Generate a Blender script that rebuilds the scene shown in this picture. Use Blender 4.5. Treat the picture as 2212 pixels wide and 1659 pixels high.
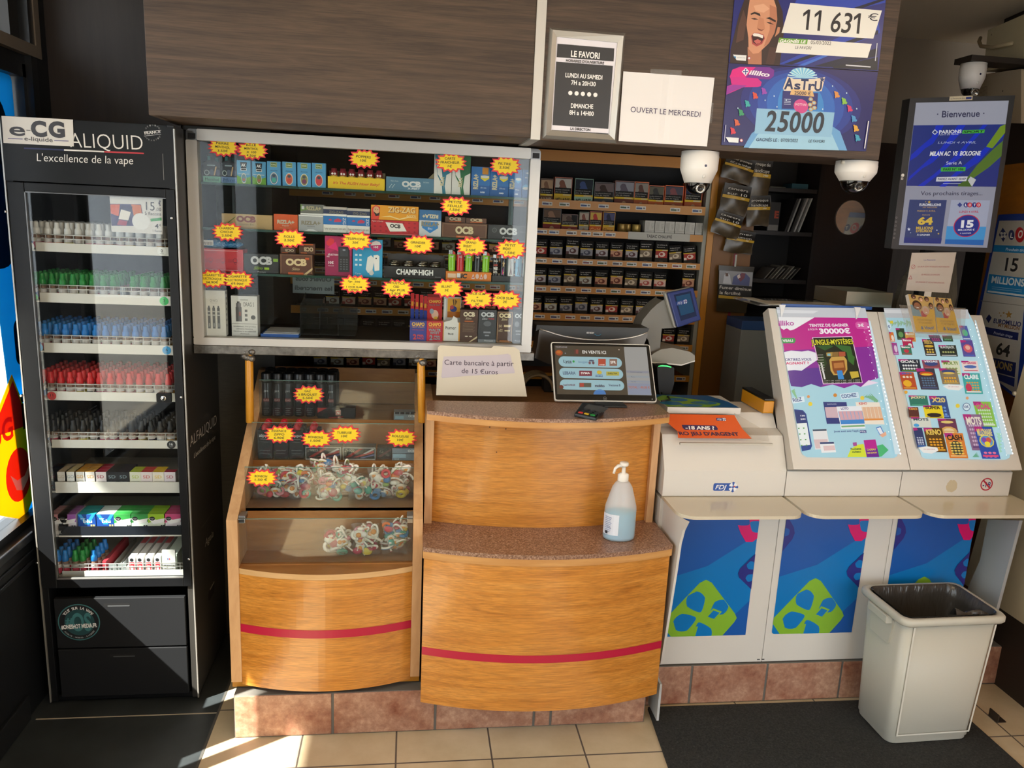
import bpy, bmesh, math, random
from mathutils import Vector, Matrix
random.seed(7)
for _o in list(bpy.data.objects): bpy.data.objects.remove(_o)
SC = bpy.context.scene
COL = SC.collection
PI = math.pi

# ---------------------------------------------------------------- camera
W_PX, H_PX, F_PX = 2212.0, 1659.0, 1690.0
CAM_H = 1.70
_yaw, _pit, _rol = math.radians(7.7), math.radians(12.2), math.radians(-2.7)
FWD = Vector((math.sin(_yaw)*math.cos(_pit), math.cos(_yaw)*math.cos(_pit), -math.sin(_pit)))
_r = Vector((math.cos(_yaw), -math.sin(_yaw), 0)); _d = FWD.cross(_r)
RGT = math.cos(_rol)*_r + math.sin(_rol)*_d
DWN = -math.sin(_rol)*_r + math.cos(_rol)*_d
CAMP = Vector((0, 0, CAM_H))
cam = bpy.data.cameras.new('camera')
cam.sensor_width = 36.0
cam.lens = F_PX/W_PX*36.0
cam.clip_start = 0.05
camo = bpy.data.objects.new('camera', cam); COL.objects.link(camo)
camo.matrix_world = Matrix.Translation(CAMP) @ Matrix((RGT, -DWN, -FWD)).transposed().to_4x4()
SC.camera = camo

# ---------------------------------------------------------------- sky, sun, lamps, exposure
SC.view_settings.view_transform = 'Standard'
SC.view_settings.look = 'None'
SC.view_settings.gamma = 1.0
SC.view_settings.use_curve_mapping = False
SC.view_settings.exposure = 0.55
wd = bpy.data.worlds.new('sky'); SC.world = wd; wd.use_nodes = True
_bg = wd.node_tree.nodes['Background']
_bg.inputs['Color'].default_value = (0.90, 0.95, 1.0, 1)
_bg.inputs['Strength'].default_value = 3.6
SUN_D = Vector((1.0, 0.62, -1.14)).normalized()
_s = bpy.data.lights.new('sun', 'SUN'); _s.energy = 24; _s.angle = 0.009; _s.color = (1, 0.93, 0.82)
_so = bpy.data.objects.new('sun', _s); COL.objects.link(_so)
_so.rotation_euler = SUN_D.to_track_quat('-Z', 'Y').to_euler(); _so.location = (-6, -3, 7)
SC.cycles.max_bounces = 8
SC.cycles.transparent_max_bounces = 24
SC.cycles.use_denoising = True
SC.cycles.caustics_reflective = False
SC.cycles.caustics_refractive = False
SC.cycles.sample_clamp_indirect = 4.0

# ---------------------------------------------------------------- pixel -> world helpers
def ray(x, y):
    return RGT*((x-1106)/F_PX) + DWN*((y-829.5)/F_PX) + FWD
def PY(x, y, Y):
    v = ray(x, y); return CAMP + v*(Y/v.y)
def PZ(x, y, z):
    v = ray(x, y); return CAMP + v*((z-CAM_H)/v.z)
def PX(x, y, X):
    v = ray(x, y); return CAMP + v*(X/v.x)
class Fr:
    """a flat frame: origin, u right, v up, n = u x v towards the viewer"""
    def __init__(s, o, u, v):
        s.o = Vector(o); s.u = Vector(u).normalized(); s.v = Vector(v).normalized(); s.n = s.u.cross(s.v)
    def p(s, a, b, off=0.0): return s.o + s.u*a + s.v*b + s.n*off
    def at(s, x, y):
        r = ray(x, y); t = (s.o-CAMP).dot(s.n)/r.dot(s.n); q = CAMP + r*t - s.o
        return (q.dot(s.u), q.dot(s.v))
def FP(Y, X=0.0, Z=0.0): return Fr((X, Y, Z), (1, 0, 0), (0, 0, 1))

# ---------------------------------------------------------------- materials
MATS = {}
def lin(c):
    if isinstance(c, str):
        c = [int(c[i:i+2], 16)/255 for i in (0, 2, 4)]
    return tuple((x/12.92 if x <= .04045 else ((x+.055)/1.055)**2.4) for x in c) + (1,)
def newmat(name):
    m = bpy.data.materials.new(name); m.use_nodes = True
    return m, m.node_tree, m.node_tree.nodes['Principled BSDF']
def M(c, rough=.5, metal=0., spec=.5, coat=0., emit=0., name=None, sub=0.):
    k = (c, rough, metal, spec, coat, emit, sub)
    if k in MATS: return MATS[k]
    m, t, b = newmat(name or 'paint_'+str(c))
    b.inputs['Base Color'].default_value = lin(c)
    b.inputs['Roughness'].default_value = rough
    b.inputs['Metallic'].default_value = metal
    b.inputs['Specular IOR Level'].default_value = spec
    b.inputs['Coat Weight'].default_value = coat
    b.inputs['Coat Roughness'].default_value = .08
    if sub: b.inputs['Subsurface Weight'].default_value = sub; b.inputs['Subsurface Radius'].default_value = (.01, .01, .01)
    if emit:
        b.inputs['Base Color'].default_value = tuple(x*.3 for x in lin(c)[:3])+(1,)
        b.inputs['Emission Color'].default_value = lin(c)
        b.inputs['Emission Strength'].default_value = emit
    MATS[k] = m
    return m
def N(t, typ, **kw):
    n = t.nodes.new(typ)
    for k, v in kw.items(): setattr(n, k, v)
    return n
def coords(t, scale=(1, 1, 1), rot=(0, 0, 0), loc=(0, 0, 0), world=False):
    mp = N(t, 'ShaderNodeMapping')
    mp.inputs['Scale'].default_value = scale; mp.inputs['Rotation'].default_value = rot; mp.inputs['Location'].default_value = loc
    if world: t.links.new(N(t, 'ShaderNodeNewGeometry').outputs['Position'], mp.inputs[0])
    else: t.links.new(N(t, 'ShaderNodeTexCoord').outputs['Object'], mp.inputs[0])
    return mp.outputs[0]
def ramp(t, fac, stops):
    r = N(t, 'ShaderNodeValToRGB')
    e = r.color_ramp.elements
    while len(e) < len(stops): e.new(.5)
    for q, (p, c) in zip(e, stops): q.position = p; q.color = lin(c)
    t.links.new(fac, r.inputs[0]); return r.outputs[0]
def noise(t, vec, scale, detail=6, rough=.6, dist=0.):
    n = N(t, 'ShaderNodeTexNoise'); n.inputs['Scale'].default_value = scale; n.inputs['Detail'].default_value = detail
    n.inputs['Roughness'].default_value = rough; n.inputs['Distortion'].default_value = dist
    t.links.new(vec, n.inputs['Vector']); return n.outputs[0]
def wood(name, stops, stretch, scale=6., rough=.4, coat=0., bump=.0, dist=.4, spec=.5, fine=None):
    m, t, b = newmat(name)
    v = coords(t, stretch)
    f = noise(t, v, scale, 8, .62, dist)
    c = ramp(t, f, stops)
    if fine:
        f2 = noise(t, coords(t, fine), 14, 3, .6)
        mx = N(t, 'ShaderNodeMixRGB', blend_type='MULTIPLY'); mx.inputs[0].default_value = .55
        t.links.new(c, mx.inputs[1]); t.links.new(ramp(t, f2, [(.3, '9a9a9a'), (.62, 'ffffff')]), mx.inputs[2]); c = mx.outputs[0]
    t.links.new(c, b.inputs['Base Color'])
    b.inputs['Roughness'].default_value = rough; b.inputs['Coat Weight'].default_value = coat; b.inputs['Coat Roughness'].default_value = .12
    b.inputs['Specular IOR Level'].default_value = spec
    if bump:
        bp = N(t, 'ShaderNodeBump'); bp.inputs['Strength'].default_value = bump; bp.inputs['Distance'].default_value = .002
        t.links.new(f, bp.inputs['Height']); t.links.new(bp.outputs[0], b.inputs['Normal'])
    return m
def speckle(name, stops, scale, rough=.4, detail=4, scale2=None, stops2=None, bump=0):
    m, t, b = newmat(name)
    v = coords(t)
    c = ramp(t, noise(t, v, scale, detail, .7), stops)
    if scale2:
        c2 = ramp(t, noise(t, v, scale2, 5, .6), stops2)
        mx = N(t, 'ShaderNodeMixRGB', blend_type='MULTIPLY'); mx.inputs[0].default_value = 1.
        t.links.new(c, mx.inputs[1]); t.links.new(c2, mx.inputs[2]); c = mx.outputs[0]
    t.links.new(c, b.inputs['Base Color']); b.inputs['Roughness'].default_value = rough
    if bump:
        bp = N(t, 'ShaderNodeBump'); bp.inputs['Strength'].default_value = bump; bp.inputs['Distance'].default_value = .003
        t.links.new(noise(t, v, scale, 3, .6), bp.inputs['Height']); t.links.new(bp.outputs[0], b.inputs['Normal'])
    return m
def glassmat(name, tint=(.93, .98, .96), ior=1.45, rough=.02, white=0., wcol='ffffff'):
    """thin sheet: clear transmission plus a fresnel mirror reflection, and optionally some film haze"""
    m, t, b = newmat(name)
    t.nodes.remove(b)
    out = t.nodes['Material Output']
    tr = N(t, 'ShaderNodeBsdfTransparent'); tr.inputs[0].default_value = tint + (1,)
    gl = N(t, 'ShaderNodeBsdfGlossy'); gl.inputs['Roughness'].default_value = rough
    lw = N(t, 'ShaderNodeLayerWeight'); lw.inputs[0].default_value = .5
    pw = N(t, 'ShaderNodeMath', operation='POWER'); t.links.new(lw.outputs['Facing'], pw.inputs[0]); pw.inputs[1].default_value = 4.
    f0 = ((ior-1)/(ior+1))**2
    fr = N(t, 'ShaderNodeMath', operation='MULTIPLY_ADD'); t.links.new(pw.outputs[0], fr.inputs[0]); fr.inputs[1].default_value = 1-f0; fr.inputs[2].default_value = f0
    mx = N(t, 'ShaderNodeMixShader')
    t.links.new(fr.outputs[0], mx.inputs[0]); t.links.new(gl.outputs[0], mx.inputs[2])
    if white:
        df = N(t, 'ShaderNodeBsdfDiffuse'); df.inputs[0].default_value = lin(wcol)
        m2 = N(t, 'ShaderNodeMixShader'); m2.inputs[0].default_value = white
        t.links.new(tr.outputs[0], m2.inputs[1]); t.links.new(df.outputs[0], m2.inputs[2]); t.links.new(m2.outputs[0], mx.inputs[1])
    else: t.links.new(tr.outputs[0], mx.inputs[1])
    t.links.new(mx.outputs[0], out.inputs[0])
    return m

WALNUT = wood('dark_walnut_laminate', [(.25, '33251b'), (.45, '48372a'), (.6, '574434'), (.8, '665140')], (.5, 6, 9), 3.2, .55, dist=1.2, fine=(.8, 10, 26))
BEECH = wood('orange_beech_veneer', [(.25, 'b06c22'), (.5, 'cd8836'), (.75, 'dc9a48')], (.7, 2, 9), 4, .33, .6, dist=.5, fine=(1.2, 6, 22))
BEECHEDGE = wood('beech_edge', [(.3, 'b88a5c'), (.7, 'd3a878')], (3, 3, .6), 8, .5)
BEECHDARK = wood('brown_beech_board', [(.3, '7e5632'), (.7, '9a6c42')], (3, 3, .8), 8, .5)
GLOWWOOD = wood('sun_glow_wood', [(.3, 'b4761a'), (.7, 'd0902a')], (1, 1, 3), 6, .45)  # wood tone with the reflected sun glow mixed in
GRANITE = speckle('brown_speckled_laminate', [(.3, '553a2c'), (.5, '8a6650'), (.7, 'b89a86')], 190, .35, 3)
TERRA = speckle('terracotta_tile', [(.25, '8d6450'), (.5, 'ab826a'), (.75, 'c7a488')], 48, .55, 8, 9, [(.3, 'c8a090'), (.6, 'ffffff')], .25)
GROUT = M('63605a', .85)
ALU = M('b9b6b0', .35, .75)
ALUW = M('c6c3bd', .4, .25)
BLACK = M('17181a', .42)
BLACKM = M('0c0c0d', .6)
WHITE = M('e6e2da', .4)
GLASS = glassmat('clear_glass')
GREENGLASS = M('1d3b33', .15)
CHROME = M('c8c8c8', .12, 1.)
STEEL = M('8d8d88', .38, .85)

# ---------------------------------------------------------------- text outlines from the built-in font
TXT = {}
def glyphs(s, bold=0., shear=0., space=1.):
    k = (s, bold, shear, space)
    if k in TXT: return TXT[k]
    c = bpy.data.curves.new('t', 'FONT'); c.body = s; c.offset = bold; c.shear = shear; c.space_character = space
    c.resolution_u = 4; c.fill_mode = 'FRONT'
    o = bpy.data.objects.new('t', c)
    me = bpy.data.meshes.new_from_object(o)
    vs = [(v.co.x, v.co.y) for v in me.vertices]; fs = [tuple(p.vertices) for p in me.polygons]
    fs = [f if sum((vs[f[i]][0]*vs[f[(i+1) % len(f)]][1]-vs[f[(i+1) % len(f)]][0]*vs[f[i]][1]) for i in range(len(f))) > 0 else f[::-1] for f in fs]
    bpy.data.objects.remove(o); bpy.data.curves.remove(c); bpy.data.meshes.remove(me)
    x0 = min((v[0] for v in vs), default=0); x1 = max((v[0] for v in vs), default=1)
    TXT[k] = (vs, fs, x0, max(x1, x0+.01)); return TXT[k]
CAPH = .70

class MB:
    def __init__(s): s.v = []; s.f = []; s.fm = []; s.fs = []; s.m = []
    def mi(s, m):
        if m not in s.m: s.m.append(m)
        return s.m.index(m)
    def add(s, vs, fs, m, smooth=False):
        b = len(s.v); s.v += [Vector(v) for v in vs]; i = s.mi(m)
        for f in fs: s.f.append([b+k for k in f]); s.fm.append(i); s.fs.append(smooth)
        return s
    def box(s, x0, x1, y0, y1, z0, z1, m):
        if x1 < x0: x0, x1 = x1, x0
        if y1 < y0: y0, y1 = y1, y0
        if z1 < z0: z0, z1 = z1, z0
        v = [(x, y, z) for z in (z0, z1) for y in (y0, y1) for x in (x0, x1)]
        return s.add(v, [(0, 2, 3, 1), (4, 5, 7, 6), (0, 1, 5, 4), (2, 6, 7, 3), (0, 4, 6, 2), (1, 3, 7, 5)], m)
    def prism(s, F, pts, d0, d1, m, smooth=False, mside=None):
        """polygon pts (u,v, counter-clockwise) in frame F extruded from n-offset d0 (back) to d1 (front)"""
        n = len(pts)
        if sum(pts[i][0]*pts[(i+1) % n][1]-pts[(i+1) % n][0]*pts[i][1] for i in range(n)) < 0: pts = pts[::-1]
        fr = [F.p(a, b, d1) for a, b in pts]; bk = [F.p(a, b, d0) for a, b in pts]
        s.add(fr+bk, [tuple(range(n)), tuple(range(2*n-1, n-1, -1))], m)
        s.add(fr+bk, [(i, n+i, n+(i+1) % n, (i+1) % n) for i in range(n)], mside or m, smooth)
        return s
    def poly(s, F, pts, m, off=.0004):
        n = len(pts)
        if sum(pts[i][0]*pts[(i+1) % n][1]-pts[(i+1) % n][0]*pts[i][1] for i in range(n)) < 0: pts = pts[::-1]
        return s.add([F.p(a, b, off) for a, b in pts], [tuple(range(n))], m)
    def rect(s, F, u0, v0, u1, v1, m, off=.0004): return s.poly(F, [(u0, v0), (u1, v0), (u1, v1), (u0, v1)], m, off)
    def ell(s, F, u, v, ru, rv, m, off=.0004, n=24, rot=0):
        c, q = math.cos(rot), math.sin(rot)
        return s.poly(F, [(u+ru*math.cos(a)*c-rv*math.sin(a)*q, v+ru*math.cos(a)*q+rv*math.sin(a)*c) for a in (2*PI*i/n for i in range(n))], m, off)
    def ring(s, F, u, v, r0, r1, m, off=.0004, n=32):
        vs = [F.p(u+r*math.cos(2*PI*i/n), v+r*math.sin(2*PI*i/n), off) for i in range(n) for r in (r0, r1)]
        return s.add(vs, [(2*i, 2*i+1, (2*i+3) % (2*n), (2*i+2) % (2*n)) for i in range(n)], m)
    def pxpoly(s, F, pts, m, off=.0004): return s.poly(F, [F.at(*p) for p in pts], m, off)
    def text(s, F, u, v, st, m, h=None, w=None, al='C', off=.0006, bold=0., shear=0., ang=0., mirror=False, space=1.):
        vs, fs, x0, x1 = glyphs(st, bold, shear, space)
        if not fs: return s
        sy = (h/CAPH) if h else None
        sx = (w/(x1-x0)) if w else sy
        if sy is None: sy = sx
        if h and w is None: sx = sy
        ox = {'L': x0, 'C': (x0+x1)/2, 'R': x1}[al]
        c, q = math.cos(ang), math.sin(ang)
        P = []
        for a, b in vs:
            a = (a-ox)*sx*(-1 if mirror else 1); b = (b-CAPH/2)*sy
            P.append(F.p(u+a*c-b*q, v+a*q+b*c, off))
        return s.add(P, [f[::-1] for f in fs] if mirror else fs, m)
    def tpx(s, F, xl, yl, xr, yr, hpx, st, m, off=.0006, bold=0., shear=0., space=1.):
        """text whose baseline runs from pixel (xl,yl) to (xr,yr), capitals hpx tall"""
        a = F.at(xl, yl); b = F.at(xr, yr); c = F.at(xl, yl-hpx)
        w = math.hypot(b[0]-a[0], b[1]-a[1]); ang = math.atan2(b[1]-a[1], b[0]-a[0]); h = abs(c[1]-a[1])
        mx, my = (a[0]+b[0])/2-math.sin(ang)*h/2, (a[1]+b[1])/2+math.cos(ang)*h/2
        return s.text(F, mx, my, st, m, h=h, w=w, off=off, bold=bold, shear=shear, ang=ang, space=space)
    def lathe(s, prof, cx, cy, m, n=20, z=0., axis=None, smooth=True, cap=True):
        """profile [(r,z)] about the vertical (or about a frame axis: axis=(Matrix))"""
        vs = []; fs = []
        for r, h in prof:
            for i in range(n):
                a = 2*PI*i/n; p = Vector((r*math.cos(a), r*math.sin(a), h))
                vs.append((axis @ p) if axis else Vector((cx+p.x, cy+p.y, z+p.z)))
        k = len(prof)
        for j in range(k-1):
            for i in range(n): fs.append((j*n+i, j*n+(i+1) % n, (j+1)*n+(i+1) % n, (j+1)*n+i))
        if cap: fs += [tuple(range(n-1, -1, -1)), tuple((k-1)*n+i for i in range(n))]
        return s.add(vs, fs, m, smooth)
    def tube(s, pts, r, m, n=10, smooth=True, cap=True):
        pts = [Vector(p) for p in pts]; vs = []; fs = []
        rr = r if isinstance(r, (list, tuple)) else [r]*len(pts)
        up = None
        for i, p in enumerate(pts):
            d = (pts[min(i+1, len(pts)-1)]-pts[max(i-1, 0)]).normalized()
            if up is None: up = Vector((0, 0, 1)) if abs(d.z) < .9 else Vector((1, 0, 0))
            a = d.cross(up).normalized(); b = a.cross(d).normalized(); up = b
            for k in range(n):
                t = 2*PI*k/n; vs.append(p+(a*math.cos(t)+b*math.sin(t))*rr[i])
        for j in range(len(pts)-1):
            for k in range(n): fs.append((j*n+k, (j+1)*n+k, (j+1)*n+(k+1) % n, j*n+(k+1) % n))
        if cap: fs += [tuple(range(n)), tuple(len(vs)-1-k for k in range(n))]
        return s.add(vs, fs, m, smooth)
    def grid(s, fn, nu, nv, m, smooth=True, flip=False):
        vs = [fn(i/nu, j/nv) for j in range(nv+1) for i in range(nu+1)]
        fs = [(j*(nu+1)+i, j*(nu+1)+i+1, (j+1)*(nu+1)+i+1, (j+1)*(nu+1)+i) for j in range(nv) for i in range(nu)]
        return s.add(vs, [f[::-1] for f in fs] if flip else fs, m, smooth)
    def blob(s, c, rx, ry, rz, m, n=10, k=6):
        return s.lathe([(max(.001, math.sin(PI*j/k)), -math.cos(PI*j/k)) for j in range(k+1)], 0, 0, m, n, axis=Matrix.Translation(Vector(c)) @ Matrix.Diagonal((rx, ry, rz, 1)), cap=False)
    def build(s, name, parent=None, loc=None, bevel=0., T=None, seg=2):
        if T is not None: s.v = [T @ v for v in s.v]
        if loc is None:
            xs = [v.x for v in s.v]; ys = [v.y for v in s.v]; zs = [v.z for v in s.v]
            loc = Vector(((min(xs)+max(xs))/2, (min(ys)+max(ys))/2, min(zs)))
        loc = Vector(loc)
        me = bpy.data.meshes.new(name)
        me.from_pydata([v-loc for v in s.v], [], s.f)
        for m in s.m: me.materials.append(m)
        me.polygons.foreach_set('material_index', s.fm); me.polygons.foreach_set('use_smooth', s.fs)
        me.update()
        o = bpy.data.objects.new(name, me); COL.objects.link(o)
        WL[o.name] = loc
        if parent is not None:
            o.parent = parent; o.location = loc - WL[parent.name]
        else: o.location = loc
        if bevel:
            b = o.modifiers.new('edge', 'BEVEL'); b.width = bevel; b.segments = seg; b.limit_method = 'ANGLE'; b.angle_limit = .7
        return o
WL = {}
def tag(o, label=None, cat=None, group=None, kind=None):
    if label: o['label'] = label
    if cat: o['category'] = cat
    if group: o['group'] = group
    if kind: o['kind'] = kind
    return o
def empty(name, loc, label=None, cat=None, group=None):
    o = bpy.data.objects.new(name, None); COL.objects.link(o); o.location = loc; o.empty_display_size = .05
    WL[o.name] = Vector(loc)
    return tag(o, label, cat, group)
KIDS = {}
def dup(root, loc, label=None, rotz=None, group=None):
    r = root.copy(); COL.objects.link(r); r.location = loc
    if rotz is not None: r.rotation_euler = (0, 0, rotz)
    if label: r['label'] = label
    if group: r['group'] = group
    for ch in KIDS.get(root.name, []):
        c = ch.copy(); COL.objects.link(c); c.parent = r
    return r
def struct(o): o['kind'] = 'structure'; return o
ORD = ['', 'first', 'second', 'third', 'fourth', 'fifth', 'sixth', 'seventh', 'eighth', 'ninth', 'tenth', 'eleventh', 'twelfth', 'thirteenth', 'fourteenth', 'fifteenth', 'sixteenth', 'seventeenth', 'eighteenth', 'nineteenth', 'twentieth'] + ['%dth' % i for i in range(21, 60)]
def H(c, r=.5): return M(c, r)
def rrect(u0, v0, u1, v1, r, n=5, corners=(1, 1, 1, 1)):
    """rounded rectangle outline; corners order: bl br tr tl"""
    out = []
    for (cx, cy, a0, on, px, py) in ((u0+r, v0+r, PI, corners[0], u0, v0), (u1-r, v0+r, 1.5*PI, corners[1], u1, v0), (u1-r, v1-r, 0, corners[2], u1, v1), (u0+r, v1-r, .5*PI, corners[3], u0, v1)):
        if on: out += [(cx+r*math.cos(a0+.5*PI*i/n), cy+r*math.sin(a0+.5*PI*i/n)) for i in range(n+1)]
        else: out.append((px, py))
    return out
def art(mb, F, u0, v0, w, h, items, emit=0., off=.0004, step=.00006, rough=.5, spec=.5):
    """flat print inside a rectangle; all coordinates are fractions of its width and height"""
    def mm(c): return M(c, rough, spec=spec, emit=emit) if isinstance(c, str) else c
    for it in items:
        k = it[0]
        if k == 'R': mb.rect(F, u0+it[1]*w, v0+it[2]*h, u0+it[3]*w, v0+it[4]*h, mm(it[5]), off)
        elif k == 'E': mb.ell(F, u0+it[1]*w, v0+it[2]*h, it[3]*w, it[4]*h, mm(it[5]), off, 20)
        elif k == 'P': mb.poly(F, [(u0+a*w, v0+b*h) for a, b in it[1]], mm(it[2]), off)
        elif k == 'T':
            kw = it[7] if len(it) > 7 else {}
            mb.text(F, u0+it[1]*w, v0+it[2]*h, it[5], mm(it[6]), h=(it[4]*h if it[4] else None), w=(it[3]*w if it[3] else None), off=off, **kw)
        off += step
    return off
# ================================================================ room shell
def floormat():
    m, t, b = newmat('beige_floor_tiles')
    g = N(t, 'ShaderNodeNewGeometry'); sp = N(t, 'ShaderNodeSeparateXYZ'); t.links.new(g.outputs['Position'], sp.inputs[0])
    def line(out, off, pitch, half):
        a = N(t, 'ShaderNodeMath', operation='SUBTRACT'); t.links.new(out, a.inputs[0]); a.inputs[1].default_value = off-pitch/2
        d = N(t, 'ShaderNodeMath', operation='DIVIDE'); t.links.new(a.outputs[0], d.inputs[0]); d.inputs[1].default_value = pitch
        f = N(t, 'ShaderNodeMath', operation='FRACT'); t.links.new(d.outputs[0], f.inputs[0])
        s = N(t, 'ShaderNodeMath', operation='SUBTRACT'); t.links.new(f.outputs[0], s.inputs[0]); s.inputs[1].default_value = .5
        ab = N(t, 'ShaderNodeMath', operation='ABSOLUTE'); t.links.new(s.outputs[0], ab.inputs[0])
        l = N(t, 'ShaderNodeMath', operation='LESS_THAN'); t.links.new(ab.outputs[0], l.inputs[0]); l.inputs[1].default_value = half/pitch
        return l.outputs[0]
    mx = N(t, 'ShaderNodeMath', operation='MAXIMUM')
    t.links.new(line(sp.outputs[0], .286, .3045, .0028), mx.inputs[0]); t.links.new(line(sp.outputs[1], 2.169, .3045, .0028), mx.inputs[1])
    v = coords(t, world=True)
    c = ramp(t, noise(t, v, 5, 6, .6), [(.3, 'b3a182'), (.55, 'c4b496'), (.8, 'cfc0a4')])
    mm = N(t, 'ShaderNodeMixRGB'); t.links.new(mx.outputs[0], mm.inputs[0]); t.links.new(c, mm.inputs[1]); mm.inputs[2].default_value = lin('5a524c')
    t.links.new(mm.outputs[0], b.inputs['Base Color']); b.inputs['Roughness'].default_value = .38
    return m
def darkfloor():
    m, t, b = newmat('slate_floor_tiles')
    v = coords(t, world=True)
    c = ramp(t, noise(t, v, 7, 6, .6), [(.3, '26292a'), (.7, '33383a')])
    t.links.new(c, b.inputs['Base Color']); b.inputs['Roughness'].default_value = .42
    return m
struct(MB().box(-.62, 5, -4, 5.2, -.05, 0, floormat()).build('floor'))
mb = MB().box(-1.26, -.62, -4, 5.2, -.05, 0, darkfloor())
mb.box(-1.20, -.62, 2.457, 2.462, -.01, .0006, M('b5aa96', .7)); mb.box(-.626, -.618, -4, 2.9, -.01, .0012, M('4a4844', .6))
struct(mb.build('floor_slate'))
CEIL = M('cfc4b4', .7)
struct(MB().box(-1.6, 5, -2.5, 5.2, 2.62, 2.7, CEIL).build('ceiling'))
DARKWALL = wood('dark_brown_wall_panel', [(.3, '231b17'), (.7, '2f2621')], (6, 6, .6), 5, .6)
DARKGREY = wood('charcoal_woven_panel', [(.3, '2a2823'), (.7, '38352e')], (3, 3, 40), 6, .7)
# back wall with the panel seam seen above the vape cabinet
mb = MB().box(-1.26, 5, 4.1, 4.2, 0, 2.62, DARKWALL)
struct(mb.build('wall_back'))
mb = MB().box(-1.26, -.90, 2.98, 3.04, 0, 2.62, DARKWALL).box(-.905, -.80, 2.965, 3.04, 0, 2.62, DARKWALL).box(-.80, -.50, 2.975, 3.04, 0, 2.62, DARKGREY).box(-.53, -.50, 3.04, 4.1, 0, 2.62, DARKGREY)
struct(mb.build('wall_left_return'))
struct(MB().box(4.3, 4.4, -2.5, 4.2, 0, 2.62, M('3a2c22', .6)).build('wall_right'))
# left wall: black panelling under a long window
WX = -1.225
LW = M('15171a', .38)
mb = MB().box(WX-.14, WX, -2.5, 2.98, 0, .585, LW)
mb.box(WX-.14, WX, 2.90, 2.98, .585, 2.62, M('0e0f11', .5)); mb.box(WX-.14, WX, -2.5, 2.90, 2.50, 2.62, LW)
struct(mb.build('wall_left'))
struct(MB().box(WX, WX+.012, -2.5, 2.46, 0, .09, M('1b1d1f', .35)).build('baseboard_left', bevel=.003))
SILL = M('22252a', .3)
mb = MB().box(WX-.14, WX+.012, -2.5, 2.90, .585, .612, SILL)
mb.box(WX, WX+.006, -2.5, 2.60, .50, .515, SILL); mb.box(WX, WX+.006, -2.5, 2.60, .54, .55, SILL)
struct(mb.build('trim_1', bevel=.003))
# window: black frame, transom with an aluminium edged opening light, panes
wn = empty('window_1', (WX-.05, 0, .612)); wn['kind'] = 'structure'
FRM = M('101214', .4)
mb = MB()
for y, w in ((2.84, .06), (1.885, .21), (1.777, .020), (.60, .06), (-.60, .06), (-1.8, .06)): mb.box(WX-.09, WX-.02, y, y+w, .612, 2.10, FRM)
mb.box(WX-.09, WX-.02, -2.5, 2.88, 2.06, 2.13, FRM); mb.box(WX-.09, WX-.02, -2.5, 2.88, .612, .64, FRM); mb.box(WX-.09, WX-.02, -2.5, 2.90, 2.47, 2.5, FRM)
mb.box(WX-.09, WX-.0, 2.86, 2.90, .612, 2.5, FRM)
struct(mb.build('window_frame', wn))
mb = MB().box(WX-.02, WX+.004, -2.5, 2.93, 2.128, 2.165, M('8f8274', .35, .6)); mb.box(WX-.02, WX+.004, 2.895, 2.93, 2.165, 2.5, M('8f8274', .35, .6))
mb.box(WX-.06, WX-.03, 2.80, 2.895, 2.165, 2.5, M('14110f', .5))
struct(mb.build('window_vent_frame', wn))
struct(MB().box(WX-.06, WX-.055, -2.5, 2.84, .64, 2.06, glassmat('window_glass', (.97, .99, 1.))).build('window_pane', wn))
struct(MB().box(WX-.06, WX-.055, -2.5, 2.80, 2.165, 2.47, glassmat('window_glass_top', (.97, .99, 1.))).build('window_pane', wn))
# vinyl sign stuck on the window: blue border, dark body, red and yellow emblem
Fw = Fr((WX-.052, 0, 0), (0, 1, 0), (0, 0, 1))
def film(c, a, name):
    m, t, b = newmat(name); t.nodes.remove(b)
    d = N(t, 'ShaderNodeBsdfDiffuse'); d.inputs[0].default_value = lin(c); tl = N(t, 'ShaderNodeBsdfTranslucent'); tl.inputs[0].default_value = lin(c)
    tr = N(t, 'ShaderNodeBsdfTransparent'); tr.inputs[0].default_value = lin(c)
    x = N(t, 'ShaderNodeMixShader'); x.inputs[0].default_value = .5; t.links.new(d.outputs[0], x.inputs[1]); t.links.new(tl.outputs[0], x.inputs[2])
    y = N(t, 'ShaderNodeMixShader'); y.inputs[0].default_value = a; t.links.new(x.outputs[0], y.inputs[1]); t.links.new(tr.outputs[0], y.inputs[2])
    t.links.new(y.outputs[0], t.nodes['Material Output'].inputs[0]); return m
BLUEF = film('2f9fd0', .12, 'blue_vinyl'); DKF = film('16262c', .3, 'dark_vinyl'); REDF = film('d8323c', .1, 'red_vinyl'); YELF = film('e8c020', .1, 'yellow_vinyl'); WHF = film('f4f0ea', .1, 'white_vinyl')
mb = MB()
mb.prism(Fw, rrect(2.36, 1.32, 2.83, 2.06, .02), 0, .0012, BLUEF)
mb.poly(Fw, rrect(2.42, 1.46, 2.775, 2.0, .10), DKF, .0018)
mb.prism(Fw, [(2.66, .63), (2.83, .63), (2.83, 1.32), (2.62, 1.32)], 0, .0012, BLUEF)
mb.poly(Fw, rrect(2.70, 1.14, 2.80, 1.29, .03), DKF, .0018)
tag(mb.build('window_vinyl'), 'blue bordered vinyl film with dark centre stuck on the left window', 'window sticker')
mb = MB()
mb.prism(Fw, [(2.50, .70), (2.66, .62), (2.76, .70), (2.76, .92), (2.66, 1.12), (2.50, .98)], .002, .004, YELF)
mb.poly(Fw, [(2.52, .95), (2.745, .93), (2.66, 1.10), (2.52, .98)], REDF, .0046)
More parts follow.
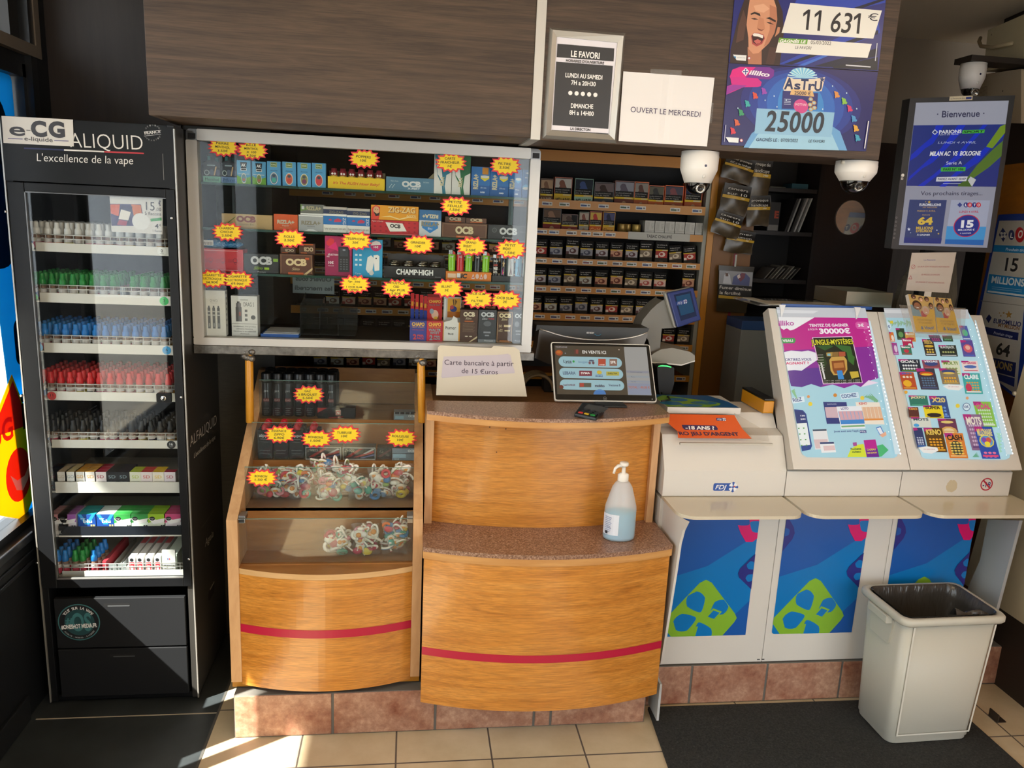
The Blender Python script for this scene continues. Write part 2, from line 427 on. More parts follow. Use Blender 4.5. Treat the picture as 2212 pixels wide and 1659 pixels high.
mb.ell(Fw, 2.645, .785, .085, .09, REDF, .005); mb.poly(Fw, [(2.59, .80), (2.62, .74), (2.66, .725), (2.70, .75), (2.72, .80), (2.68, .77), (2.63, .77)], WHF, .0055)
mb.text(Fw, 2.57, .955, '5G', REDF, h=.07, w=.12, off=.006, bold=.03); mb.text(Fw, 2.71, .99, 'i', DKF, h=.12, off=.0062, bold=.03)
tag(mb.build('diamond_sticker'), 'red and yellow diamond sticker with a white smile low on the left window', 'window sticker')
# outside: pale pavement and a far facade seen through the glass
mb = MB().box(-14, WX-.16, -10, 12, -.14, -.10, speckle('pale_pavement', [(.3, '9a968e'), (.7, 'b4b0a8')], 3, .9))
struct(mb.build('pavement'))
mb = MB().box(-14.2, -14, -10, 14, -.1, 5, M('b8b2a4', .9))
struct(mb.build('wall_across_street'))
struct(MB().box(WX-3.49, WX-.145, -6, 5, 5.0, 5.1, M('b0aaa0', .8)).build('sun_blocker_slab'))  # unseen slab added to cut off the high sun through the window
# shop front behind the camera: dark panelled wall and a glazed entrance
mb = MB().box(-1.365, .9, -2.5, -2.4, 0, 2.62, M('54463a', .6)).box(.9, 4.4, -2.5, -2.4, 2.35, 2.62, M('54463a', .6))
for x in (.9, 1.9, 2.9, 3.9): mb.box(x, x+.08, -2.48, -2.42, 0, 2.35, FRM)
struct(mb.build('wall_front'))
FILL_PANEL = M('ffe0b8', .4, emit=6.)  # glow of unseen ceiling panels added as warm fill from above
for i, (x, y) in enumerate(((-.1, .9), (.9, .3), (.5, -1.2), (2.2, -.6))):
    t = empty('ceiling_fill_light', (x, y, 2.6), 'flush ceiling light panel, %s of the shop' % ('left front', 'right front', 'rear middle', 'far right')[i], 'ceiling light', 'ceiling light panels')
    MB().box(x-.32, x+.32, y-.32, y+.32, 2.602, 2.6195, WHITE).build('frame', t); MB().box(x-.29, x+.29, y-.29, y+.29, 2.596, 2.6015, FILL_PANEL).build('diffuser', t)
t = empty('ceiling_fill_light', (1.9, 1.55, 2.42), 'deep box ceiling light hung low over the lottery units', 'ceiling light', 'ceiling light panels')
MB().box(1.7, 2.1, 1.35, 1.75, 2.50, 2.62, WHITE).build('frame', t); MB().box(1.71, 2.09, 1.36, 1.74, 2.42, 2.4995, M('ffe4c4', .4, emit=4.)).build('diffuser', t)  # added out of view to brighten the ceiling and right wall
# terracotta plinth tiles under the counters
def plinth(name, xs, y0, y1, z1, gap=.004):
    mb = MB().box(xs[0]+.001, xs[-1]-.001, y0+.003, y1, 0, z1-.004, GROUT)
    for a, b in zip(xs, xs[1:]): mb.box(a+gap, b-gap, y0, y0+.012, .004, z1-.006, TERRA)
    return struct(mb.build(name, bevel=.002))
plinth('trim_2', [-.539, -.227, .108, .442, .500, .832], 2.32, 3.0, .158)
plinth('trim_3', [.832, 1.025, 1.31, 1.60, 1.90, 2.14], 2.412, 3.0, .158)
plinth('trim_4', [2.14, 2.22, 2.55, 2.9], 2.47, 3.0, .165)
# ================================================================ overhead walnut fascia with its signs
YF = 2.40
FF = FP(YF)
fa = empty('overhead_fascia', (.36, 2.54, 1.925), 'long dark walnut fascia cabinet hanging above the counters', 'cabinet')
ZB, ZT = 1.925, 2.619
mb = MB().box(-.732, .345, YF, YF+.018, ZB, ZT, WALNUT); mb.build('front_panel', fa, bevel=.0015)
mb = MB().box(.373, 1.458, YF, YF+.018, ZB-.004, ZT, WALNUT); mb.build('front_panel', fa, bevel=.0015)
mb = MB().box(.345, .373, YF-.006, YF+.012, ZB-.004, ZT, ALUW).box(.345, .373, YF+.012, 2.67, ZB-.004, ZB+.008, M('8e8c86', .4, .3)); tag(mb.build('joint_strip', fa), 'aluminium joint strip')
MB().box(-.732, -.714, YF+.018, 2.68, ZB, ZT, WALNUT).build('side_panel', fa); MB().box(1.440, 1.458, YF+.018, 2.68, ZB-.004, ZT, WALNUT).build('side_panel', fa)
MB().box(-.714, .345, YF+.018, 2.68, ZB+.001, ZB+.018, WALNUT).build('bottom_panel', fa); MB().box(.373, 1.44, YF+.018, 2.68, ZB-.003, ZB+.016, WALNUT).build('bottom_panel', fa)
CABLEW = M('d8d2c4', .5)
tr = MB().box(1.459, 1.471, 2.44, 2.455, 2.02, ZT, CABLEW)
tag(tr.build('cable_trunking', fa, bevel=.002), 'cream cable trunking running down the side')
mb = MB().tube([(1.466, 2.447, 2.0), (1.466, 2.447, 1.93), (1.44, 2.447, 1.913), (1.36, 2.447, 1.913)], .006, CABLEW); mb.build('cable', fa)

# opening hours in a snap frame
Fq = FP(YF-.001)
def quad(F, pts): return [F.at(*p) for p in pts]
sf = empty('hours_frame', PY(1260, 300, YF-.01), 'silver snap frame holding the black opening hours notice', 'picture frame')
o4 = quad(Fq, [(1187, 59), (1351, 72), (1331.5, 309.5), (1171.5, 299)]); i4 = quad(Fq, [(1202, 80), (1333, 93), (1314.5, 291), (1190, 281.5)])
mb = MB()
for k in range(4):
    a, b, c, d = o4[k], o4[(k+1) % 4], i4[(k+1) % 4], i4[k]
    lo = [Fq.p(*a, .0), Fq.p(*b, .0), Fq.p(*c, .0), Fq.p(*d, .0)]
    m1 = lambda p, q, t: (p[0]*(1-t)+q[0]*t, p[1]*(1-t)+q[1]*t)
    e, f = m1(a, d, .35), m1(b, c, .35)
    mb.add([Fq.p(*a, 0), Fq.p(*b, 0), Fq.p(*f, .013), Fq.p(*e, .013), Fq.p(*c, .006), Fq.p(*d, .006), Fq.p(*c, 0), Fq.p(*d, 0)], [(3, 2, 1, 0), (5, 4, 2, 3), (7, 6, 4, 5)], ALU)
mb.build('frame', sf)
INK = M('2b2a2c', .4); PAPER = M('ece8f0', .6); PAPERW = M('efecec', .6)
mb = MB().prism(Fq, i4, 0, .003, PAPER)
P = lambda pts, m, off: mb.pxpoly(Fq, pts, m, off)
C1 = lambda x, y: (1150+x/4.88, y/4.88)
P([C1(262, 463), C1(861, 513), C1(853, 650), C1(254, 605)], INK, .0036); P([C1(249, 652), C1(846, 697), C1(797, 1360), C1(210, 1320)], INK, .0036)
P([C1(203, 1370), C1(797, 1408), C1(796, 1420), C1(203, 1382)], INK, .0036)
WH = M('f4f2f0', .5)
def T1(x0, y0, x1, y1, h, s, m, **k): mb.tpx(Fq, *C1(x0, y0), *C1(x1, y1), h/4.88, s, m, off=.0042, **k)
T1(402, 598, 704, 622, 62, 'LE FAVORI', WH, bold=.03); T1(350, 652, 752, 682, 27, "HORAIRES D'OUVERTURE", INK, bold=.03)
T1(345, 815, 733, 842, 45, 'LUNDI AU SAMEDI', WH, bold=.025); T1(405, 893, 663, 912, 45, '7H a 20H30', WH, bold=.025)
T1(402, 1138, 637, 1148, 46, 'DIMANCHE', WH, bold=.025); T1(386, 1208, 642, 1224, 46, '8H a 14H00', WH, bold=.025); T1(397, 1370, 607, 1384, 27, 'LA DIRECTON', INK, bold=.03)
for k in range(5):
    u, v = Fq.at(*C1(397+66*k, 982+5*k)); mb.ell(Fq, u, v, .0062, .0062, WH, .0042)
mb.build('notice', sf)
# creased sheet OUVERT LE MERCREDI
q = quad(Fq, [(1345.7, 154.7), (1542.4, 168.4), (1526, 316.8), (1335.3, 304.7)])
def sheet(u, v):
    a = (q[0][0]*(1-u)+q[1][0]*u, q[0][1]*(1-u)+q[1][1]*u); b = (q[3][0]*(1-u)+q[2][0]*u, q[3][1]*(1-u)+q[2][1]*u)
    x, y = a[0]*v+b[0]*(1-v), a[1]*v+b[1]*(1-v)
    fold = .004*max(0, 1-abs(u-.5)*16)+.0016*max(0, 1-abs(v-.55)*18)
    return Fq.p(x, y, .0015+.002*abs(u-.5)-fold*.35+.0018)
mb = MB().grid(sheet, 32, 24, PAPERW, smooth=False)
mb.tpx(Fq, *C1(1030, 1182), *C1(1763, 1236), 58/4.88, 'OUVERT LE MERCREDI', M('413a5c', .6), off=.0046)
TAPE = glassmat('clear_tape', (.93, .93, .93), white=.12)
mb.pxpoly(Fq, [C1(1245, 727), C1(1575, 742), C1(1572, 792), C1(1243, 775)], TAPE, .0002); mb.pxpoly(Fq, [C1(1875, 1080), C1(1910, 1085), C1(1892, 1300), C1(1862, 1298)], TAPE, .0002)
tag(mb.build('paper_notice'), 'creased white paper reading OUVERT LE MERCREDI taped under the fascia frame', 'notice')

# jackpot poster with a laughing woman
C2 = lambda x, y: (1540+x/4.61, y/4.61)
mb = MB(); OFF = [.0032]
NAVY = M('262c78', .3)
mb.prism(Fq, quad(Fq, [(1590, -45), (1916, -28), (1896, 154), (1573.6, 135.2)]), 0, .0028, NAVY)
def Pq(pts, c):
    OFF[0] += .00003; mb.pxpoly(Fq, [C2(*p) for p in pts], M(c, .35), OFF[0])
def Tq(x0, y0, x1, y1, h, s, c, **k):
    OFF[0] += .00003; mb.tpx(Fq, *C2(x0, y0), *C2(x1, y1), h/4.61, s, M(c, .35), off=OFF[0], **k)
for p in ([(650, 640), (1640, 200), (1660, 330), (900, 640)], [(860, -60), (1715, -60), (1710, 30), (700, 250)]): Pq(p, '2d47b4')
for p in ([(700, 640), (1640, 300), (1640, 340), (780, 645)], [(1000, 660), (1636, 480), (1630, 560), (1200, 670)], [(1400, 80), (1705, -20), (1705, 5), (1450, 95)]): Pq(p, '1a1d36')
for p in ([(840, 655), (1300, 470), (1340, 475), (910, 655)],): Pq(p, '3f6fd0')
for p in ([(1180, 668), (1636, 570), (1632, 700), (1200, 682)],): Pq(p, '20222c')
Pq([(400, -90), (330, -60), (255, 150), (200, 380), (170, 500), (165, 630), (660, 652), (680, 500), (700, 330), (690, 120), (620, -60)], '3a2620')
Pq([(300, 100), (250, 260), (225, 430), (300, 400), (330, 200)], '5a3c30'); Pq([(560, 470), (520, 640), (600, 645), (640, 480)], '4c3028')
Pq([(340, 470), (345, 640), (480, 645), (480, 500)], 'b87a5c')
Pq([(372, -60), (345, 110), (330, 250), (348, 380), (350, 490), (395, 538), (450, 530), (555, 430), (608, 330), (636, 200), (628, 80), (590, -40)], 'd99a78')
Pq([(560, 50), (628, 80), (636, 200), (608, 330), (555, 430), (500, 470), (560, 300)], 'c07e60')
Pq([(640, 270), (665, 275), (655, 330), (610, 370)], 'c98a68')
Pq([(400, 60), (500, 40), (560, 90), (500, 130), (420, 110)], 'e6ae8c')
Pq([(368, 140), (410, 120), (462, 138), (470, 166), (410, 140), (375, 152)], '2c1c18'); Pq([(522, 184), (560, 172), (622, 208), (618, 226), (560, 196)], '2c1c18')
Pq([(372, 188), (410, 182), (450, 196), (410, 200)], '40261e'); Pq([(526, 222), (566, 226), (602, 248), (560, 242)], '40261e')
Pq([(455, 170), (500, 190), (512, 288), (480, 306), (432, 284)], 'cc8a68'); Pq([(436, 282), (480, 300), (510, 292), (480, 312), (450, 304)], '8a4c3a')
Pq([(374, 362), (400, 330), (450, 330), (500, 348), (512, 385), (484, 440), (430, 466), (386, 440)], 'b04a48')
Pq([(382, 362), (402, 338), (452, 338), (496, 356), (502, 386), (476, 426), (428, 446), (394, 424)], '3c1412')
Pq([(390, 345), (404, 334), (452, 338), (496, 356), (490, 384), (440, 366), (398, 362)], 'f2ece4'); Pq([(400, 410), (440, 392), (478, 410), (462, 432), (426, 440)], 'cc6a62')
Pq([(765, 33), (1676, 108), (1590, 388), (678, 330)], 'efede6'); Pq([(655, 378), (1575, 440), (1532, 580), (618, 525)], 'efede6')
Pq([(655, 378), (938, 396), (930, 444), (645, 425)], '6fa83a')
for x, s, w in ((888, '1', 80), (1002, '1', 80), (1160, '6', 95), (1266, '3', 98), (1392, '1', 80)):
    sl = .075; y = 297+(x-888)*sl; 
    if s == '1': Pq([(x+30, y+3), (x+56, y+5), (x+76, y-198), (x+54, y-200), (x+6, y-162), (x+3, y-128), (x+46, y-160)], '1d1a20')
    else: Tq(x, y, x+w, y+w*sl, 200, s, '1d1a20', bold=.01, shear=.12)
Tq(1532, 205, 1632, 214, 72, '€', '1e2136'); Tq(658, 424, 920, 434, 30, 'GAGNÉS LE', 'f4f4ee', bold=.04, shear=.2)
Tq(966, 440, 1168, 452, 36, '05/03/2022', '2a2730'); Tq(812, 488, 972, 496, 30, 'LE FAVORI', '2a2730', shear=.15)
Pq([(193, 546), (328, 553), (322, 608), (230, 602)], 'eef0f0'); Pq([(195, 562), (225, 566), (222, 590)], '2f87b8'); Tq(234, 580, 315, 584, 10, 'JOUER RESTE UN JEU', '7a8088')
OFF[0] += .00003; u, v = Fq.at(*C2(355, 582)); mb.ell(Fq, u, v, .0052, .0052, M('b03a4a', .4), OFF[0]); OFF[0] += .00003; mb.ell(Fq, u, v, .0036, .0036, M('e8e0e0', .4), OFF[0])
Pq([(1622, 432), (1632, 433), (1614, 610), (1604, 609)], 'c8cad8'); Pq([(1315, 645), (1563, 664), (1562, 675), (1314, 657)], 'd8dae4')
tag(mb.build('winner_poster'), 'blue poster with a laughing woman announcing 11 631 euros', 'poster')
# star lottery poster below
mb = MB(); OFF = [.0032]
mb.prism(Fq, quad(Fq, [(1573.4, 137), (1895.5, 156), (1869.7, 327.1), (1557.4, 313)]), 0, .0028, M('231f62', .3))
def E2(x, y, rx, ry, c):
    OFF[0] += .00003; mb.pxpoly(Fq, [C2(x+rx*math.cos(2*PI*i/28), y+ry*math.sin(2*PI*i/28)+.07*rx*math.cos(2*PI*i/28)) for i in range(28)], M(c, .35), OFF[0])
for k, (rx, ry, c) in enumerate(((600, 372, '252a7c'), (520, 352, '263c96'), (430, 330, '2a50ae'), (340, 300, '2f68c2'), (230, 260, '3c8ad4'))): E2(870, 1040+k*4, rx, ry, c)
E2(890, 730, 120, 54, '7cc4ea')
for k in range(12):
    a = PI+PI*k/11; Pq([(885, 775), (885+150*math.cos(a-.06), 775+100*math.sin(a-.06)), (885+150*math.cos(a+.06), 775+100*math.sin(a+.06))], 'c8ecf6')
Pq([(300, 1470), (380, 1330), (520, 1220), (800, 1150), (1080, 1190), (1260, 1310), (1330, 1500)], '6aa4d8'); Pq([(350, 1476), (440, 1340), (600, 1240), (800, 1200), (1030, 1240), (1180, 1340), (1250, 1498)], '9ccbe6')
Pq([(432, 1080), (1205, 1122), (1172, 1368), (408, 1330)], '8fbfe0')
Pq([(165, 760), (185, 700), (260, 665), (560, 672), (605, 700), (600, 760), (560, 792), (300, 790)], '7a2a94'); Pq([(165, 760), (190, 695), (270, 668), (420, 672), (300, 790), (180, 840)], 'e01a86')
Pq([(160, 760), (200, 770), (300, 772), (440, 782), (480, 820), (470, 860), (440, 868), (300, 870), (128, 945), (135, 862), (190, 840)], 'd4208c'); Pq([(128, 945), (136, 862), (200, 845), (330, 852), (300, 872), (200, 905)], '9a2f9e')
Tq(352, 742, 556, 768, 44, 'illiko', 'f4eef6', shear=.2, bold=.03); Pq([(282, 716), (322, 676), (356, 712), (320, 758)], 'f2eef6'); Pq([(292, 716), (322, 686), (347, 712), (320, 746)], '3b3f9a')
for dx, dy in ((-12, -12), (12, -12), (-12, 12), (12, 12)): E2(320+dx, 716+dy, 9, 9, 'f2eef6')
Pq([(690, 905), (1040, 930), (1030, 1090), (680, 1085)], '2c2c74'); E2(870, 1060, 72, 70, 'd0488e'); Tq(810, 1050, 925, 1056, 22, 'SAGITTAIRE', 'f4dcea')
for x, y in ((968, 990), (1000, 1025), (962, 1045), (1004, 1075), (968, 1090)): E2(x, y, 22, 20, 'c8a468'); E2(x, y, 12, 11, 'a8c8d8')
for y in (985, 1005, 1020, 1035): Pq([(700, y), (768, y+4), (768, y+10), (700, y+6)], 'c0cae4')
Pq([(690, 880), (735, 765), (800, 790), (1000, 788), (1110, 770), (1075, 910), (960, 915), (700, 905)], 'e8d8c4')
for x, w, h, s, y in ((700, 92, 112, 'A', 888), (800, 62, 84, 's', 890), (862, 74, 108, 'T', 895), (940, 66, 90, 'r', 898), (1000, 72, 92, 'U', 902)): Tq(x, y, x+w, y+w*.05, h, s, '23305e', bold=.03)
Pq([(1080, 762), (1088, 785), (1110, 786), (1092, 800), (1098, 822), (1080, 808), (1060, 820), (1068, 798), (1054, 782), (1074, 782)], '2a3a70')
Pq([(775, 890), (985, 905), (1000, 965), (760, 945)], 'e0b880'); Tq(802, 942, 965, 952, 34, '25000 €', '2c2a4a', bold=.02)
for x, s in ((508, '2'), (632, '5'), (752, '0'), (868, '0'), (982, '0')):
    y = 1302+(x-508)*.035; Tq(x, y, x+104, y+5, 200, s, '2a2c34', bold=.02, shear=.1)
Tq(424, 1406, 650, 1412, 32, 'GAGNÉS LE :', '25385c', shear=.15, bold=.01); Tq(668, 1412, 836, 1417, 32, '07/03/2022', '22283c', shear=.1); Tq(944, 1420, 1103, 1424, 30, 'LE FAVORI', '22283c', shear=.15)
for x, y, c in ((500, 905, '9a48b4'), (412, 950, 'd8503c'), (335, 1030, '38a8a8'), (272, 1118, '3c9a6a'), (230, 1218, 'd0603c'), (190, 1300, 'd83a4c'), (1222, 940, 'd8924c'), (1296, 1005, '8ac048'), (1350, 1078, 'd03a6c'), (1392, 1180, '4a94cc'), (1412, 1275, 'e0a83c'), (1428, 1370, '3f9ec0')):
    E2(x, y, 20, 24, c); E2(x+12, y+20, 20, 14, c); E2(x-10, y+28, 8, 12, c); E2(x-16, y-22, 9, 9, c)
for x, y in ((628, 1066), (1082, 1090), (600, 960), (1180, 860), (510, 1002), (1320, 930), (1420, 1085), (620, 1120), (720, 1000), (240, 1080)): E2(x, y, 6, 8, 'c4e0f2')
Pq([(118, 1368), (250, 1375), (244, 1424), (150, 1418)], 'e8ecee'); E2(274, 1400, 17, 17, 'b04654'); E2(274, 1400, 11, 11, 'e4e0e4')
Pq([(1533, 1205), (1543, 1206), (1503, 1482), (1493, 1480)], 'e4e4ea'); Pq([(115, 1245), (125, 1246), (108, 1415), (100, 1414)], 'a8a8c8')
tag(mb.build('lottery_poster'), 'star filled blue lottery poster announcing 25000 below the laughing woman', 'poster')

# dome cameras under the fascia
def dome(px, py_top, Y, base, label, tall=True, r=.066):
    c = PY(px, py_top, Y); z = (ZB-.0055) if base is None else base
    t = empty('dome_camera', (c.x, Y, z-.12), label, 'security camera', 'dome security cameras')
    W1 = M('ebe9e6', .35)
    hh = .095 if tall else .062
    mb = MB().lathe([(r, 0), (r, -.012), (r+.001, -.013), (r*1.0, -hh*.55), (r*.98, -hh*.6), (r*.72, -hh), (r*.66, -hh)], c.x, Y, W1, 36, z)
    if tall: mb.ell(FP(Y-r-.0005), c.x, z-.045, .004, .004, M('222244', .3), 0)
    mb.lathe([(.0, 0), (.0045, .001), (.0045, .010), (0, .012)], c.x, Y-r*.84, M('d8d6d2', .4), 10, z-hh*.86)
    mb.build('housing', t)
    gl = glassmat('smoked_dome', (.35, .35, .36), 1.5, .03)
    MB().lathe([(r*.68*math.cos(a), -hh-r*.62*math.sin(a)) for a in [PI/2*i/8 for i in range(9)]], c.x, Y, gl, 28, z, cap=False).build('dome', t)
    mb = MB().blob((c.x, Y-.004, z-hh-.012), .024, .024, .024, M('1a1a1c', .3), 14, 8)
    mb.lathe([(.016, 0), (.016, .014), (.011, .016), (.010, .010)], 0, 0, M('b0b0ae', .2, .8), 18, axis=Matrix.Translation((c.x, Y-.020, z-hh-.014)) @ Matrix.Rotation(PI/2+.25, 4, 'X'))
    mb.build('lens', t)
    return t
dome(1512, 340, 2.46, None, 'tall white dome camera under the fascia, right of the paper notice', True, .058)
dome(1851, 350, 2.47, None, 'shallow white dome camera under the fascia end by its cable', False, .064)
# ================================================================ black glass-door vape cabinet
YC = 2.534
XL, XR = -1.183, -.705
ZT_ = 1.912
FC = FP(YC)
vc = empty('vape_cabinet', (-.94, 2.75, 0), 'tall black glass fronted vape cabinet in the corner by the window', 'display cabinet')
BK = M('121315', .4, spec=.25); BKS = M('2a2825', .5)
zgt, zgb = FC.at(200, 420)[1], FC.at(250, 1249)[1]
zhb = FC.at(190, 398)[1]; zdr = FC.at(250, 1268)[1]
mb = MB().box(XL, XL+.02, YC+.004, 2.97, .012, ZT_, BK).box(XR-.02, XR, YC+.004, 2.97, .012, ZT_, BKS).box(XL+.02, XR-.02, 2.95, 2.97, .012, ZT_, M('111214', .5))
mb.box(XL+.02, XR-.02, YC+.004, 2.95, ZT_-.02, ZT_, BK).box(XL+.02, XR-.02, YC+.03, 2.95, zgb-.03, zgb-.012, BK).box(XL+.02, XR-.02, YC+.01, 2.95, .012, .03, BK)
mb.box(XL+.02, XR-.02, YC+.03, 2.95, zgt+.01, zgt+.028, BK)
mb.build('carcass', vc, bevel=.0015)
mb = MB().box(XR-.001, XR+.003, YC-.002, YC+.006, .012, ZT_-.01, M('b8b4ac', .3, .6)).box(XL-.003, XL+.001, YC-.002, YC+.006, .012, ZT_-.01, M('a8a49c', .3, .6))
tag(mb.build('edge_trim', vc), 'thin bright metal edge trims')
# header
mb = MB().box(XL+.001, XR-.002, YC-.002, YC+.02, zhb, ZT_-.006, BK)
FH = FP(YC-.002)
WT = M('e4e2de', .5)
C3 = lambda x, y: (x/3.95, y/3.95)
CL = lambda x, y: (x/3.318, 220+y/3.318)
mb.tpx(FH, 152, 318, 309, 324, 32, 'ALIQUID', WT, bold=-.012, off=.0006)
for a, b, c in ((52, 138.5, '1d2550'), (138.5, 225, 'dcdad6'), (225, 311, 'b8323c')):
    ya, yb = 318.5+(a-52)*.044, 318.5+(b-52)*.044
    mb.pxpoly(FH, [(a, ya), (b, yb), (b, yb+3.2), (a, ya+3.2)], M(c, .5), .0007)
mb.tpx(FH, 80, 348, 288, 355, 17, "L'excellence de la vape", WT, shear=.1, bold=-.005)
mb.tpx(FH, 313, 291, 347, 287, 6, 'FRANCE', WT, bold=.02); mb.pxpoly(FH, [(311, 284.5), (348, 281), (348, 281.6), (311, 285.1)], WT); mb.pxpoly(FH, [(311, 293.5), (348, 290), (348, 290.6), (311, 294.1)], WT)
for i, ch in enumerate('ORIGINE'): 
    a = PI*.82-PI*.64*i/6; mb.tpx(FH, 330+17*math.cos(a)-1.5, 287-15*math.sin(a), 330+17*math.cos(a)+1.5, 287-15*math.sin(a), 3.5, ch, M('8a8a88', .5))
for i, ch in enumerate('GARANTIE'):
    a = -PI*.85+PI*.7*i/7; mb.tpx(FH, 330+17*math.cos(a)-1.5, 290-15*math.sin(a), 330+17*math.cos(a)+1.5, 290-15*math.sin(a), 3.5, ch, M('8a8a88', .5))
mb.pxpoly(FH, [(351, 332), (352, 332), (354.5, 389), (353.5, 389)], M('8a8a88', .6))
mb.build('header_panel', vc, bevel=.001)
# white name sticker over the header
st = MB().prism(FH, [FH.at(*p) for p in ((4, 250.5), (158, 258.5), (160, 316.5), (8.5, 309))], .001, .0022, M('d9d6d0', .5))
IKD = M('3a3a40', .5)
st.tpx(FH, 22, 292, 56, 293.5, 28, 'e', IKD, bold=.018, off=.003); st.tpx(FH, 58, 283, 67, 283.3, 5, '-', IKD, bold=.05, off=.003); st.tpx(FH, 69, 293, 103, 294.5, 31, 'C', IKD, bold=.055, off=.003); st.tpx(FH, 107, 294.5, 142, 296, 31, 'G', IKD, bold=.055, off=.003)
st.tpx(FH, 54, 303.5, 115, 307, 9, 'e-liquide', IKD, off=.003, bold=.005)
for a, b in ((18, 50), (118, 149)): st.pxpoly(FH, [(a, 297.6+a*.045), (b, 297.6+b*.045), (b, 299+b*.045), (a, 299+a*.045)], M('3c3478', .5), .003)
tag(st.build('name_sticker', vc), 'white e-CG sticker')
# door: black frame with screws, glass pane, lock
xgl, xgr = -1.132, -.735
dr = empty('glass_door', (-.94, YC, zgb)); dr.parent = vc; dr.location = WL[dr.name]-WL[vc.name]
YD = YC-.004
mb = MB().box(XL+.004, xgl, YD, YC+.018, zdr, zhb-.003, BK).box(xgr, XR-.004, YD, YC+.018, zdr, zhb-.003, BK).box(xgl, xgr, YD, YC+.018, zgt, zhb-.003, BK).box(xgl, xgr, YD, YC+.018, zdr, zgb, BK)
mb.build('door_frame', dr, bevel=.002)
mb = MB().box(xgl+.0, xgl+.003, YD-.001, YC+.004, zgb, zgt, M('6a6a6a', .3, .6)).box(xgl, xgr, YD-.001, YC+.004, zgt-.003, zgt, M('6a6a6a', .3, .6)).box(xgl, xgr, YD-.001, YC+.004, zgb, zgb+.003, M('9a9a98', .3, .6))
mb.build('glazing_bead', dr)
MB().box(xgl+.003, xgr, YD+.006, YD+.009, zgb+.003, zgt-.003, glassmat('door_glass', (.95, .97, .97), 1.5)).build('glass_pane', dr)
for p in ((11, 457), (371, 471), (46, 855), (391.5, 858), (80.5, 1216), (408, 1208)):
    c = PY(*p, YD); mb = MB(); mb.lathe([(.0042, 0), (.0042, .0015), (.003, .003)], 0, 0, CHROME, 10, axis=Matrix.Translation(c) @ Matrix.Rotation(PI/2, 4, 'X'))
    mb.build('screw', dr)
c = PY(356, 858, YD)
mb = MB().prism(FP(YD), rrect(c.x-.022, c.z-.015, c.x+.022, c.z+.015, .004), 0, .012, BK)
mb.lathe([(.0085, 0), (.0085, .003), (.006, .004)], 0, 0, CHROME, 18, axis=Matrix.Translation((c.x, YD-.012, c.z)) @ Matrix.Rotation(PI/2, 4, 'X')); mb.box(c.x-.001, c.x+.001, YD-.0165, YD-.0155, c.z-.004, c.z+.004, BLACKM)
mb.build('lock', dr)
# drawers
zd = [FC.at(250, 1290)[1], FC.at(260, 1399)[1], FC.at(265, 1503)[1]]
for k in range(2):
    d = MB(); za, zb = zd[k]-.003, zd[k+1]+.003
    d.box(XL+.035, XR-.03, YC-.001, YC+.016, zb, za, M('191a1c', .5, spec=.3))
    cx, cz = FC.at(253+12*k, (1306 if k == 0 else 1415))
    d.poly(FP(YC-.001), rrect(cx-.042, cz-.006, cx+.042, cz+.006, .006), BLACKM, .0004)
    d.poly(FP(YC-.001), rrect(cx-.030, cz-.006, cx+.040, cz-.002, .002), M('4a4c4e', .4), .0006)
    dd = d.build('drawer', vc, bevel=.002)
    if k == 0:
        s2 = MB(); Fs = FP(YC-.001); u, v = Fs.at(171, 1344)
        TEAL = M('3f7478', .45); r = .066
        s2.prism(Fs, [(u+r*math.cos(2*PI*i/40), v+r*math.sin(2*PI*i/40)) for i in range(40)], .0003, .001, TEAL)
        s2.ell(Fs, u, v, r*.95, r*.95, M('1a1c20', .45), .0014, 40); s2.ell(Fs, u+.002, v, r*.72, r*.72, M('24464a', .45), .0018, 36)
        s2.text(Fs, u+.008, v+.002, 'OS', TEAL, h=.062, w=.062, off=.0022, bold=.03); s2.text(Fs, u-.030, v+.006, '#', TEAL, h=.026, off=.0024, bold=.03)
        s2.text(Fs, u, v-.013, '#ONESHOT MEDIA.FR', M('e6e6e4', .5), h=.0145, w=.112, off=.0028, bold=.03, ang=.05)
        for i, ch in enumerate('TOUT SUR LA VAPE'):
            a = PI*.5+.95-1.9*i/15; s2.text(Fs, u+r*.80*math.cos(a), v+r*.80*math.sin(a), ch, M('e6e6e4', .5), h=.009, off=.0024, ang=a-PI/2, bold=.02)
        for i, ch in enumerate('ACTUALITE - MATERIEL - E-LIQUIDES'):
            a = -PI*.5-.95+1.9*i/32; s2.text(Fs, u+r*.84*math.cos(a), v+r*.84*math.sin(a), ch, M('c8d0d0', .5), h=.0045, off=.0024, ang=a+PI/2)
        tag(s2.build('round_sticker', dd), 'round teal ONESHOT MEDIA sticker')
# printed right side
FS = Fr((XR, 0, 0), (0, 1, 0), (0, 0, 1))
mb = MB(); GW = M('b4aea2', .55)
def TS(p0, p1, h, s, m, **k): mb.tpx(FS, *p0, *p1, h, s, m, off=.0016, **k)
TS((410, 966), (467, 915), 24, 'ALFALIQUID', GW, bold=-.01); mb.build('side_lettering', vc); mb = MB(); TS((418, 990), (464, 948), 11, "L'excellence de la vape", GW, shear=.15)
mb.build('side_lettering', vc); mb = MB(); TS((435, 1142), (461, 1104), 6, 'Une marque du Groupe', M('6c675e', .6)); TS((442, 1182), (460, 1158), 16, 'Agaia', GW, shear=.2)
mb.build('side_lettering', vc); mb = MB(); u, v = FS.at(443, 955); mb.ring(FS, u, v, .098, .102, M('3e3a35', .6), .001, 40); mb.build('side_print', vc); mb = MB()
u, v = FS.at(456, 1278); mb.poly(FS, rrect(u-.045, v-.02, u+.045, v+.02, .018), BLACKM, .0012); mb.poly(FS, rrect(u-.02, v+.014, u+.045, v+.021, .003), M('a8a296', .4), .0014)
mb.build('side_grip', vc)
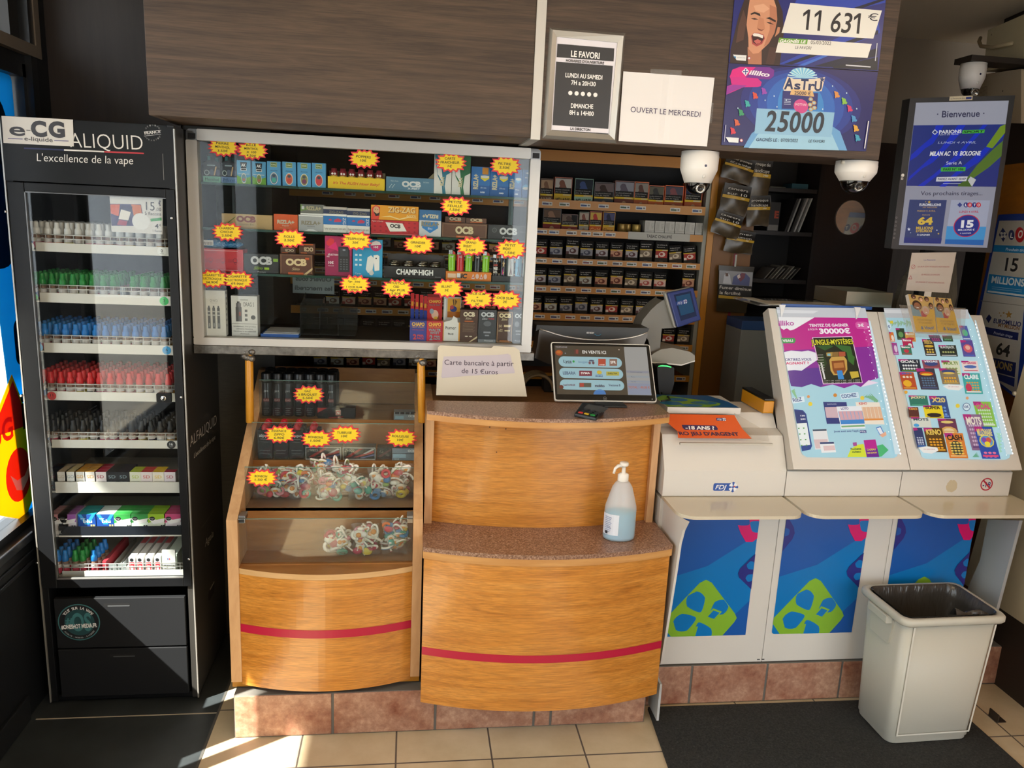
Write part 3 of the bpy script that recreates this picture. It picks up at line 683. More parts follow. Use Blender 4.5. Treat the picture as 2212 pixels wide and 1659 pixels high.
# shelves with stock
LIP = M('dcd8d0', .4); LIPD = M('22262e', .3)
YS = 2.575
lips = [(47, 522, 542, 355, 533, 552), (55, 630, 652, 360, 640, 660), (66, 740, 762, 366, 745, 765), (76, 845, 865, 370, 848, 866), (85, 950, 968, 376, 950, 967), (92, 1041, 1066, 381, 1040, 1062), (103, 1138, 1160, 388, 1137, 1157), (115, 1233, 1247, 391, 1230, 1243)]
SHZ = []
x0s, x1s = XL+.022, XR-.022
RAILM = M('c8c6c0', .3, .3)
for k, (xa, ya0, ya1, xb, yb0, yb1) in enumerate(lips):
    zt = (PY(xa, ya0, YS).z+PY(xb, yb0, YS).z)/2; zb = (PY(xa, ya1, YS).z+PY(xb, yb1, YS).z)/2
    SHZ.append(zb+.004)
    mb = MB().box(x0s, x1s, YS, 2.94, zb, zb+.004, LIP).box(x0s+.03, x1s, YS-.004, YS, zb, zt, LIP)
    if k == 6:
        mb.box(x0s+.03, x1s, YS-.005, YS-.004, zb+.006, zt+.003, LIPD); mb.tpx(FP(YS-.005), 113, 1152, 133, 1153, 7, 'DARK', WT, bold=.01)
    cols = {0: ('e8e6e0', '0'), 1: ('3fc46a', '3'), 2: ('2f9ad8', '6'), 3: ('d84848', '11'), 4: ('222224', '16')}
    if k in cols:
        zz = (zt+zb)/2
        for xx in ((xa+17, xb-6) if k != 3 else (112,)):
            u = PY(xx, (ya0+ya1)/2, YS-.004).x
            mb.ell(FP(YS-.004), u, zz, .0135, .0135, M(cols[k][0], .5), .0005, 24); mb.text(FP(YS-.004), u, zz+.002, cols[k][1], M('f0f0f0' if k == 4 else '22282c', .5), h=.009, off=.0008, bold=.01); mb.text(FP(YS-.004), u, zz-.006, 'mg/ml', M('c0c0c0' if k == 4 else '50565c', .5), h=.003, off=.0008)
    sh = mb.build('shelf', vc, bevel=.0008)
    if k < 5 or k == 7:
        mb = MB(); xe = x1s
        for dz in (.012, .024): mb.tube([(x0s+.032, 2.94, zt+dz-.004+.0), (x0s+.03, YS+.01, zt+dz), (x0s+.036, YS-.002, zt+dz), (xe, YS-.002, zt+dz)], .0016, RAILM, 6)
        n = 15
        for i in range(n+1):
            x = x0s+.034+(xe-x0s-.036)*i/n; mb.box(x-.0006, x+.0006, YS-.003, YS-.001, zt-.002, zt+.026, RAILM)
        mb.build('guard_rail', sh)
# bottles
BOTC = ['3a6ea8', 'c83a52', 'cc4458', 'cf7a4a', 'd8c83a', '6a6e6a', 'd8447a', 'd04a6a', 'd0803a', 'c04c5c', 'd4b860', '3a3448', 'd8dcdc', 'd8a03c', '4a4a70']
CAPC = [('white', 'dedcd8'), ('green', '1f8a3a'), ('blue', '1c78c8'), ('red', 'd02428'), ('black', '1c1d1f')]
LIQ = M('6a4a3a', .15, coat=.5)
def bottle_body(mb, lab, z=0, x=0, y=0):
    mb.lathe([(.0112, 0), (.0118, .003), (.0118, .040), (.0095, .046), (.0062, .049), (.0062, .052)], x, y, M('8a6a58', .12), 12, z)
    mb.lathe([(.0120, .006), (.0120, .030)], x, y, lab, 12, z, cap=False); mb.lathe([(.0121, .024), (.0121, .036)], x, y, M('d8d0c8', .4), 12, z, cap=False)
def bottle_cap(mb, cm, z=0, x=0, y=0):
    mb.lathe([(.0100, .046), (.0110, .048), (.0108, .062), (.0092, .066), (.0074, .068), (.0070, .081), (.0056, .084)], x, y, cm, 10, z)
PROTO = {}
def bottle(col, ci, x, y, z, front, label):
    k = (col, ci, front)
    cm = M(dict(CAPC)[col], .35)
    if k not in PROTO:
        mb = MB(); bottle_body(mb, M(BOTC[ci], .4))
        if front:
            o = mb.build('liquid_bottle', loc=(0, 0, 0)); c = MB(); bottle_cap(c, cm); co = c.build('cap', o, loc=(0, 0, 0)); KIDS[o.name] = [co]
        else:
            bottle_cap(mb, cm); o = mb.build('liquid_bottle', loc=(0, 0, 0))
        PROTO[k] = o; o.location = (x, y, z)
    else: o = dup(PROTO[k], (x, y, z))
    o.rotation_euler = (0, 0, random.uniform(-.5, .5))
    tag(o, label, 'bottle', '%s capped e-liquid bottles' % col)
SHN = ['top', 'second', 'third', 'fourth', 'fifth']
rest = MB()
PITX, PITY = .0298, .0315
for k in range(5):
    col = CAPC[k][0]
    xs0 = PY([58, 69, 77, 88, 96][k], lips[k][1]-20, YS+.02).x
    n = 14
    for i in range(n):
        x = xs0+PITX*i
        if x > x1s-.012: break
        if k == 1 and i == 9: continue
        depth = 7 if not (k == 0 and i > 7) else 5
        if k == 4: depth = 5
        for j in range(depth):
            y = YS+.018+PITY*j; xx = x+random.uniform(-.0015, .0015); z = SHZ[k]+.0005
            if j < 4:
                rowt = 'front row' if j == 0 else '%s row back' % ORD[j+1]
                bottle(col, i % 15, xx, y, z, j == 0, '%s capped e-liquid bottle, %s from left in the %s of its shelf' % (col, ORD[i+1 if not (k == 1 and i > 9) else i], rowt))
            else:
                bottle_body(rest, M(BOTC[(i+j) % 15], .4), z, xx, y); bottle_cap(rest, M(CAPC[k][1], .35), z, xx, y)
o = rest.build('liquid_bottles'); tag(o, 'e-liquid bottles filling the dark back half of the vape cabinet shelves', 'bottles', kind='stuff')
# metal pusher between the green bottles
xg = PY(69, lips[1][1]-20, YS+.02).x+PITX*9
mb = MB().box(xg-.008, xg+.008, YS+.01, YS+.013, SHZ[1], SHZ[1]+.05, STEEL).box(xg-.008, xg-.0065, YS+.013, 2.80, SHZ[1], SHZ[1]+.03, STEEL).box(xg+.0065, xg+.008, YS+.013, 2.80, SHZ[1], SHZ[1]+.03, STEEL)
tag(mb.build('shelf_pusher'), 'empty steel pusher track between green capped bottles', 'shelf pusher')
# bottom shelf bottles
cnt = {}
for i, col in enumerate(['blue', 'blue', 'green', 'green', 'blue']):
    x = PY([126, 142, 164, 180, 204][i], 1213, YS+.02).x
    for j in range(4):
        cnt[col] = cnt.get(col, 0)+1
        bottle(col, 1, x+.001*j, YS+.018+.030*j, SHZ[7]+.0005, j == 0, '%s capped bottle on the bottom shelf, %s column from left, %s from front' % (col, ORD[i+1], ORD[j+1]))
# price card hung inside the door
mb = MB(); Fd = FP(YD+.012)
def PC(pts, c, off): mb.pxpoly(Fd, [CL(*p) for p in pts], M(c, .5), off)
mb.prism(Fd, [Fd.at(*CL(*p)) for p in ((785, 675), (1165, 692), (1165, 950), (800, 930))], -.001, 0, M('d4d0cc', .5))
PC([(788, 730), (1010, 735), (1040, 890), (800, 888)], '3a3468', .0004); PC([(790, 735), (860, 735), (850, 820), (795, 800)], 'd0583a', .0006); PC([(940, 735), (1010, 740), (1020, 830), (960, 820)], 'c86a3a', .0006); PC([(870, 740), (950, 750), (930, 890), (835, 880)], '2a2c58', .0007)
PC([(868, 770), (938, 790), (920, 850), (850, 840)], 'e4dcd4', .0008); PC([(855, 845), (915, 855), (905, 888), (838, 880)], 'a03a5a', .0009)
u, v = Fd.at(*CL(1010, 858)); mb.ell(Fd, u, v, .025, .025, M('e0dedc', .5), .001)
def TC(x0, y0, x1, y1, h, s, c, **k): mb.tpx(Fd, *CL(x0, y0), *CL(x1, y1), h/3.318, s, M(c, .5), off=.0014, **k)
TC(1048, 776, 1110, 780, 62, '15', '3c3a48'); TC(1118, 780, 1156, 782, 22, ',00', '3c3a48'); TC(1136, 742, 1154, 743, 32, '€', '3c3a60', bold=.02); TC(1040, 810, 1156, 816, 24, '5 flacons', '3c3a48'); TC(1112, 905, 1138, 907, 32, '4', '3c3a48', bold=.02); TC(1142, 890, 1156, 891, 14, '€', '3c3a48'); TC(1096, 930, 1160, 934, 15, '1 flacon', '3c3a48')
PC([(1078, 838), (1158, 830), (1160, 850), (1082, 858)], '3f9a58', .0012)
tag(mb.build('price_card'), 'promo card behind the cabinet glass showing 15 euros for 5 flacons', 'price card')
# shelf six: slim cartons; shelf seven: refill boxes; bottom shelf: kits
def carton(px, col, top, k, w, h, d, j, label, extra=None, x=None):
    x = PY(px, lips[k][1]-5, YS+.02).x if x is None else x; x = max(min(x, x1s-w/2-.001), x0s+w/2+.001); y = YS+.006+j*(d+.001); z = SHZ[k]+.0005
    mb = MB().box(x-w/2, x+w/2, y, y+d, z, z+h, M(col, .4)); F = FP(y)
    mb.add([(x-w/2, y, z+h+.0002), (x+w/2, y, z+h+.0002), (x+w/2, y+d, z+h+.0002), (x-w/2, y+d, z+h+.0002)], [(0, 1, 2, 3)], M(top, .4))
    if j == 0 and extra: art(mb, F, x-w/2, z, w, h, extra)
    tag(mb.build('carton'), label, 'carton', 'cartons in the vape cabinet')
S6 = [(98, 'e8e4e4', '7a68a8'), (117, 'e8e2de', 'c85a48'), (137, 'ece8e4', 'd8c8b0'), (157, 'f0ece6', 'e8d8a8'), (177, 'ece8e0', 'e8a83a'), (199, 'e8e0d8', 'e0a850'), (221, 'e6dcdc', 'b82a44'), (246, '24252a', '2a2c30'), (270, '24252a', '34303a'), (296, 'e0e0cc', 'b8c840'), (320, 'e4d8d8', 'd04848'), (345, 'e8e0d0', 'e8c030'), (370, 'e4d8dc', 'b02c4a')]
for i, (px, c, t) in enumerate(S6):
    for j in range(3 if i < 9 else (2 if i < 12 else 1)):
        ex = [('R', 0, 0, 1, .3, t if c[0] == 'e' else '6a2030'), ('E', .7, .2, .2, .12, 'e8e4e0'), ('T', .5, .75, .6, .16, ('GO' if i < 5 else 'SD'), t if c[0] == 'e' else '9ab0b8'), ('T', .5, .5, .7, .05, 'e-liquide', '80807c')]
        carton(px, c, t, 5, .0335 if i < 5 else .0355, .064, .028, j, 'slim carton with %s top, %s from left on sixth shelf, %s from front' % ({'7a68a8': 'purple', 'c85a48': 'orange red', 'd8c8b0': 'beige', 'e8d8a8': 'cream', 'e8a83a': 'amber', 'e0a850': 'gold', 'b82a44': 'crimson', '2a2c30': 'black', '34303a': 'charcoal', 'b8c840': 'lime', 'd04848': 'red', 'e8c030': 'yellow', 'b02c4a': 'dark red'}[t], ORD[i+1], ORD[j+1]), ex)
S7 = [(114, 'dcd4d4', 'b87880', 'togo.'), (150, 'dcd4dc', '9a58a8', 'togo.'), (192, '1c4a9a', '22a0a8', 'blu'), (232, '1c4a9a', 'e4e8ec', 'blu'), (269, 'dce4d8', '3aa04a', 'togo.'), (305, 'dce4d8', '3a9048', 'togo.'), (342, 'e0e4d0', '9ac02c', 'togo.'), (377, 'e4d8dc', 'c84a7a', 'togo.')]
for i, (px, c, t, s) in enumerate(S7):
    for j in range(3):
        if s == 'blu': ex = [('P', [(0, 1), (1, 1), (.62, .5), (.38, .5)], '2f9ad8'), ('P', [(.2, 1), (.8, 1), (.55, .7), (.45, .7)], '1c4a9a'), ('T', .55, .66, .5, .16, 'blu', 'e8f0f4', {'bold': .03}), ('T', .3, .8, .3, .1, 'my', 'e8f0f4', {'shear': .3}), ('R', 0, 0, 1, .24, 'e4e6e8'), ('R', .7, .3, .8, .5, 'c8b078'), ('R', .84, .3, .94, .5, 'c8b078')]
        else: ex = [('P', [(0, 1), (1, 1), (1, .62), (.5, .72), (0, .55)], t), ('P', [(0, .8), (.5, .72), (1, .8), (.9, .6), (.3, .5)], 'ece8e8'), ('E', .25, .78, .16, .10, '222226'), ('T', .25, .78, .24, .05, s, 'e8e8e8'), ('R', .72, .3, .82, .46, '3a3a40'), ('R', .85, .3, .95, .46, '3a3a40'), ('T', .3, .2, .4, .04, 'RECHARGES', '8a8a8c')]
        carton(px, c, t, 6, .055, .071, .026, j, '%s refill box, %s from left on seventh shelf, %s from front' % ({'b87880': 'pale pink', '9a58a8': 'purple', '22a0a8': 'teal topped blue', 'e4e8ec': 'white topped blue', '3aa04a': 'bright green', '3a9048': 'dark green', '9ac02c': 'lime', 'c84a7a': 'magenta'}[t], ORD[i+1], ORD[j+1]), ex)
for i, px in enumerate((288, 305, 324, 343)):
    x = PY(px, 1222, YS+.02).x; z = SHZ[7]+.0005
    mb = MB().box(x-.010, x+.010, YS+.008, 2.80, z, z+.06, M('e8e4e2', .4)); art(mb, FP(YS+.008), x-.010, z, .02, .06, [('R', .1, .05, .9, .7, 'c83a44'), ('R', .3, .1, .7, .5, 'e4dcdc'), ('E', .5, .84, .3, .10, '222226')])
    mb.add([(x-.009, 2.70, z+.0605), (x+.009, 2.70, z+.0605), (x+.009, 2.79, z+.0605), (x-.009, 2.79, z+.0605)], [(0, 1, 2, 3)], M('c85a60', .4))
    tag(mb.build('vape_kit_box'), 'narrow white and red vape kit box, %s from left on the cabinet\'s bottom shelf' % ORD[i+1], 'carton', 'white vape kit boxes')
x = PY(370, 1215, YS+.02).x; z = SHZ[7]+.0005
mb = MB().box(x-.024, x+.018, YS+.004, YS+.012, z, z+.085, M('ecebe6', .4)); art(mb, FP(YS+.004), x-.024, z, .042, .085, [('T', .5, .35, .8, .1, 'FRANCE', '50565c'), ('R', .4, .6, .47, .68, '3a50a0'), ('R', .53, .6, .6, .68, 'c84048'), ('T', .5, .2, .6, .05, 'GARANTIE', '7a8084')])
mb.box(x-.02, x+.016, YS+.03, 2.8, z, z+.06, M('d8e4d8', .4))
tag(mb.build('vape_kit_box'), 'white FRANCE box with green side at the right end of the bottom shelf', 'carton', 'white vape kit boxes')
for i, px in enumerate((246, 266)):
    x = PY(px, 1222, YS+.02).x
    mb = MB().box(x-.012, x+.012, YS+.008, YS+.011, z, z+.035, M('b8c0c0', .2, .5)).box(x-.012, x-.0105, YS+.011, 2.85, z, z+.02, M('d0d4d4', .3)).box(x+.0105, x+.012, YS+.011, 2.85, z, z+.02, M('d0d4d4', .3))
    tag(mb.build('shelf_pusher'), 'empty clear pusher track, %s from left on the cabinet\'s bottom shelf' % ORD[i+1], 'shelf pusher')
mb = MB().box(PY(224, 1222, YS+.02).x, PY(224, 1222, YS+.02).x+.012, YS+.01, 2.8, z, z+.045, M('b03a44', .4))
tag(mb.build('vape_kit_box'), 'flat dark red box standing right of the blue caps on the bottom shelf', 'carton', 'white vape kit boxes')
# ================================================================ aluminium glass display case on its steel bar
YV = 2.65
FV = FP(YV)
vx0, vz0 = max(FV.at(398, 500)[0], XR+.004), FV.at(780, 752)[1]
vx1, vz1 = FV.at(1158, 530)[0], FV.at(780, 299)[1]
fw = .034
VD = 3.0
vit = empty('display_case', ((vx0+vx1)/2, (YV+VD)/2, vz0), 'white aluminium framed glass display case of smoking goods above the sweets stand', 'display case')
AL2 = M('c4c1bb', .38, .35)
mb = MB().prism(FP(YV), rrect(vx0+fw, vz1-fw, vx1-fw, vz1, .004), -.03, .008, AL2); mb.build('frame_rail', vit, bevel=.006, seg=3)
mb = MB().prism(FP(YV), rrect(vx0, vz0, vx1, vz0+fw*.72, .004), -.03, .008, AL2); mb.build('frame_rail', vit, bevel=.006, seg=3)
mb = MB().prism(FP(YV), rrect(vx0, vz0+fw*.72, vx0+fw, vz1-fw, .004), -.03, .008, AL2); mb.build('frame_upright', vit, bevel=.006, seg=3)
mb = MB().prism(FP(YV), rrect(vx1-fw, vz0+fw*.72, vx1, vz1-fw, .004), -.03, .008, AL2); mb.build('frame_upright', vit, bevel=.006, seg=3)
for xa, xb in ((vx0+.001, vx0+fw), (vx1-fw, vx1-.001)):
    MB().prism(FP(YV), rrect(xa, vz1-fw, xb, vz1-.001, .012, corners=(0, 0, 1 if xa > 0 else 0, 0 if xa > 0 else 1)), -.03, .006, M('6f6d69', .2, .9)).rect(FP(YV), xa+.006, vz1-fw+.003, xb-.004, vz1-fw+.020, BLACKM, .0064).build('corner_piece', vit, bevel=.002)
DKB = M('1c1a18', .5)
mb = MB().box(vx0+.01, vx1-.01, YV+.03, VD, vz0, vz0+fw*.72, DKB); mb.build('bottom_panel', vit)
mb = MB().box(vx0+.002, vx0+.008, YV+.03, VD, vz0, vz1-.01, DKB); mb.build('side_panel', vit)
mb = MB().box(vx1-.012, vx1-.004, YV+.03, VD, vz0, vz1-.01, glassmat('side_glass', (.8, .88, .85))); mb.build('side_glass', vit)
mb = MB().box(vx0+.01, vx1-.01, YV+.03, VD, vz1-.014, vz1-.008, M('22201e', .5)); mb.build('top_panel', vit)
for xx, yy in ((vx0+.06, VD-.01), (vx0+.075, VD-.07), (vx1-.05, VD-.01), (vx1-.066, VD-.07)):
    MB().box(xx, xx+.008, yy-.008, yy, vz0+fw*.72, vz1-.014, M('8d9496', .3, .6)).build('shelf_post', vit)
zbot = vz0+fw*.72
gz = []
for (a, b) in (((440, 388), (1150, 433)), ((440, 489), (1150, 522)), ((440, 586), (1150, 612))):
    z = (PY(*a, YV+.03).z+PY(*b, YV+.03).z)/2; gz.append(z)
    MB().box(vx0+.012, vx1-.014, YV+.022, VD-.02, z-.007, z, glassmat('shelf_glass', (.72, .86, .80), 1.5)).box(vx0+.012, vx1-.014, YV+.0205, YV+.022, z-.0075, z, M('23443a', .2)).build('glass_shelf', vit)
MB().box(vx0+fw-.006, vx1-fw+.006, YV+.006, YV+.011, zbot-.002, vz1-fw+.004, glassmat('case_glass', (.95, .97, .96), 1.42)).build('glass_pane', vit)

# steel bar with yellow tubes
sb = empty('support_bar', (-.1, YV-.01, 1.24), 'steel bar on two yellow tubes carrying the display case', 'support bar')
a, b = PY(412, 752, YV-.012), PY(935, 768, YV-.012)
rough_steel = speckle('raw_steel', [(.3, '56534e'), (.7, '8a8680')], 30, .35); rough_steel.node_tree.nodes['Principled BSDF'].inputs['Metallic'].default_value = .7
zb_ = vz0-.001
MB().box(max(a.x, XR+.004), vx1+.012, YV-.012, YV+.03, zb_-.028, zb_, rough_steel).build('bar', sb, bevel=.002)
for px in (538, 909.5):
    t, q = PY(px, 765, YV+.005), PY(px+2, 913, YV+.005)
    MB().tube([(t.x, YV+.005, zb_-.028), (q.x, YV+.005, q.z)], .0135, M('d2912a', .32), 16).build('tube', sb, bevel=.004)
    w = MB()
    for k in range(7): w.blob((t.x+random.uniform(-.014, .014), YV+.0+random.uniform(-.008, .008), zb_-.030+random.uniform(-.014, .012)), .014, .012, .011, rough_steel, 10, 6)
    w.build('weld', sb)

# price starbursts
STY, STR_ = M('f4d21c', .5), M('e0343c', .5)
PEN = M('26231c', .6)
def starpts(hw, hh, k):
    out = []
    spikes = [(-1, .18), (-.86, .62), (-.38, .98), (0, .92), (.42, 1.0), (.86, .66), (1, .2), (1, -.22), (.84, -.68), (.40, -.94), (0, -1.0), (-.44, -.98), (-.88, -.62), (-1.0, -.24)]
    n = len(spikes)
    for i in range(n):
        x, y = spikes[i]; x2, y2 = spikes[(i+1) % n]
        out.append((x*hw*k, y*hh*k)); mx, my = (x+x2)/2, (y+y2)/2
        out.append((mx*hw*k*.80, my*hh*k*.78))
    return out
def star(px, py, lines, Y, hp=.5, ang=0., F=None):
    F = F or FP(Y); u, v = F.at(px, py); sc = (F.at(px+10, py)[0]-F.at(px-10, py)[0])/20
    hw, hh = 34.5*sc, 21.5*sc
    mb = MB()
    c, s = math.cos(ang), math.sin(ang)
    R = lambda pts: [(u+x*c-y*s, v+x*s+y*c) for x, y in pts]
    mb.prism(F, R(starpts(hw, hh, 1.)), .0002, .0010, STR_); mb.poly(F, R(starpts(hw*.86, hh*.80, 1.)), STY, .0013)
    n = len(lines); lh = min(8.0, 30/n)*sc
    for i, s_ in enumerate(lines):
        yy = (n-1)/2*lh-i*lh; h = lh*.62
        w = min(len(s_)*h*.92, hw*1.22)
        mb.text(F, u+R([(-.06*hw, yy)])[0][0]-u, R([(-.06*hw, yy)])[0][1], s_, PEN, h=h, w=w, off=.0017, bold=.012, ang=ang+random.uniform(-.05, .03), shear=.08)
    o = mb.build('price_tag')
    return tag(o, 'yellow and red starburst price tag reading '+' '.join(lines), 'price tag', 'starburst price tags')
YT = YV+.004
for px, py, ls in ((483, 318, ['PiERRE', 'MENTHOL', '3.50€']), (545, 325, ['BiLLE', 'MENTHOL', 'X 100', '4.50€']), (787, 343, ['POPPERS', '10€']), (974, 351, ['CARTE', 'FRAîCHEUR', '1€']), (1092, 358, ['FiLTRE', '2.50€']), (985, 445, ['PETiTE', 'FEUiLLE', '1.50€']), (492, 501, ['CHARBON', 'CHiCHA', '2.50€']), (627, 515, ['ROLLS', '2.50€']), (770, 520, ['TELEPHONE', '30€']), (905, 528, ['GRiNDER', '10€']), (1019, 532, ['GRAND', 'BRiQUET', '2.50€']), (1104, 538, ['PETiT', 'BRiQUET', '1.50€']), (460, 602, ['CiGARETTE', 'ELECTRONiQUE', '34.90€']), (515, 605, ['CiGARETTE', 'ELECTRONiQUE', '69.90€']), (767, 614, ['CBD', '2gr. 20€', '+', '1 OCB SLiM', 'OFFERT']), (858, 623, ['iNTUSTiCK', 'CBD', '1.6gr PUR', '5.50€']), (967, 623, ['BLUNT', '3€']), (1033, 646, ['OCB SLiM', '+', 'FiLTRE', '3€']), (1093, 648, ['OCB SLiM', '2€'])):
    star(px, py, ls, YT)

# goods ------------------------------------------------------------
def good(name, label, cat, box, z, Y, d, col, items, top=None, group=None, rough=.4, extra=None):
    """carton standing on a shelf: box = (left px, top px, right px, bottom px) of its front"""
    xl, yt, xr, yb = box; ym = (yt+yb)/2
    F = FP(Y); x0, x1 = F.at(xl, ym)[0], F.at(xr, ym)[0]; h = F.at((xl+xr)/2, yt)[1]-F.at((xl+xr)/2, yb)[1]
    mb = MB().box(x0, x1, Y, Y+d, z+.0004, z+h, M(col, rough))
    art(mb, F, x0, z+.0004, x1-x0, h, items)
    if top: mb.add([(x0, Y, z+h+.0003), (x1, Y, z+h+.0003), (x1, Y+d, z+h+.0003), (x0, Y+d, z+h+.0003)], [(0, 1, 2, 3)], M(top, rough))
    if extra: extra(mb, F, x0, x1, z+.0006, z+h)
    o = mb.build(name)
    return tag(o, label, cat, group)
Y1 = YV+.045
def T(u, v, w, h, s, c, **k): return ('T', u, v, w, h, s, c, k)
zA, zB, zC = gz; zD = zbot
gA = 'goods on the top glass shelf'; gB = 'goods on the second glass shelf'; gC = 'goods on the third glass shelf'; gD = 'goods on the floor of the display case'
# shelf A
for (b, nm, s, tc, bg, lab) in (((438, 340, 476, 383), 'M', 'Menthol', '1c2a28', '7ab8a4', 'teal'), ((477.5, 343, 511, 387), 'N', 'Mint', '3a5a88', '6a8ab8', 'blue')):
    def ex(mb, F, x0, x1, z, z1):
        mb.box(x0+.004, x1-.004, Y1+.036, Y1+.040, z, z1+.030, M('15181a', .4)); art(mb, FP(Y1+.036), x0+.004, z1, x1-x0-.008, .03, [('R', .05, .2, .25, .7, '4a9a90'), ('R', .55, .1, .8, .6, '2a5a58')])
        mb.prism(FP(Y1+.002), [(x0+(x1-x0)*(.5+.46*math.cos(a)), z1-.008+.016*math.sin(a)) for a in [PI*i/12 for i in range(13)]], -.002, 0, M('1c1f24', .4))
    good('capsule_box', 'open dark box of %s flavour capsules with %s band at shelf left' % (s, lab), 'box', b, zA, Y1, .04, '2a2e38', [('R', 0, 0, 1, .30, bg), T(.5, .15, .8, .16, s, tc, shear=.1), ('E', .22, .48, .15, .14, 'b8c4c4'), ('E', .22, .48, .11, .10, '2a3a40'), ('R', .25, .82, .7, .88, 'a0b0b8'), ('P', [(.60, .35), (.68, .36), (.80, .80), (.72, .80)], 'd0b088'), ('E', .5, .5, .14, .16, '5a6478'), ('E', .85, .5, .12, .16, '48506a')], group=gA, extra=ex)
for i, (b, oc) in enumerate((((511.5, 338, 541, 389), '5a8a98'), ((544.5, 341, 574, 391), '7a8a50'))):
    good('capsule_box', 'blue and green AK capsule box, %s of the two' % ('left' if i == 0 else 'right'), 'box', b, zA, Y1, .03, '5aa4d0', [('R', 0, 0, 1, .42, '4f9ec8'), ('P', [(0, 0), (1, 0), (1, .32), (.5, .22), (0, .36)], '6aa832'), ('P', [(.25, .92), (.75, .92), (.68, .62), (.5, .55), (.32, .62)], '1a1c20'), T(.5, .80, .34, .12, 'AK', 'f0f0f0', bold=.03), ('R', .28, .56, .72, .66, 'e8e8e8'), ('R', .32, .58, .68, .64, '22242a'), ('E', .5, .24, .19, .22, 'e4dccc'), ('E', .5, .24, .16, .18, oc), ('E', .5, .18, .10, .06, 'b8685a'), ('R', .1, .41, .9, .43, 'e0e4d8')], top='3f7ea8', group=gA)
for i, (b, oc, of) in enumerate((((577, 343, 606, 395), '5a7ea0', '4ab0a0'), ((610, 345, 639, 397.5), 'd06a50', 'd84a3c'), ((642.5, 347, 671.5, 399.5), '8a8a50', '7a3a60'), ((674, 348.5, 703.5, 401.5), 'c84848', 'd83a44'))):
    good('capsule_box', 'light blue KING capsule box with %s oval' % ('grey blue', 'orange', 'olive', 'red')[i], 'box', b, zA, Y1, .028, '54a2d4', [('R', .26, .76, .74, .96, 'b8c48a'), ('R', .30, .79, .70, .93, '5a7a3a'), T(.5, .86, .34, .07, 'KING', 'e8ecc8', bold=.02), T(.5, .62, .56, .05, 'Atomic', '1a2a58', shear=.3), ('E', .5, .29, .29, .25, 'ece4d4'), ('E', .5, .29, .25, .22, oc), ('E', .5, .22, .17, .10, of), ('E', .5, .40, .13, .06, '48505a')], top='3f86b4', group=gA)
def poppers(mb, F, x0, x1, z, z1):
    mb.box(x0, x1, Y1+.05, Y1+.052, z, z1+.02, M('b8a888', .5))
good('bottle_tray', 'yellow display tray for aroma bottles on the top shelf', 'tray', (708, 379, 831, 405), zA, Y1, .05, 'f0c81c', [('R', 0, .0, 1, .03, 'd0a818'), T(.5, .48, .82, .22, "It's The RUSH Hour Baby!", 'd8582c', shear=.25, bold=.02)], group=gA, extra=poppers)
zt_ = FP(Y1).at(770, 379)[1]-FP(Y1).at(770, 405)[1]+zA
for i in range(6):
    x = FP(Y1).at(720.5+19.6*i, 372)[0]
    mb = MB().lathe([(.0115, 0), (.0115, .018), (.009, .020), (.009, .026)], x, Y1+.016, M('8a2430', .35), 16, zt_+.0006); mb.lathe([(.0117, .0), (.0117, .004)], x, Y1+.016, M('c8a83a', .4), 16, zt_, cap=False)
    for dx in (-.35, .35): mb.prism(FP(Y1+.0045), [(x+dx*.012, zt_+.005), (x+dx*.012+.004, zt_+.009), (x+dx*.012, zt_+.013), (x+dx*.012-.004, zt_+.009)], 0, .0012, M('ece8e4', .4))
    tag(mb.build('aroma_bottle'), 'small dark red aroma bottle in the yellow tray, %s from left' % ORD[i+1], 'bottle', 'aroma bottles in the yellow tray')
good('paper_tray', 'slate blue OCB X-PERT rolling paper tray on the top shelf', 'box', (834, 381, 937, 412.5), zA, Y1, .06, '54809c', [T(.53, .55, .40, .36, 'OCB', 'd8dadc', bold=.06), T(.58, .24, .26, .12, 'X-PERT', 'e4e6e8', bold=.03), ('R', 0, .04, 1, .08, '7aa0b8'), T(.18, .72, .16, .09, 'Papier à Rouler', 'c4d4dc'), T(.84, .72, .12, .09, '50 Cahiers', 'c4d4dc')] + [('P', [(.06+.02*k, .2+.1*(k % 3)), (.09+.02*k, .28+.1*(k % 3)), (.07+.02*k, .34+.08*(k % 3))], 'b8ccd6') for k in range(6)], group=gA, top='3a6078', extra=lambda mb, F, x0, x1, z, z1: mb.prism(FP(Y1+.03), [(x1-.02, z1), (x1, z1), (x1, z1+.02)], -.002, 0, M('c8b890', .6)))
for i, (b, cc, nm) in enumerate((((938, 332, 975.5, 417.5), '2a7a94', 'teal'), ((976.5, 335, 1016, 420), '1f6e44', 'green'))):
    good('flavour_card_box', 'tall white RIZLA+ flavour card box with %s swoosh' % nm, 'box', b, zA, Y1, .03, 'e0dfda', [('P', [(0, 1), (1, 1), (1, .56), (.70, .48), (.62, .2), (.7, 0), (.5, 0), (.45, .24), (.2, .45), (.08, .8)], cc), ('P', [(.1, .9), (.4, .7), (.5, .35), (.56, .1), (.48, .3), (.2, .5)], 'e8e8e4'), T(.47, .32, .50, .09, 'RIZLA', 'd0c49a', ang=PI/2-.06, bold=.04), ('R', .3, .94, .6, 1, 'e4e4e0')], top='d4d4d0', group=gA)
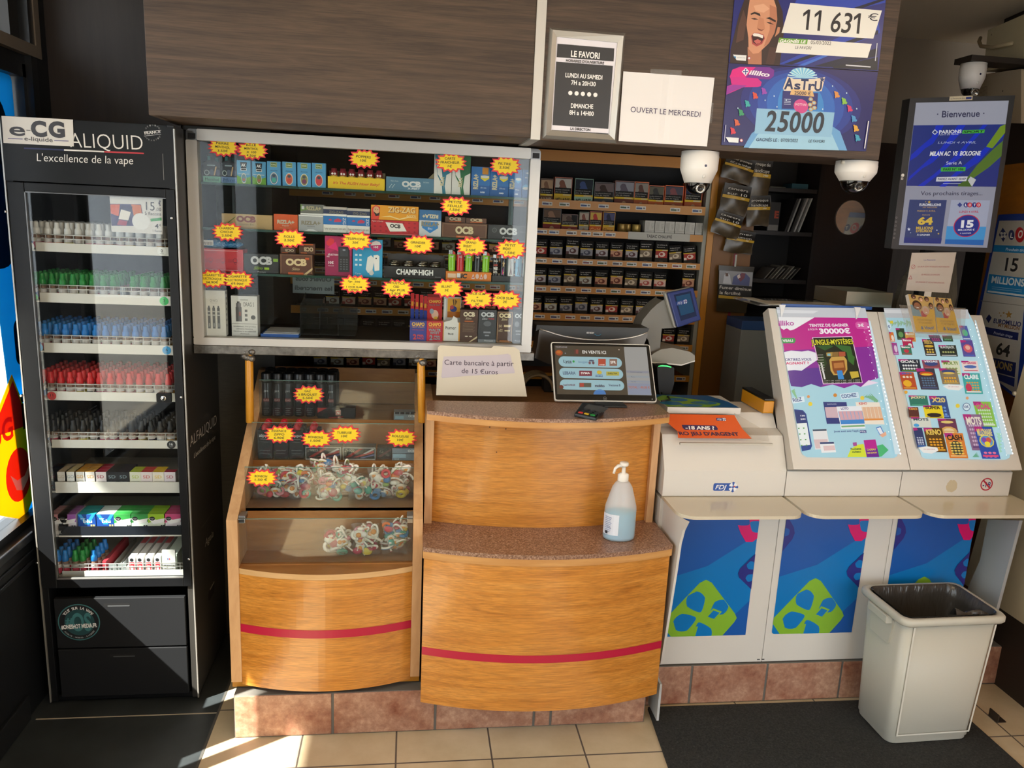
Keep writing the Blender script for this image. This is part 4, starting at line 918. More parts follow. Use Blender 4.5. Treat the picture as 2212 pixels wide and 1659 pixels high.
for i, (b, l, tc) in enumerate((((1018, 359, 1058.5, 421.5), 'leftmost', 'd08a2c'), ((1059, 361, 1099, 424), 'second', 'd08a2c'), ((1099.5, 366, 1127, 426), 'third', '2a6ab0'), ((1128, 367, 1157, 428), 'upside-down rightmost', '2a6ab0'))):
    up = 1 if i < 3 else -1; g = lambda v: v if up == 1 else 1-v
    good('filter_box', '%s of the four blue RIZLA+ filter boxes' % l, 'box', b, zA, Y1, .034, '1f6cb4', [('R', 0, 0, 1, .35, '1a5a9e'), T(.24 if up == 1 else .72, .48, .78, .16, 'RIZLA+', 'cfc6a4', ang=PI/2*up, bold=.05), ('R', .58 if up == 1 else .12, g(.98)-.0 if up == 1 else .02, .9 if up == 1 else .44, g(.74), tc), ('P', [(.5 if up == 1 else .04, g(.70)), (.95 if up == 1 else .49, g(.70)), (.95 if up == 1 else .49, g(.60)), (.72 if up == 1 else .27, g(.5)), (.5 if up == 1 else .04, g(.60))], 'e4d030' if i < 2 else '4aa4d8'), ('E', .72 if up == 1 else .27, g(.66), .22, .05, 'd8d8d4'), T(.66 if up == 1 else .34, g(.28), .3, .05, 'Ø 8 mm', 'dce8f0'), T(.62 if up == 1 else .36, g(.12), .24, .05, '100', 'e8f0f4', bold=.03)], top='2a7cc4', group=gA)
# shelf B
OCBW = dict(bold=.06)
good('paper_tray', 'kraft brown OCB Chanvre Bio rolling paper tray', 'box', (479, 455, 588, 486), zB, Y1, .06, 'b89a68', [T(.48, .66, .38, .38, 'OCB', '7a3026', **OCBW), T(.48, .30, .30, .14, 'Chanvre Bio', '6a6a40'), T(.5, .08, .7, .07, 'Papier pur chanvre bio non blanchi', '7a6240')] + [('P', [(.06+.025*k, .2+.075*k), (.085+.025*k, .18+.075*k), (.10+.025*k, .30+.075*k)], '5f7a34') for k in range(8)], group=gB, top='8a7048')
good('paper_box', 'orange RIZLA+ regular rolling paper box', 'box', (591.5, 457, 643, 491.5), zB, Y1, .05, 'd8581e', [T(.5, .52, .72, .22, 'RIZLA+', 'c8c0a8', bold=.05), T(.5, .3, .3, .1, 'Regular', 'd8c8b0', shear=.2), T(.5, .14, .5, .06, 'ROLLING PAPERS', 'e0a070')], group=gB, top='c04a18')
def stack(label, box, z, Y, d, col, items, top=None): return good('paper_box', label, 'box', box, z, Y, d, col, items, top=top, group=gB)
stack('lower silver RIZLA+ micron rolling paper box', (645, 460, 698, 495), zB, Y1, .045, 'a8aaac', [T(.5, .52, .78, .22, 'RIZLA+', '8a8470', bold=.05), ('R', 0, .92, 1, 1, 'e8e8e8'), T(.5, .3, .3, .07, 'MICRON', '50545a'), ('P', [(.2, 0), (.8, 0), (.6, .12), (.4, .12)], 'e4e6e8')])
zz = zB+FP(Y1).at(670, 460)[1]-FP(Y1).at(670, 495)[1]
stack('open silver RIZLA+ box lying on the other silver box', (649, 434, 700, 457), zz+.0008, Y1+.006, .04, '6a6c68', [T(.56, .62, .62, .34, 'RIZLA+', 'b0a884', bold=.05), ('P', [(0, 1), (.3, .5), (0, .3)], '6a8a48'), ('R', 0, 0, 1, .14, 'e8e8e4'), ('R', .05, .5, .16, .8, 'c4c8cc')])
ZZ = [T(.5, .1, .9, .08, 'Fumer nuit gravement à votre santé', '3a3a3c'), ('R', 0, 0, 1, .30, 'e6e4de'), T(.5, .15, .9, .1, 'Fumer nuit gravement à votre santé', '3a3a3c'), ('R', 0, .30, 1, .64, '2272b8'), ('P', [(.45, .40), (.75, .42), (.78, .50), (.62, .56), (.48, .50)], 'c83a5c'), ('P', [(.22, .46), (.36, .46), (.34, .52), (.25, .52)], 'c83a5c'), T(.9, .46, .28, .12, 'ZIG', 'e4e4e0', ang=-PI/2), ('R', 0, .64, 1, .72, 'e8e6e2'), ('R', 0, .72, 1, .90, '1c2c50'), T(.55, .80, .6, .09, 'ZIG-ZAG', '8a8468'), ('R', 0, .90, 1, 1, 'b8b0a8')]
stack('left of the two blue and white ZIG-ZAG stacks', (698.5, 443, 749, 498), zB, Y1, .045, '2272b8', ZZ[1:])
stack('right of the two blue and white ZIG-ZAG stacks', (749.5, 447, 799, 500.5), zB, Y1, .045, '2272b8', ZZ[1:])
stack('red OCB rolling paper tray with a white booklet printed on it', (801.5, 476, 904, 507), zB, Y1, .06, 'c0202c', [('E', .08+.12*(k % 8), .25+.3*(k//8), .025, .06, '9a1824') for k in range(24)] + [('P', [(.30, .86), (.66, .82), (.75, .28), (.40, .22)], 'e8e2da'), T(.51, .62, .22, .24, 'OCB', '2a2a2c', bold=.05, ang=-.05), ('R', 0, .03, 1, .06, 'e0a0a0'), T(.14, .92, .24, .1, 'Papier à Rouler', 'e8c0bc')])
zz = zB+FP(Y1).at(850, 476)[1]-FP(Y1).at(850, 507)[1]
stack('orange ZIG-ZAG box with a bearded man standing on the red tray', (801.5, 443, 904, 474.5), zz+.0008, Y1+.002, .04, 'e09a20', [('P', [(0, 0), (.02, .8), (.10, 1), (.19, .85), (.18, .3), (.16, 0)], 'd83a2c'), ('E', .11, .64, .065, .26, 'd8a880'), ('P', [(.05, .55), (.12, .40), (.185, .5), (.17, .28), (.10, .22)], '2a1c18'), ('R', .08, .68, .10, .72, '2a1c18'), ('R', .13, .66, .15, .70, '2a1c18'), T(.65, .70, .58, .36, 'ZIG-ZAG', '8a4a1c', bold=.05), T(.642, .72, .58, .36, 'ZIG-ZAG', 'e8c888', bold=.03), ('P', [(.2, .2), (.4, .3), (.6, .12), (.8, .3), (.98, .2), (.8, .22), (.6, .04), (.4, .22)], 'ecd090'), T(.85, .34, .2, .14, '609%', 'ecd8a0')])
good('paper_box', 'white and blue upside-down lidded RIZLA+ micro paper box', 'box', (905.5, 454, 953, 511), zB, Y1, .04, 'd0d2d4', [('R', 0, .6, 1, 1, '2f6a9e'), T(.5, .76, .72, .13, 'RIZLA+', 'd0c8a8', ang=PI, bold=.05), ('P', [(.14, .55), (.86, .55), (.86, .32), (.5, .12), (.14, .32)], '2a7ec4'), T(.5, .47, .8, .17, 'RIZLA+', '8a8672', bold=.05), T(.5, .30, .2, .08, 'Bleu', 'dce8f0')], group=gB)
good('paper_tray', 'brown OCB virgin paper tray on the second shelf', 'box', (954, 482, 1052, 514), zB, Y1, .06, '5f3a24', [('R', .02, .05, .98, .07, 'a08464'), ('R', .02, .88, .98, .90, 'a08464'), ('R', .02, .05, .027, .9, 'a08464'), ('R', .973, .05, .98, .9, 'a08464'), T(.5, .52, .40, .44, 'OCB', 'd8c8a0', **OCBW), ('R', .32, 0, .68, .14, 'd0662c'), T(.5, .07, .3, .06, 'VIRGIN PAPER', 'f0d8c0')], top='4a2c1c', group=gB)
zz = zB+FP(Y1).at(1000, 482)[1]-FP(Y1).at(1000, 514)[1]
for i, b in enumerate(((962, 469, 1005, 481), (1007, 472, 1051, 483))):
    good('paper_booklet', 'brown OCB booklet lying on the brown tray, %s one' % ('left', 'right')[i], 'booklet', b, zz+.0008, Y1+.012, .03, '5a3622', [T(.5, .62, .6, .5, 'OCB', 'cbb894', **OCBW), ('R', .2, .1, .8, .26, 'c8622c')], group=gB)
good('paper_tray', 'black OCB premium paper tray at the right end of second shelf', 'box', (1054, 486, 1145.5, 517.5), zB, Y1, .06, '26282a', [('E', .15, .62, .055, .16, '6a6c6e'), ('E', .15, .62, .045, .13, '3a3c3e'), T(.48, .58, .42, .42, 'OCB', 'c4c6c8', **OCBW), T(.47, .14, .26, .14, 'Premium', 'd0d2d4', shear=.3), T(.84, .58, .18, .08, 'Papier à rouler', '8a8c8e')], top='3a3c3e', group=gB)
# shelf C
def red_ex(mb, F, x0, x1, z, z1):
    for k, cx in enumerate((.26, .54, .82)):
        u = x0+(x1-x0)*cx; v = z+(z1-z)*.5
        mb.ring(F, u, v, .006, .0075, M('6a1030', .5), .0008, 16); mb.ring(F, u, v-.008, .003, .0042, M('6a1030', .5), .0008, 12)
good('charcoal_box', 'red shisha charcoal box with three printed steps', 'box', (429.5, 529.5, 525, 578.5), zC, Y1, .07, 'c4202c', [('R', .1, .91, .88, .93, 'e8b8b8'), ('R', .1, .06, .88, .08, 'e8b8b8'), T(.26, .84, .3, .05, 'INSTRUCTIONS', '6a1030'), ('R', .1, .12, .3, .13, '6a1030')] + [('R', .1+.28*k, .40+.06*j, .2+.28*k, .415+.06*j, '7a1430') for k in range(3) for j in range(3)], top='8a1420', group=gC, extra=red_ex)
zz = zC+FP(Y1).at(475, 529.5)[1]-FP(Y1).at(475, 578.5)[1]
def foil(u, v):
    x0, x1 = FP(Y1).at(429, 515)[0], FP(Y1).at(521, 515)[0]
    h = .027; e = 1-abs(2*u-1)**6
    a = 2*PI*v
    return Vector((x0+(x1-x0)*u, Y1+.03-.026*math.sin(a)*max(e, .15), zz+.016+.0145*math.cos(a)*max(e, .12)+.0012*math.sin(u*40)*math.cos(a*3)))
mb = MB().grid(foil, 28, 18, speckle('blue_foil', [(.35, '24649e'), (.6, '4f94c4'), (.72, 'b0d4e8')], 180, .2, 2), flip=True)
mb.rect(FP(Y1+.002), FP(Y1).at(437, 508)[0], zz+.010, FP(Y1).at(460, 508)[0], zz+.027, M('dcdcdc', .5), .0); 
for k in range(8): u = FP(Y1).at(439+2.5*k, 508)[0]; mb.rect(FP(Y1+.002), u, zz+.012, u+.0016, zz+.022, PEN, .0003)
tag(mb.build('charcoal_pack'), 'blue foil charcoal pack with barcode lying on the red box', 'pack', gC)
good('paper_box', 'black OCB slim box with green print', 'box', (527, 541, 602, 582), zC, Y1, .05, '1e2022', [T(.5, .66, .62, .38, 'OCB', 'c8cacc', **OCBW), T(.40, .26, .26, .16, 'Slim', '9ac030', shear=.4), ('R', .58, .18, .72, .30, '9ac030'), ('R', .84, .62, .98, .78, '7ea83a'), ('R', .02, .06, .98, .075, '6a6c6e'), T(.5, .06, .24, .09, 'Premium', 'c4c6c8', shear=.3)], top='3c3e3c', group=gC)
good('paper_box', 'brown OCB slim box with tan lettering on the third shelf', 'box', (604.5, 542.5, 675, 586), zC, Y1, .05, '5c3320', [('R', .03, .93, .97, .945, 'a07a54'), ('R', .03, .05, .045, .94, 'a07a54'), ('R', .955, .05, .97, .94, 'a07a54'), T(.5, .60, .64, .30, 'OCB', 'e0c89a', **OCBW), T(.48, .26, .24, .14, 'Slim', 'e0c89a', shear=.4), ('R', .25, 0, .72, .09, 'd05a28'), ('P', [(.72, 0), (.82, 0), (1, .24), (1, .36)], 'd8bc8c'), ('R', .78, .74, .9, .84, 'd05a28')], top='46281a', group=gC)
zz = zC+FP(Y1).at(640, 542.5)[1]-FP(Y1).at(640, 586)[1]
for i, b in enumerate(((606, 527, 638, 541), (646, 521, 680, 543.5))):
    good('paper_booklet', 'brown OCB booklet on the tan lettered brown box, %s one' % ('left', 'right')[i], 'booklet', b, zz+.0008, Y1+.014, .02, '5a3622', [T(.6, .45, .6, .36, 'OCB', 'c8b08c', ang=PI, **OCBW), ('R', .1, .86, .9, .96, 'd0662c'), ('R', .1, .04, .5, .14, 'd0662c')], group=gC)
good('phone_box', 'purple red mobile phone box with black keypad phone', 'box', (702, 504, 760, 589.5), zC, Y1, .04, '9a1c50', [('P', [(0, 1), (1, 1), (1, .5), (.5, .7), (0, .5)], 'b81c5c'), ('P', [(.05, .85), (.2, .95), (.34, .92), (.34, .82), (.18, .74), (.06, .78)], 'e02c3c'), ('P', [(.1, .70), (.4, .86), (.5, .62), (.36, .66)], 'e01c70'), T(.3, .53, .38, .04, 'SÉLECTION', 'f0dce4', bold=.03), T(.12, .48, .1, .03, 'F2', 'f0dce4', bold=.03), T(.22, .33, .2, .06, '10€', 'f0dce4', bold=.04), T(.22, .25, .2, .025, 'INCLUS', 'f0dce4'), ('R', .50, .10, .92, .74, '26262a'), ('R', .60, .76, .74, .86, '1e1e22'), ('R', .56, .50, .86, .70, '3a3c44'), ('R', .66, .64, .76, .68, '9aa0a8')] + [('R', .56+.11*(k % 3), .16+.06*(k//3), .63+.11*(k % 3), .19+.06*(k//3), '5a5c62') for k in range(15)], group=gC)
good('phone_box', 'light blue mobile phone box with white flip phone', 'box', (762, 515, 826, 596), zC, Y1, .04, '2f9ccc', [('P', [(.44, .2), (.50, .52), (.62, .58), (.74, .48), (.66, .16), (.52, .10)], 'e4e4e2'), ('P', [(.54, .12), (.66, .20), (.72, .10), (.66, .04), (.58, .05)], 'd0d0ce'), ('P', [(.74, .16), (.90, .18), (.90, .56), (.84, .60), (.70, .58)], 'eceae8'), ('E', .79, .5, .025, .02, '2a2a2c'), ('E', .78, .83, .19, .14, 'c02470'), ('P', [(.60, .84), (.95, .87), (.90, .94), (.78, .97), (.66, .93)], 'e8e0e4'), T(.78, .80, .16, .05, '10€', 'f0e8ec', bold=.04)] + [('R', .08+.14*(k % 2), .55-.13*(k//2), .16+.14*(k % 2), .60-.13*(k//2), 'd8ecf4') for k in range(6)] + [T(.18, .08, .2, .04, 'Carte', 'd8ecf4')], group=gC)
def gr_ex(mb, F, x0, x1, z, z1):
    mb.prism(FP(Y1+.055), [(x0+.006, z), (x1-.004, z), (x1-.002, z1+.036), (x1-.012, z1+.040), (x0+.012, z1+.040)], -.003, 0, M('3c393a', .5))
    for xx in (x0, x1-.002): mb.add([(xx, Y1, z1), (xx, Y1+.055, z1+.034), (xx, Y1+.055, z1), (xx+.002, Y1, z1), (xx+.002, Y1+.055, z1+.034), (xx+.002, Y1+.055, z1)], [(0, 2, 1), (3, 4, 5), (0, 1, 4, 3)], M('2a2829', .5))
good('grinder_tray', 'black CHAMP HIGH counter tray holding metal grinders', 'tray', (829, 578, 962, 602.5), zC, Y1, .056, '1b1c1e', [T(.5, .55, .60, .46, 'CHAMP·HIGH', 'f0f0ee', bold=.03), T(.88, .18, .1, .1, 'GRINDER', '9a9c9c'), ('R', 0, .94, 1, 1, '3a3c3e')], group=gC, extra=gr_ex)
zz = zC+FP(Y1).at(895, 578)[1]-FP(Y1).at(895, 602.5)[1]
for i, px in enumerate((851, 881, 912, 940)):
    x = FP(Y1+.02).at(px, 570)[0]
    mb = MB()
    for k, (r, z0, z1, dx) in enumerate(((.020, 0, .009, 0), (.0185, .0095, .014, .001), (.016, .0145, .019, .004))):
        mb.lathe([(r*.94, z0), (r, z0+.001), (r, z1-.001), (r*.94, z1)], x+dx, Y1+.028, M('7a7468', .18, .9), 22, zz+.0005)
    tag(mb.build('grinder'), 'round metal grinder in the black tray, %s from left' % ORD[i+1], 'grinder', 'metal grinders in the black tray')
def hz(a): return [T(.36, .5, .22, .5, 'BIC', '20201e', bold=.06, shear=.15), ('R', .04, .25, .22, .75, 'e8c8a8'), ('R', .24, .3, .32, .8, 'dcdcd8')] + [('P', [(.60+.09*k-.035, .2), (.60+.09*k+.035, .2), (.60+.09*k, .8)], 'e4dcd4') if k % 2 == 0 else ('E', .60+.09*k, .5, .038, .3, 'd8bcb4') for k in range(4)] + [('P', [(.60+.18*k-.02, .28), (.60+.18*k+.02, .28), (.60+.18*k, .6)], 'c03a2c') for k in range(2)]
good('lighter_tray', 'orange BIC lighter display tray on the third shelf', 'tray', (963, 588, 1061, 606.5), zC, Y1, .05, 'd8791c', hz(0), group=gC)
zz = zC+FP(Y1).at(1010, 588)[1]-FP(Y1).at(1010, 606.5)[1]
def lighter(px, Y, z, w, h, col, label, group, deco=None, topc='d83a2c'):
    x = FP(Y).at(px, 565)[0]
    t = empty('lighter', (x, Y+w*.3, z), label, 'lighter', group)
    mb = MB(); n = 16; prof = [(1, 0), (1, h)]
    for zz0, zz1 in ((0, h),):
        vs = []; 
        for zc in (zz0, zz1):
            for i in range(n): a = 2*PI*i/n; vs.append((x+w/2*math.cos(a), Y+w*.3+w*.3*math.sin(a), z+.0004+zc))
        mb.add(vs, [(i, (i+1) % n, n+(i+1) % n, n+i) for i in range(n)]+[tuple(range(n-1, -1, -1)), tuple(range(n, 2*n))], M(col, .25), False)
    if deco: art(mb, FP(Y-.0006), x-w*.36, z, w*.72, h, deco)
    else: art(mb, FP(Y-.0006), x-w*.32, z, w*.64, h, [('R', .2, .84, .8, .91, 'd8dcd0'), T(.5, .875, .4, .04, 'BIC', 'c03a2c')])
    mb.build('body', t)
    mb = MB().box(x-w*.42, x+w*.10, Y+w*.08, Y+w*.52, z+h+.0006, z+h+w*.62, M('c0c0bc', .25, .8)); mb.build('hood', t, bevel=.0012)
    mb = MB().prism(FP(Y+w*.12), [(x+w*.12, z+h+.0006), (x+w*.46, z+h+.0006), (x+w*.46, z+h+w*.30), (x+w*.14, z+h+w*.55)], -w*.36, 0, M(topc, .35)); mb.build('button', t)
for i, (px, c) in enumerate(((976, '86c420'), (994.5, 'c41c2c'), (1013, '86c420'), (1032, '1c1d1f'), (1050, '86c420'))):
    lighter(px, Y1+.012, zz, .0245, .056, c, 'large %s lighter, %s from left in the orange tray' % ({'8': 'lime green', 'c': 'red', '1': 'black'}[c[0]], ORD[i+1]), 'large lighters in the orange tray')
good('lighter_tray', 'low black tray of souvenir lighters at the shelf\'s right end', 'tray', (1063, 599.5, 1144, 611), zC, Y1, .045, '1d1e20', [('R', 0, .9, 1, 1, '34363a')], group=gC)
zz = zC+FP(Y1).at(1100, 599.5)[1]-FP(Y1).at(1100, 611)[1]
EIF = lambda c: [('P', [(.40, .10), (.46, .35), (.49, .75), (.51, .75), (.54, .35), (.60, .10), (.78, .10), (.58, .50), (.52, .86), (.48, .86), (.42, .50), (.22, .10)], c)]
for i, (px, c, tc, de, nm) in enumerate(((1071, '1e1c1c', 'd8582c', [T(.5, .85, .9, .10, 'PAPA', 'd8d4cc', bold=.04), T(.5, .62, .9, .12, 'LAPAR', 'c84a3c', bold=.04), T(.5, .42, .9, .14, 'PARIS', 'e4e0da', bold=.06), T(.5, .22, .9, .12, 'ISPA', 'd8d4cc', bold=.04)], 'black and white lettered'), (1088, '1c1a24', 'd0b82c', [('P', [(.5, .92), (.6, .78), (.78, .76), (.64, .66), (.68, .5), (.5, .6), (.32, .5), (.36, .66), (.22, .76), (.4, .78)], 'd8b888'), ('P', [(.2, .1), (.4, .5), (.6, .1)], 'c83a8a'), ('E', .6, .2, .1, .05, 'd8c83a')], 'black star patterned'), (1104.5, 'dcdcdc', 'b04a9a', EIF('5a2a4a'), 'white tower'), (1121, '7ab4d8', '3a8ac8', EIF('5a5a78')+[T(.28, .5, .5, .14, 'PARIS', '3a5a80', ang=PI/2)], 'pale blue PARIS'), (1138, 'e0e0dc', '4ab43a', EIF('2a5a34')+[T(.5, .92, .5, .05, 'Paris', '3a3a3a'), ('E', .3, .7, .12, .05, 'c84a4a')], 'white and green tower'))):
    lighter(px, Y1+.01, zz, .0215, .060, c, '%s souvenir lighter, %s from left in the low black tray' % (nm, ORD[i+1]), 'souvenir lighters in the black tray', de, tc)
# case floor
PENS = []
for k in range(3):
    x = .28+.21*k
    PENS += [('R', x-.06, .16, x+.06, .62, '1e1e20'), ('R', x-.035, .56, x+.035, .66, '1e1e20'), ('R', x-.05, .44, x+.05, .47, 'a8a8a4'), ('R', x-.05, .52, x+.05, .55, 'a8a8a4'), ('R', x-.02, .2, x+.02, .28, '8a8a88')]
good('vape_pen_box', 'white vape pen box with three black pens printed on it', 'box', (438, 629, 487, 727), zD, YV+.03, .035, 'd0ccc2', [T(.5, .78, .34, .05, 'Q16(C)', '6a665e'), T(.5, .725, .28, .022, 'Haut kit', '8a867c')] + PENS, group=gD, extra=lambda mb, F, x0, x1, z, z1: [mb.add([(x1+.0005, YV+.04, z+.03+.018*k), (x1+.0005, YV+.05, z+.03+.018*k), (x1+.0005, YV+.05, z+.038+.018*k), (x1+.0005, YV+.04, z+.038+.018*k)], [(0, 1, 2, 3)], M('3a3832', .5)) for k in range(7)] and None)
good('vape_kit_box', 'white DRAG S vape kit box with a nicotine warning', 'box', (500, 642, 556, 728.5), zD, YV+.04, .045, 'd6d4d0', [('R', 0, .30, 1, .31, '8a8886'), T(.5, .90, .3, .035, 'VOOPOO', '3a3a3a'), T(.68, .79, .40, .10, 'DRAG S', '2e2e30'), ('R', .17, .36, .40, .72, '4a4648'), ('R', .19, .72, .38, .82, '5a5658'), ('R', .23, .82, .33, .86, '2a2a2c'), ('R', .30, .50, .36, .60, '8a3a34'), ('R', .52, .60, .62, .66, '5a5a5c'), ('R', .52, .49, .62, .55, '5a5a5c'), ('R', .52, .38, .62, .44, '5a5a5c'), ('E', .84, .47, .09, .055, '3c3c40'), T(.5, .24, .88, .032, 'WARNING: This product', '3a3a3c'), T(.5, .18, .66, .032, 'contains nicotine.', '3a3a3c'), T(.5, .12, .86, .032, 'Nicotine is an addictive', '3a3a3c'), T(.5, .06, .36, .032, 'chemical.', '3a3a3c')], group=gD)
F = FP(YV+.035); xa, xb = F.at(563, 725)[0], F.at(645, 728)[0]
mb = MB().box(xa, xb, YV+.035, YV+.16, zD+.0004, zD+.010, M('2a58a4', .5)).box(xa+.008, xb, YV+.04, YV+.165, zD+.010, zD+.012, M('c4c6cc', .6)); mb.box(xa+.01, xb-.01, YV+.06, YV+.17, zD+.0125, zD+.014, M('b4b6bc', .6))
tag(mb.build('notepad'), 'blue notepad with white sheets lying in the display case', 'notepad', gD)
# smoked acrylic stands
ACR = glassmat('smoked_acrylic', (.50, .53, .53), 1.45, .04, white=.13, wcol='6a7478')
for i, px in enumerate((648, 690, 729)):
    F = FP(YV+.06); xa = F.at(px, 680)[0]; xb = F.at(px+38 if i else px+40, 680)[0]
    t = empty('acrylic_stand', ((xa+xb)/2, YV+.1, zD), 'smoked acrylic riser, %s from left in the display case' % ORD[i+1], 'stand', 'smoked acrylic risers')
    h = (.115, .10, .088)[i]; zD_ = zD; zD = zD_+.0008
    MB().add([(xa, YV+.06, zD), (xa, YV+.20, zD), (xa, YV+.20, zD+h+.02), (xa, YV+.06, zD+h-.012), (xa+.003, YV+.06, zD), (xa+.003, YV+.20, zD), (xa+.003, YV+.20, zD+h+.02), (xa+.003, YV+.06, zD+h-.012)], [(0, 3, 2, 1), (4, 5, 6, 7), (0, 4, 7, 3), (3, 7, 6, 2), (2, 6, 5, 1)], ACR).build('side_panel', t)
    MB().box(xa+.003, xb, YV+.19, YV+.193, zD, zD+h, ACR).box(xa+.003, xb, YV+.07, YV+.19, zD+.004, zD+.007, ACR).build('back_panel', t); zD = zD_
# sheet at the back of the case painted with a notice's mirrored reflection
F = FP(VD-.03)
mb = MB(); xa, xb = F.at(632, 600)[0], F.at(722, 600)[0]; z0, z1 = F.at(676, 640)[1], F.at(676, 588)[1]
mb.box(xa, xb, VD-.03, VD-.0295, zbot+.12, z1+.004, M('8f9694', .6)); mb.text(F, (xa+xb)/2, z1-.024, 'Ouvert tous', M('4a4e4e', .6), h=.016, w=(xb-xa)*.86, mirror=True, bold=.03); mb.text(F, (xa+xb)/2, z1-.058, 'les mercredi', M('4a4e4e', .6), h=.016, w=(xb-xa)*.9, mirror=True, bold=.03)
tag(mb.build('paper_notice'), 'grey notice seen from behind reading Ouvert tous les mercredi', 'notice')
# wraps and papers at the right
def sachets(mb, F, x0, x1, z, z1, cols, n, top): pass
good('wrap_dispenser', 'blue CHAPO hemp wraps dispenser box', 'box', (885, 698, 921, 742), zD, YV+.03, .05, '3a4290', [T(.5, .82, .76, .16, 'CHAPO', 'e0b048', bold=.05), T(.5, .68, .74, .07, 'HEMP WRAPS', 'd09a44'), T(.5, .54, .7, .05, 'THE WISH LICKERS', 'c84a44'), T(.3, .2, .2, .24, '2', 'd04a4c', bold=.05), T(.66, .26, .4, .09, 'PER', 'd04a4c', bold=.04), T(.66, .13, .44, .09, 'PACK', 'd04a4c', bold=.04)], group=gD)
good('wrap_dispenser', 'red CHAPO hemp wraps dispenser box', 'box', (921.5, 700, 956, 743.5), zD, YV+.03, .05, 'bc2438', [T(.5, .84, .78, .16, 'CHAPO', 'e0b048', bold=.05), T(.5, .70, .76, .07, 'HEMP WRAPS', 'd09a44'), T(.5, .56, .78, .12, 'WALTR', '8a9aa0', bold=.04), T(.5, .42, .6, .12, 'WHIT', '8a9aa0', bold=.04), T(.28, .18, .2, .24, '2', '8a9aa0', bold=.05), T(.66, .24, .4, .09, 'PER', '8a9aa0', bold=.04), T(.66, .11, .44, .09, 'PACK', '8a9aa0', bold=.04)], group=gD)
def sachet(label, box, Y, zbase, col, items, lean=.0, name='wrap_sachet'):
    F = FP(Y); xl, yt, xr, yb = box; x0, x1 = F.at(xl, (yt+yb)/2)[0], F.at(xr, (yt+yb)/2)[0]; h = F.at(xl, yt)[1]-zbase
    mb = MB().prism(F, [(x0, zbase+.0006), (x1, zbase+.0006), (x1, zbase+h), (x0, zbase+h)], -.004, 0, M(col, .22))
    art(mb, F, x0, zbase, x1-x0, h, items, rough=.25); o = mb.build(name, bevel=.0012)
    return tag(o, label, 'sachet', 'wrap sachets in the display case')
zh = zD+.03
for i, px in enumerate((887, 897, 906.5, 915)):
    sachet('blue sachet with red top in the blue dispenser, %s from left' % ORD[i+1], (px, 633+2*i, px+7.5, 700), YV+.084+.004*(i % 2), zD, '22388c', [('R', 0, .66, 1, 1, 'b8242c'), ('R', .2, .72, .8, .82, 'c8902c'), ('R', 0, .0, 1, .3, '14161c')])
sachet('red CHAPO sachet standing in the red dispenser', (923, 635, 955, 701), YV+.084, zD, 'b82c30', [('R', 0, .93, 1, 1, '8a1a20'), T(.5, .84, .8, .06, 'CHAPO', 'e0b048', bold=.04), T(.5, .76, .74, .04, 'WALTR WHIT', '6a8a98'), ('E', .52, .55, .24, .10, 'd8b09a'), ('E', .3, .62, .14, .06, '8a9aa8'), ('E', .6, .46, .16, .05, 'd8b048'), ('P', [(.66, .46), (.85, .56), (.8, .44)], '8a4a2c'), ('R', 0, 0, 1, .40, '3a1c20')])
good('wrap_dispenser', 'white Fumer tue blunt dispenser box', 'box', (956.5, 703, 993, 745), zD, YV+.03, .05, 'd8d6d2', [('R', 0, 0, .05, 1, 'c88a2c'), ('R', .92, 0, 1, 1, 'c88a2c'), ('R', 0, 0, 1, .04, '4a2c1c'), T(.46, .72, .62, .17, 'Fumer', '2a2a2c'), T(.46, .42, .34, .14, 'tue', '2a2a2c')], group=gD, extra=lambda mb, F, x0, x1, z, z1: mb.prism(F, [(x0+.004, z1), (x1-.008, z1), (x1-.010, z1+.014), (x0+(x1-x0)*.6, z1+.022), (x0+(x1-x0)*.5, z1+.008)], -.002, 0, M('d8d6d2', .4)))
sachet('orange and silver blunt sachet standing in the white dispenser', (958, 641, 996, 701), YV+.084, zD, 'c0bebb', [('R', .22, .62, .96, .97, 'd89a2c'), ('R', .22, .52, .96, .66, 'a8601c'), ('E', .56, .72, .2, .07, '2a3a78'), ('P', [(.5, .94), (.56, .80), (.62, .80), (.58, .95)], '6a4a1c'), ('P', [(.64, .95), (.66, .8), (.76, .9)], '6a4a1c'), ('P', [(.36, .78), (.5, .82), (.6, .74), (.4, .7)], 'b03a3c'), ('R', .05, .1, .12, .95, 'e8e6e2')])
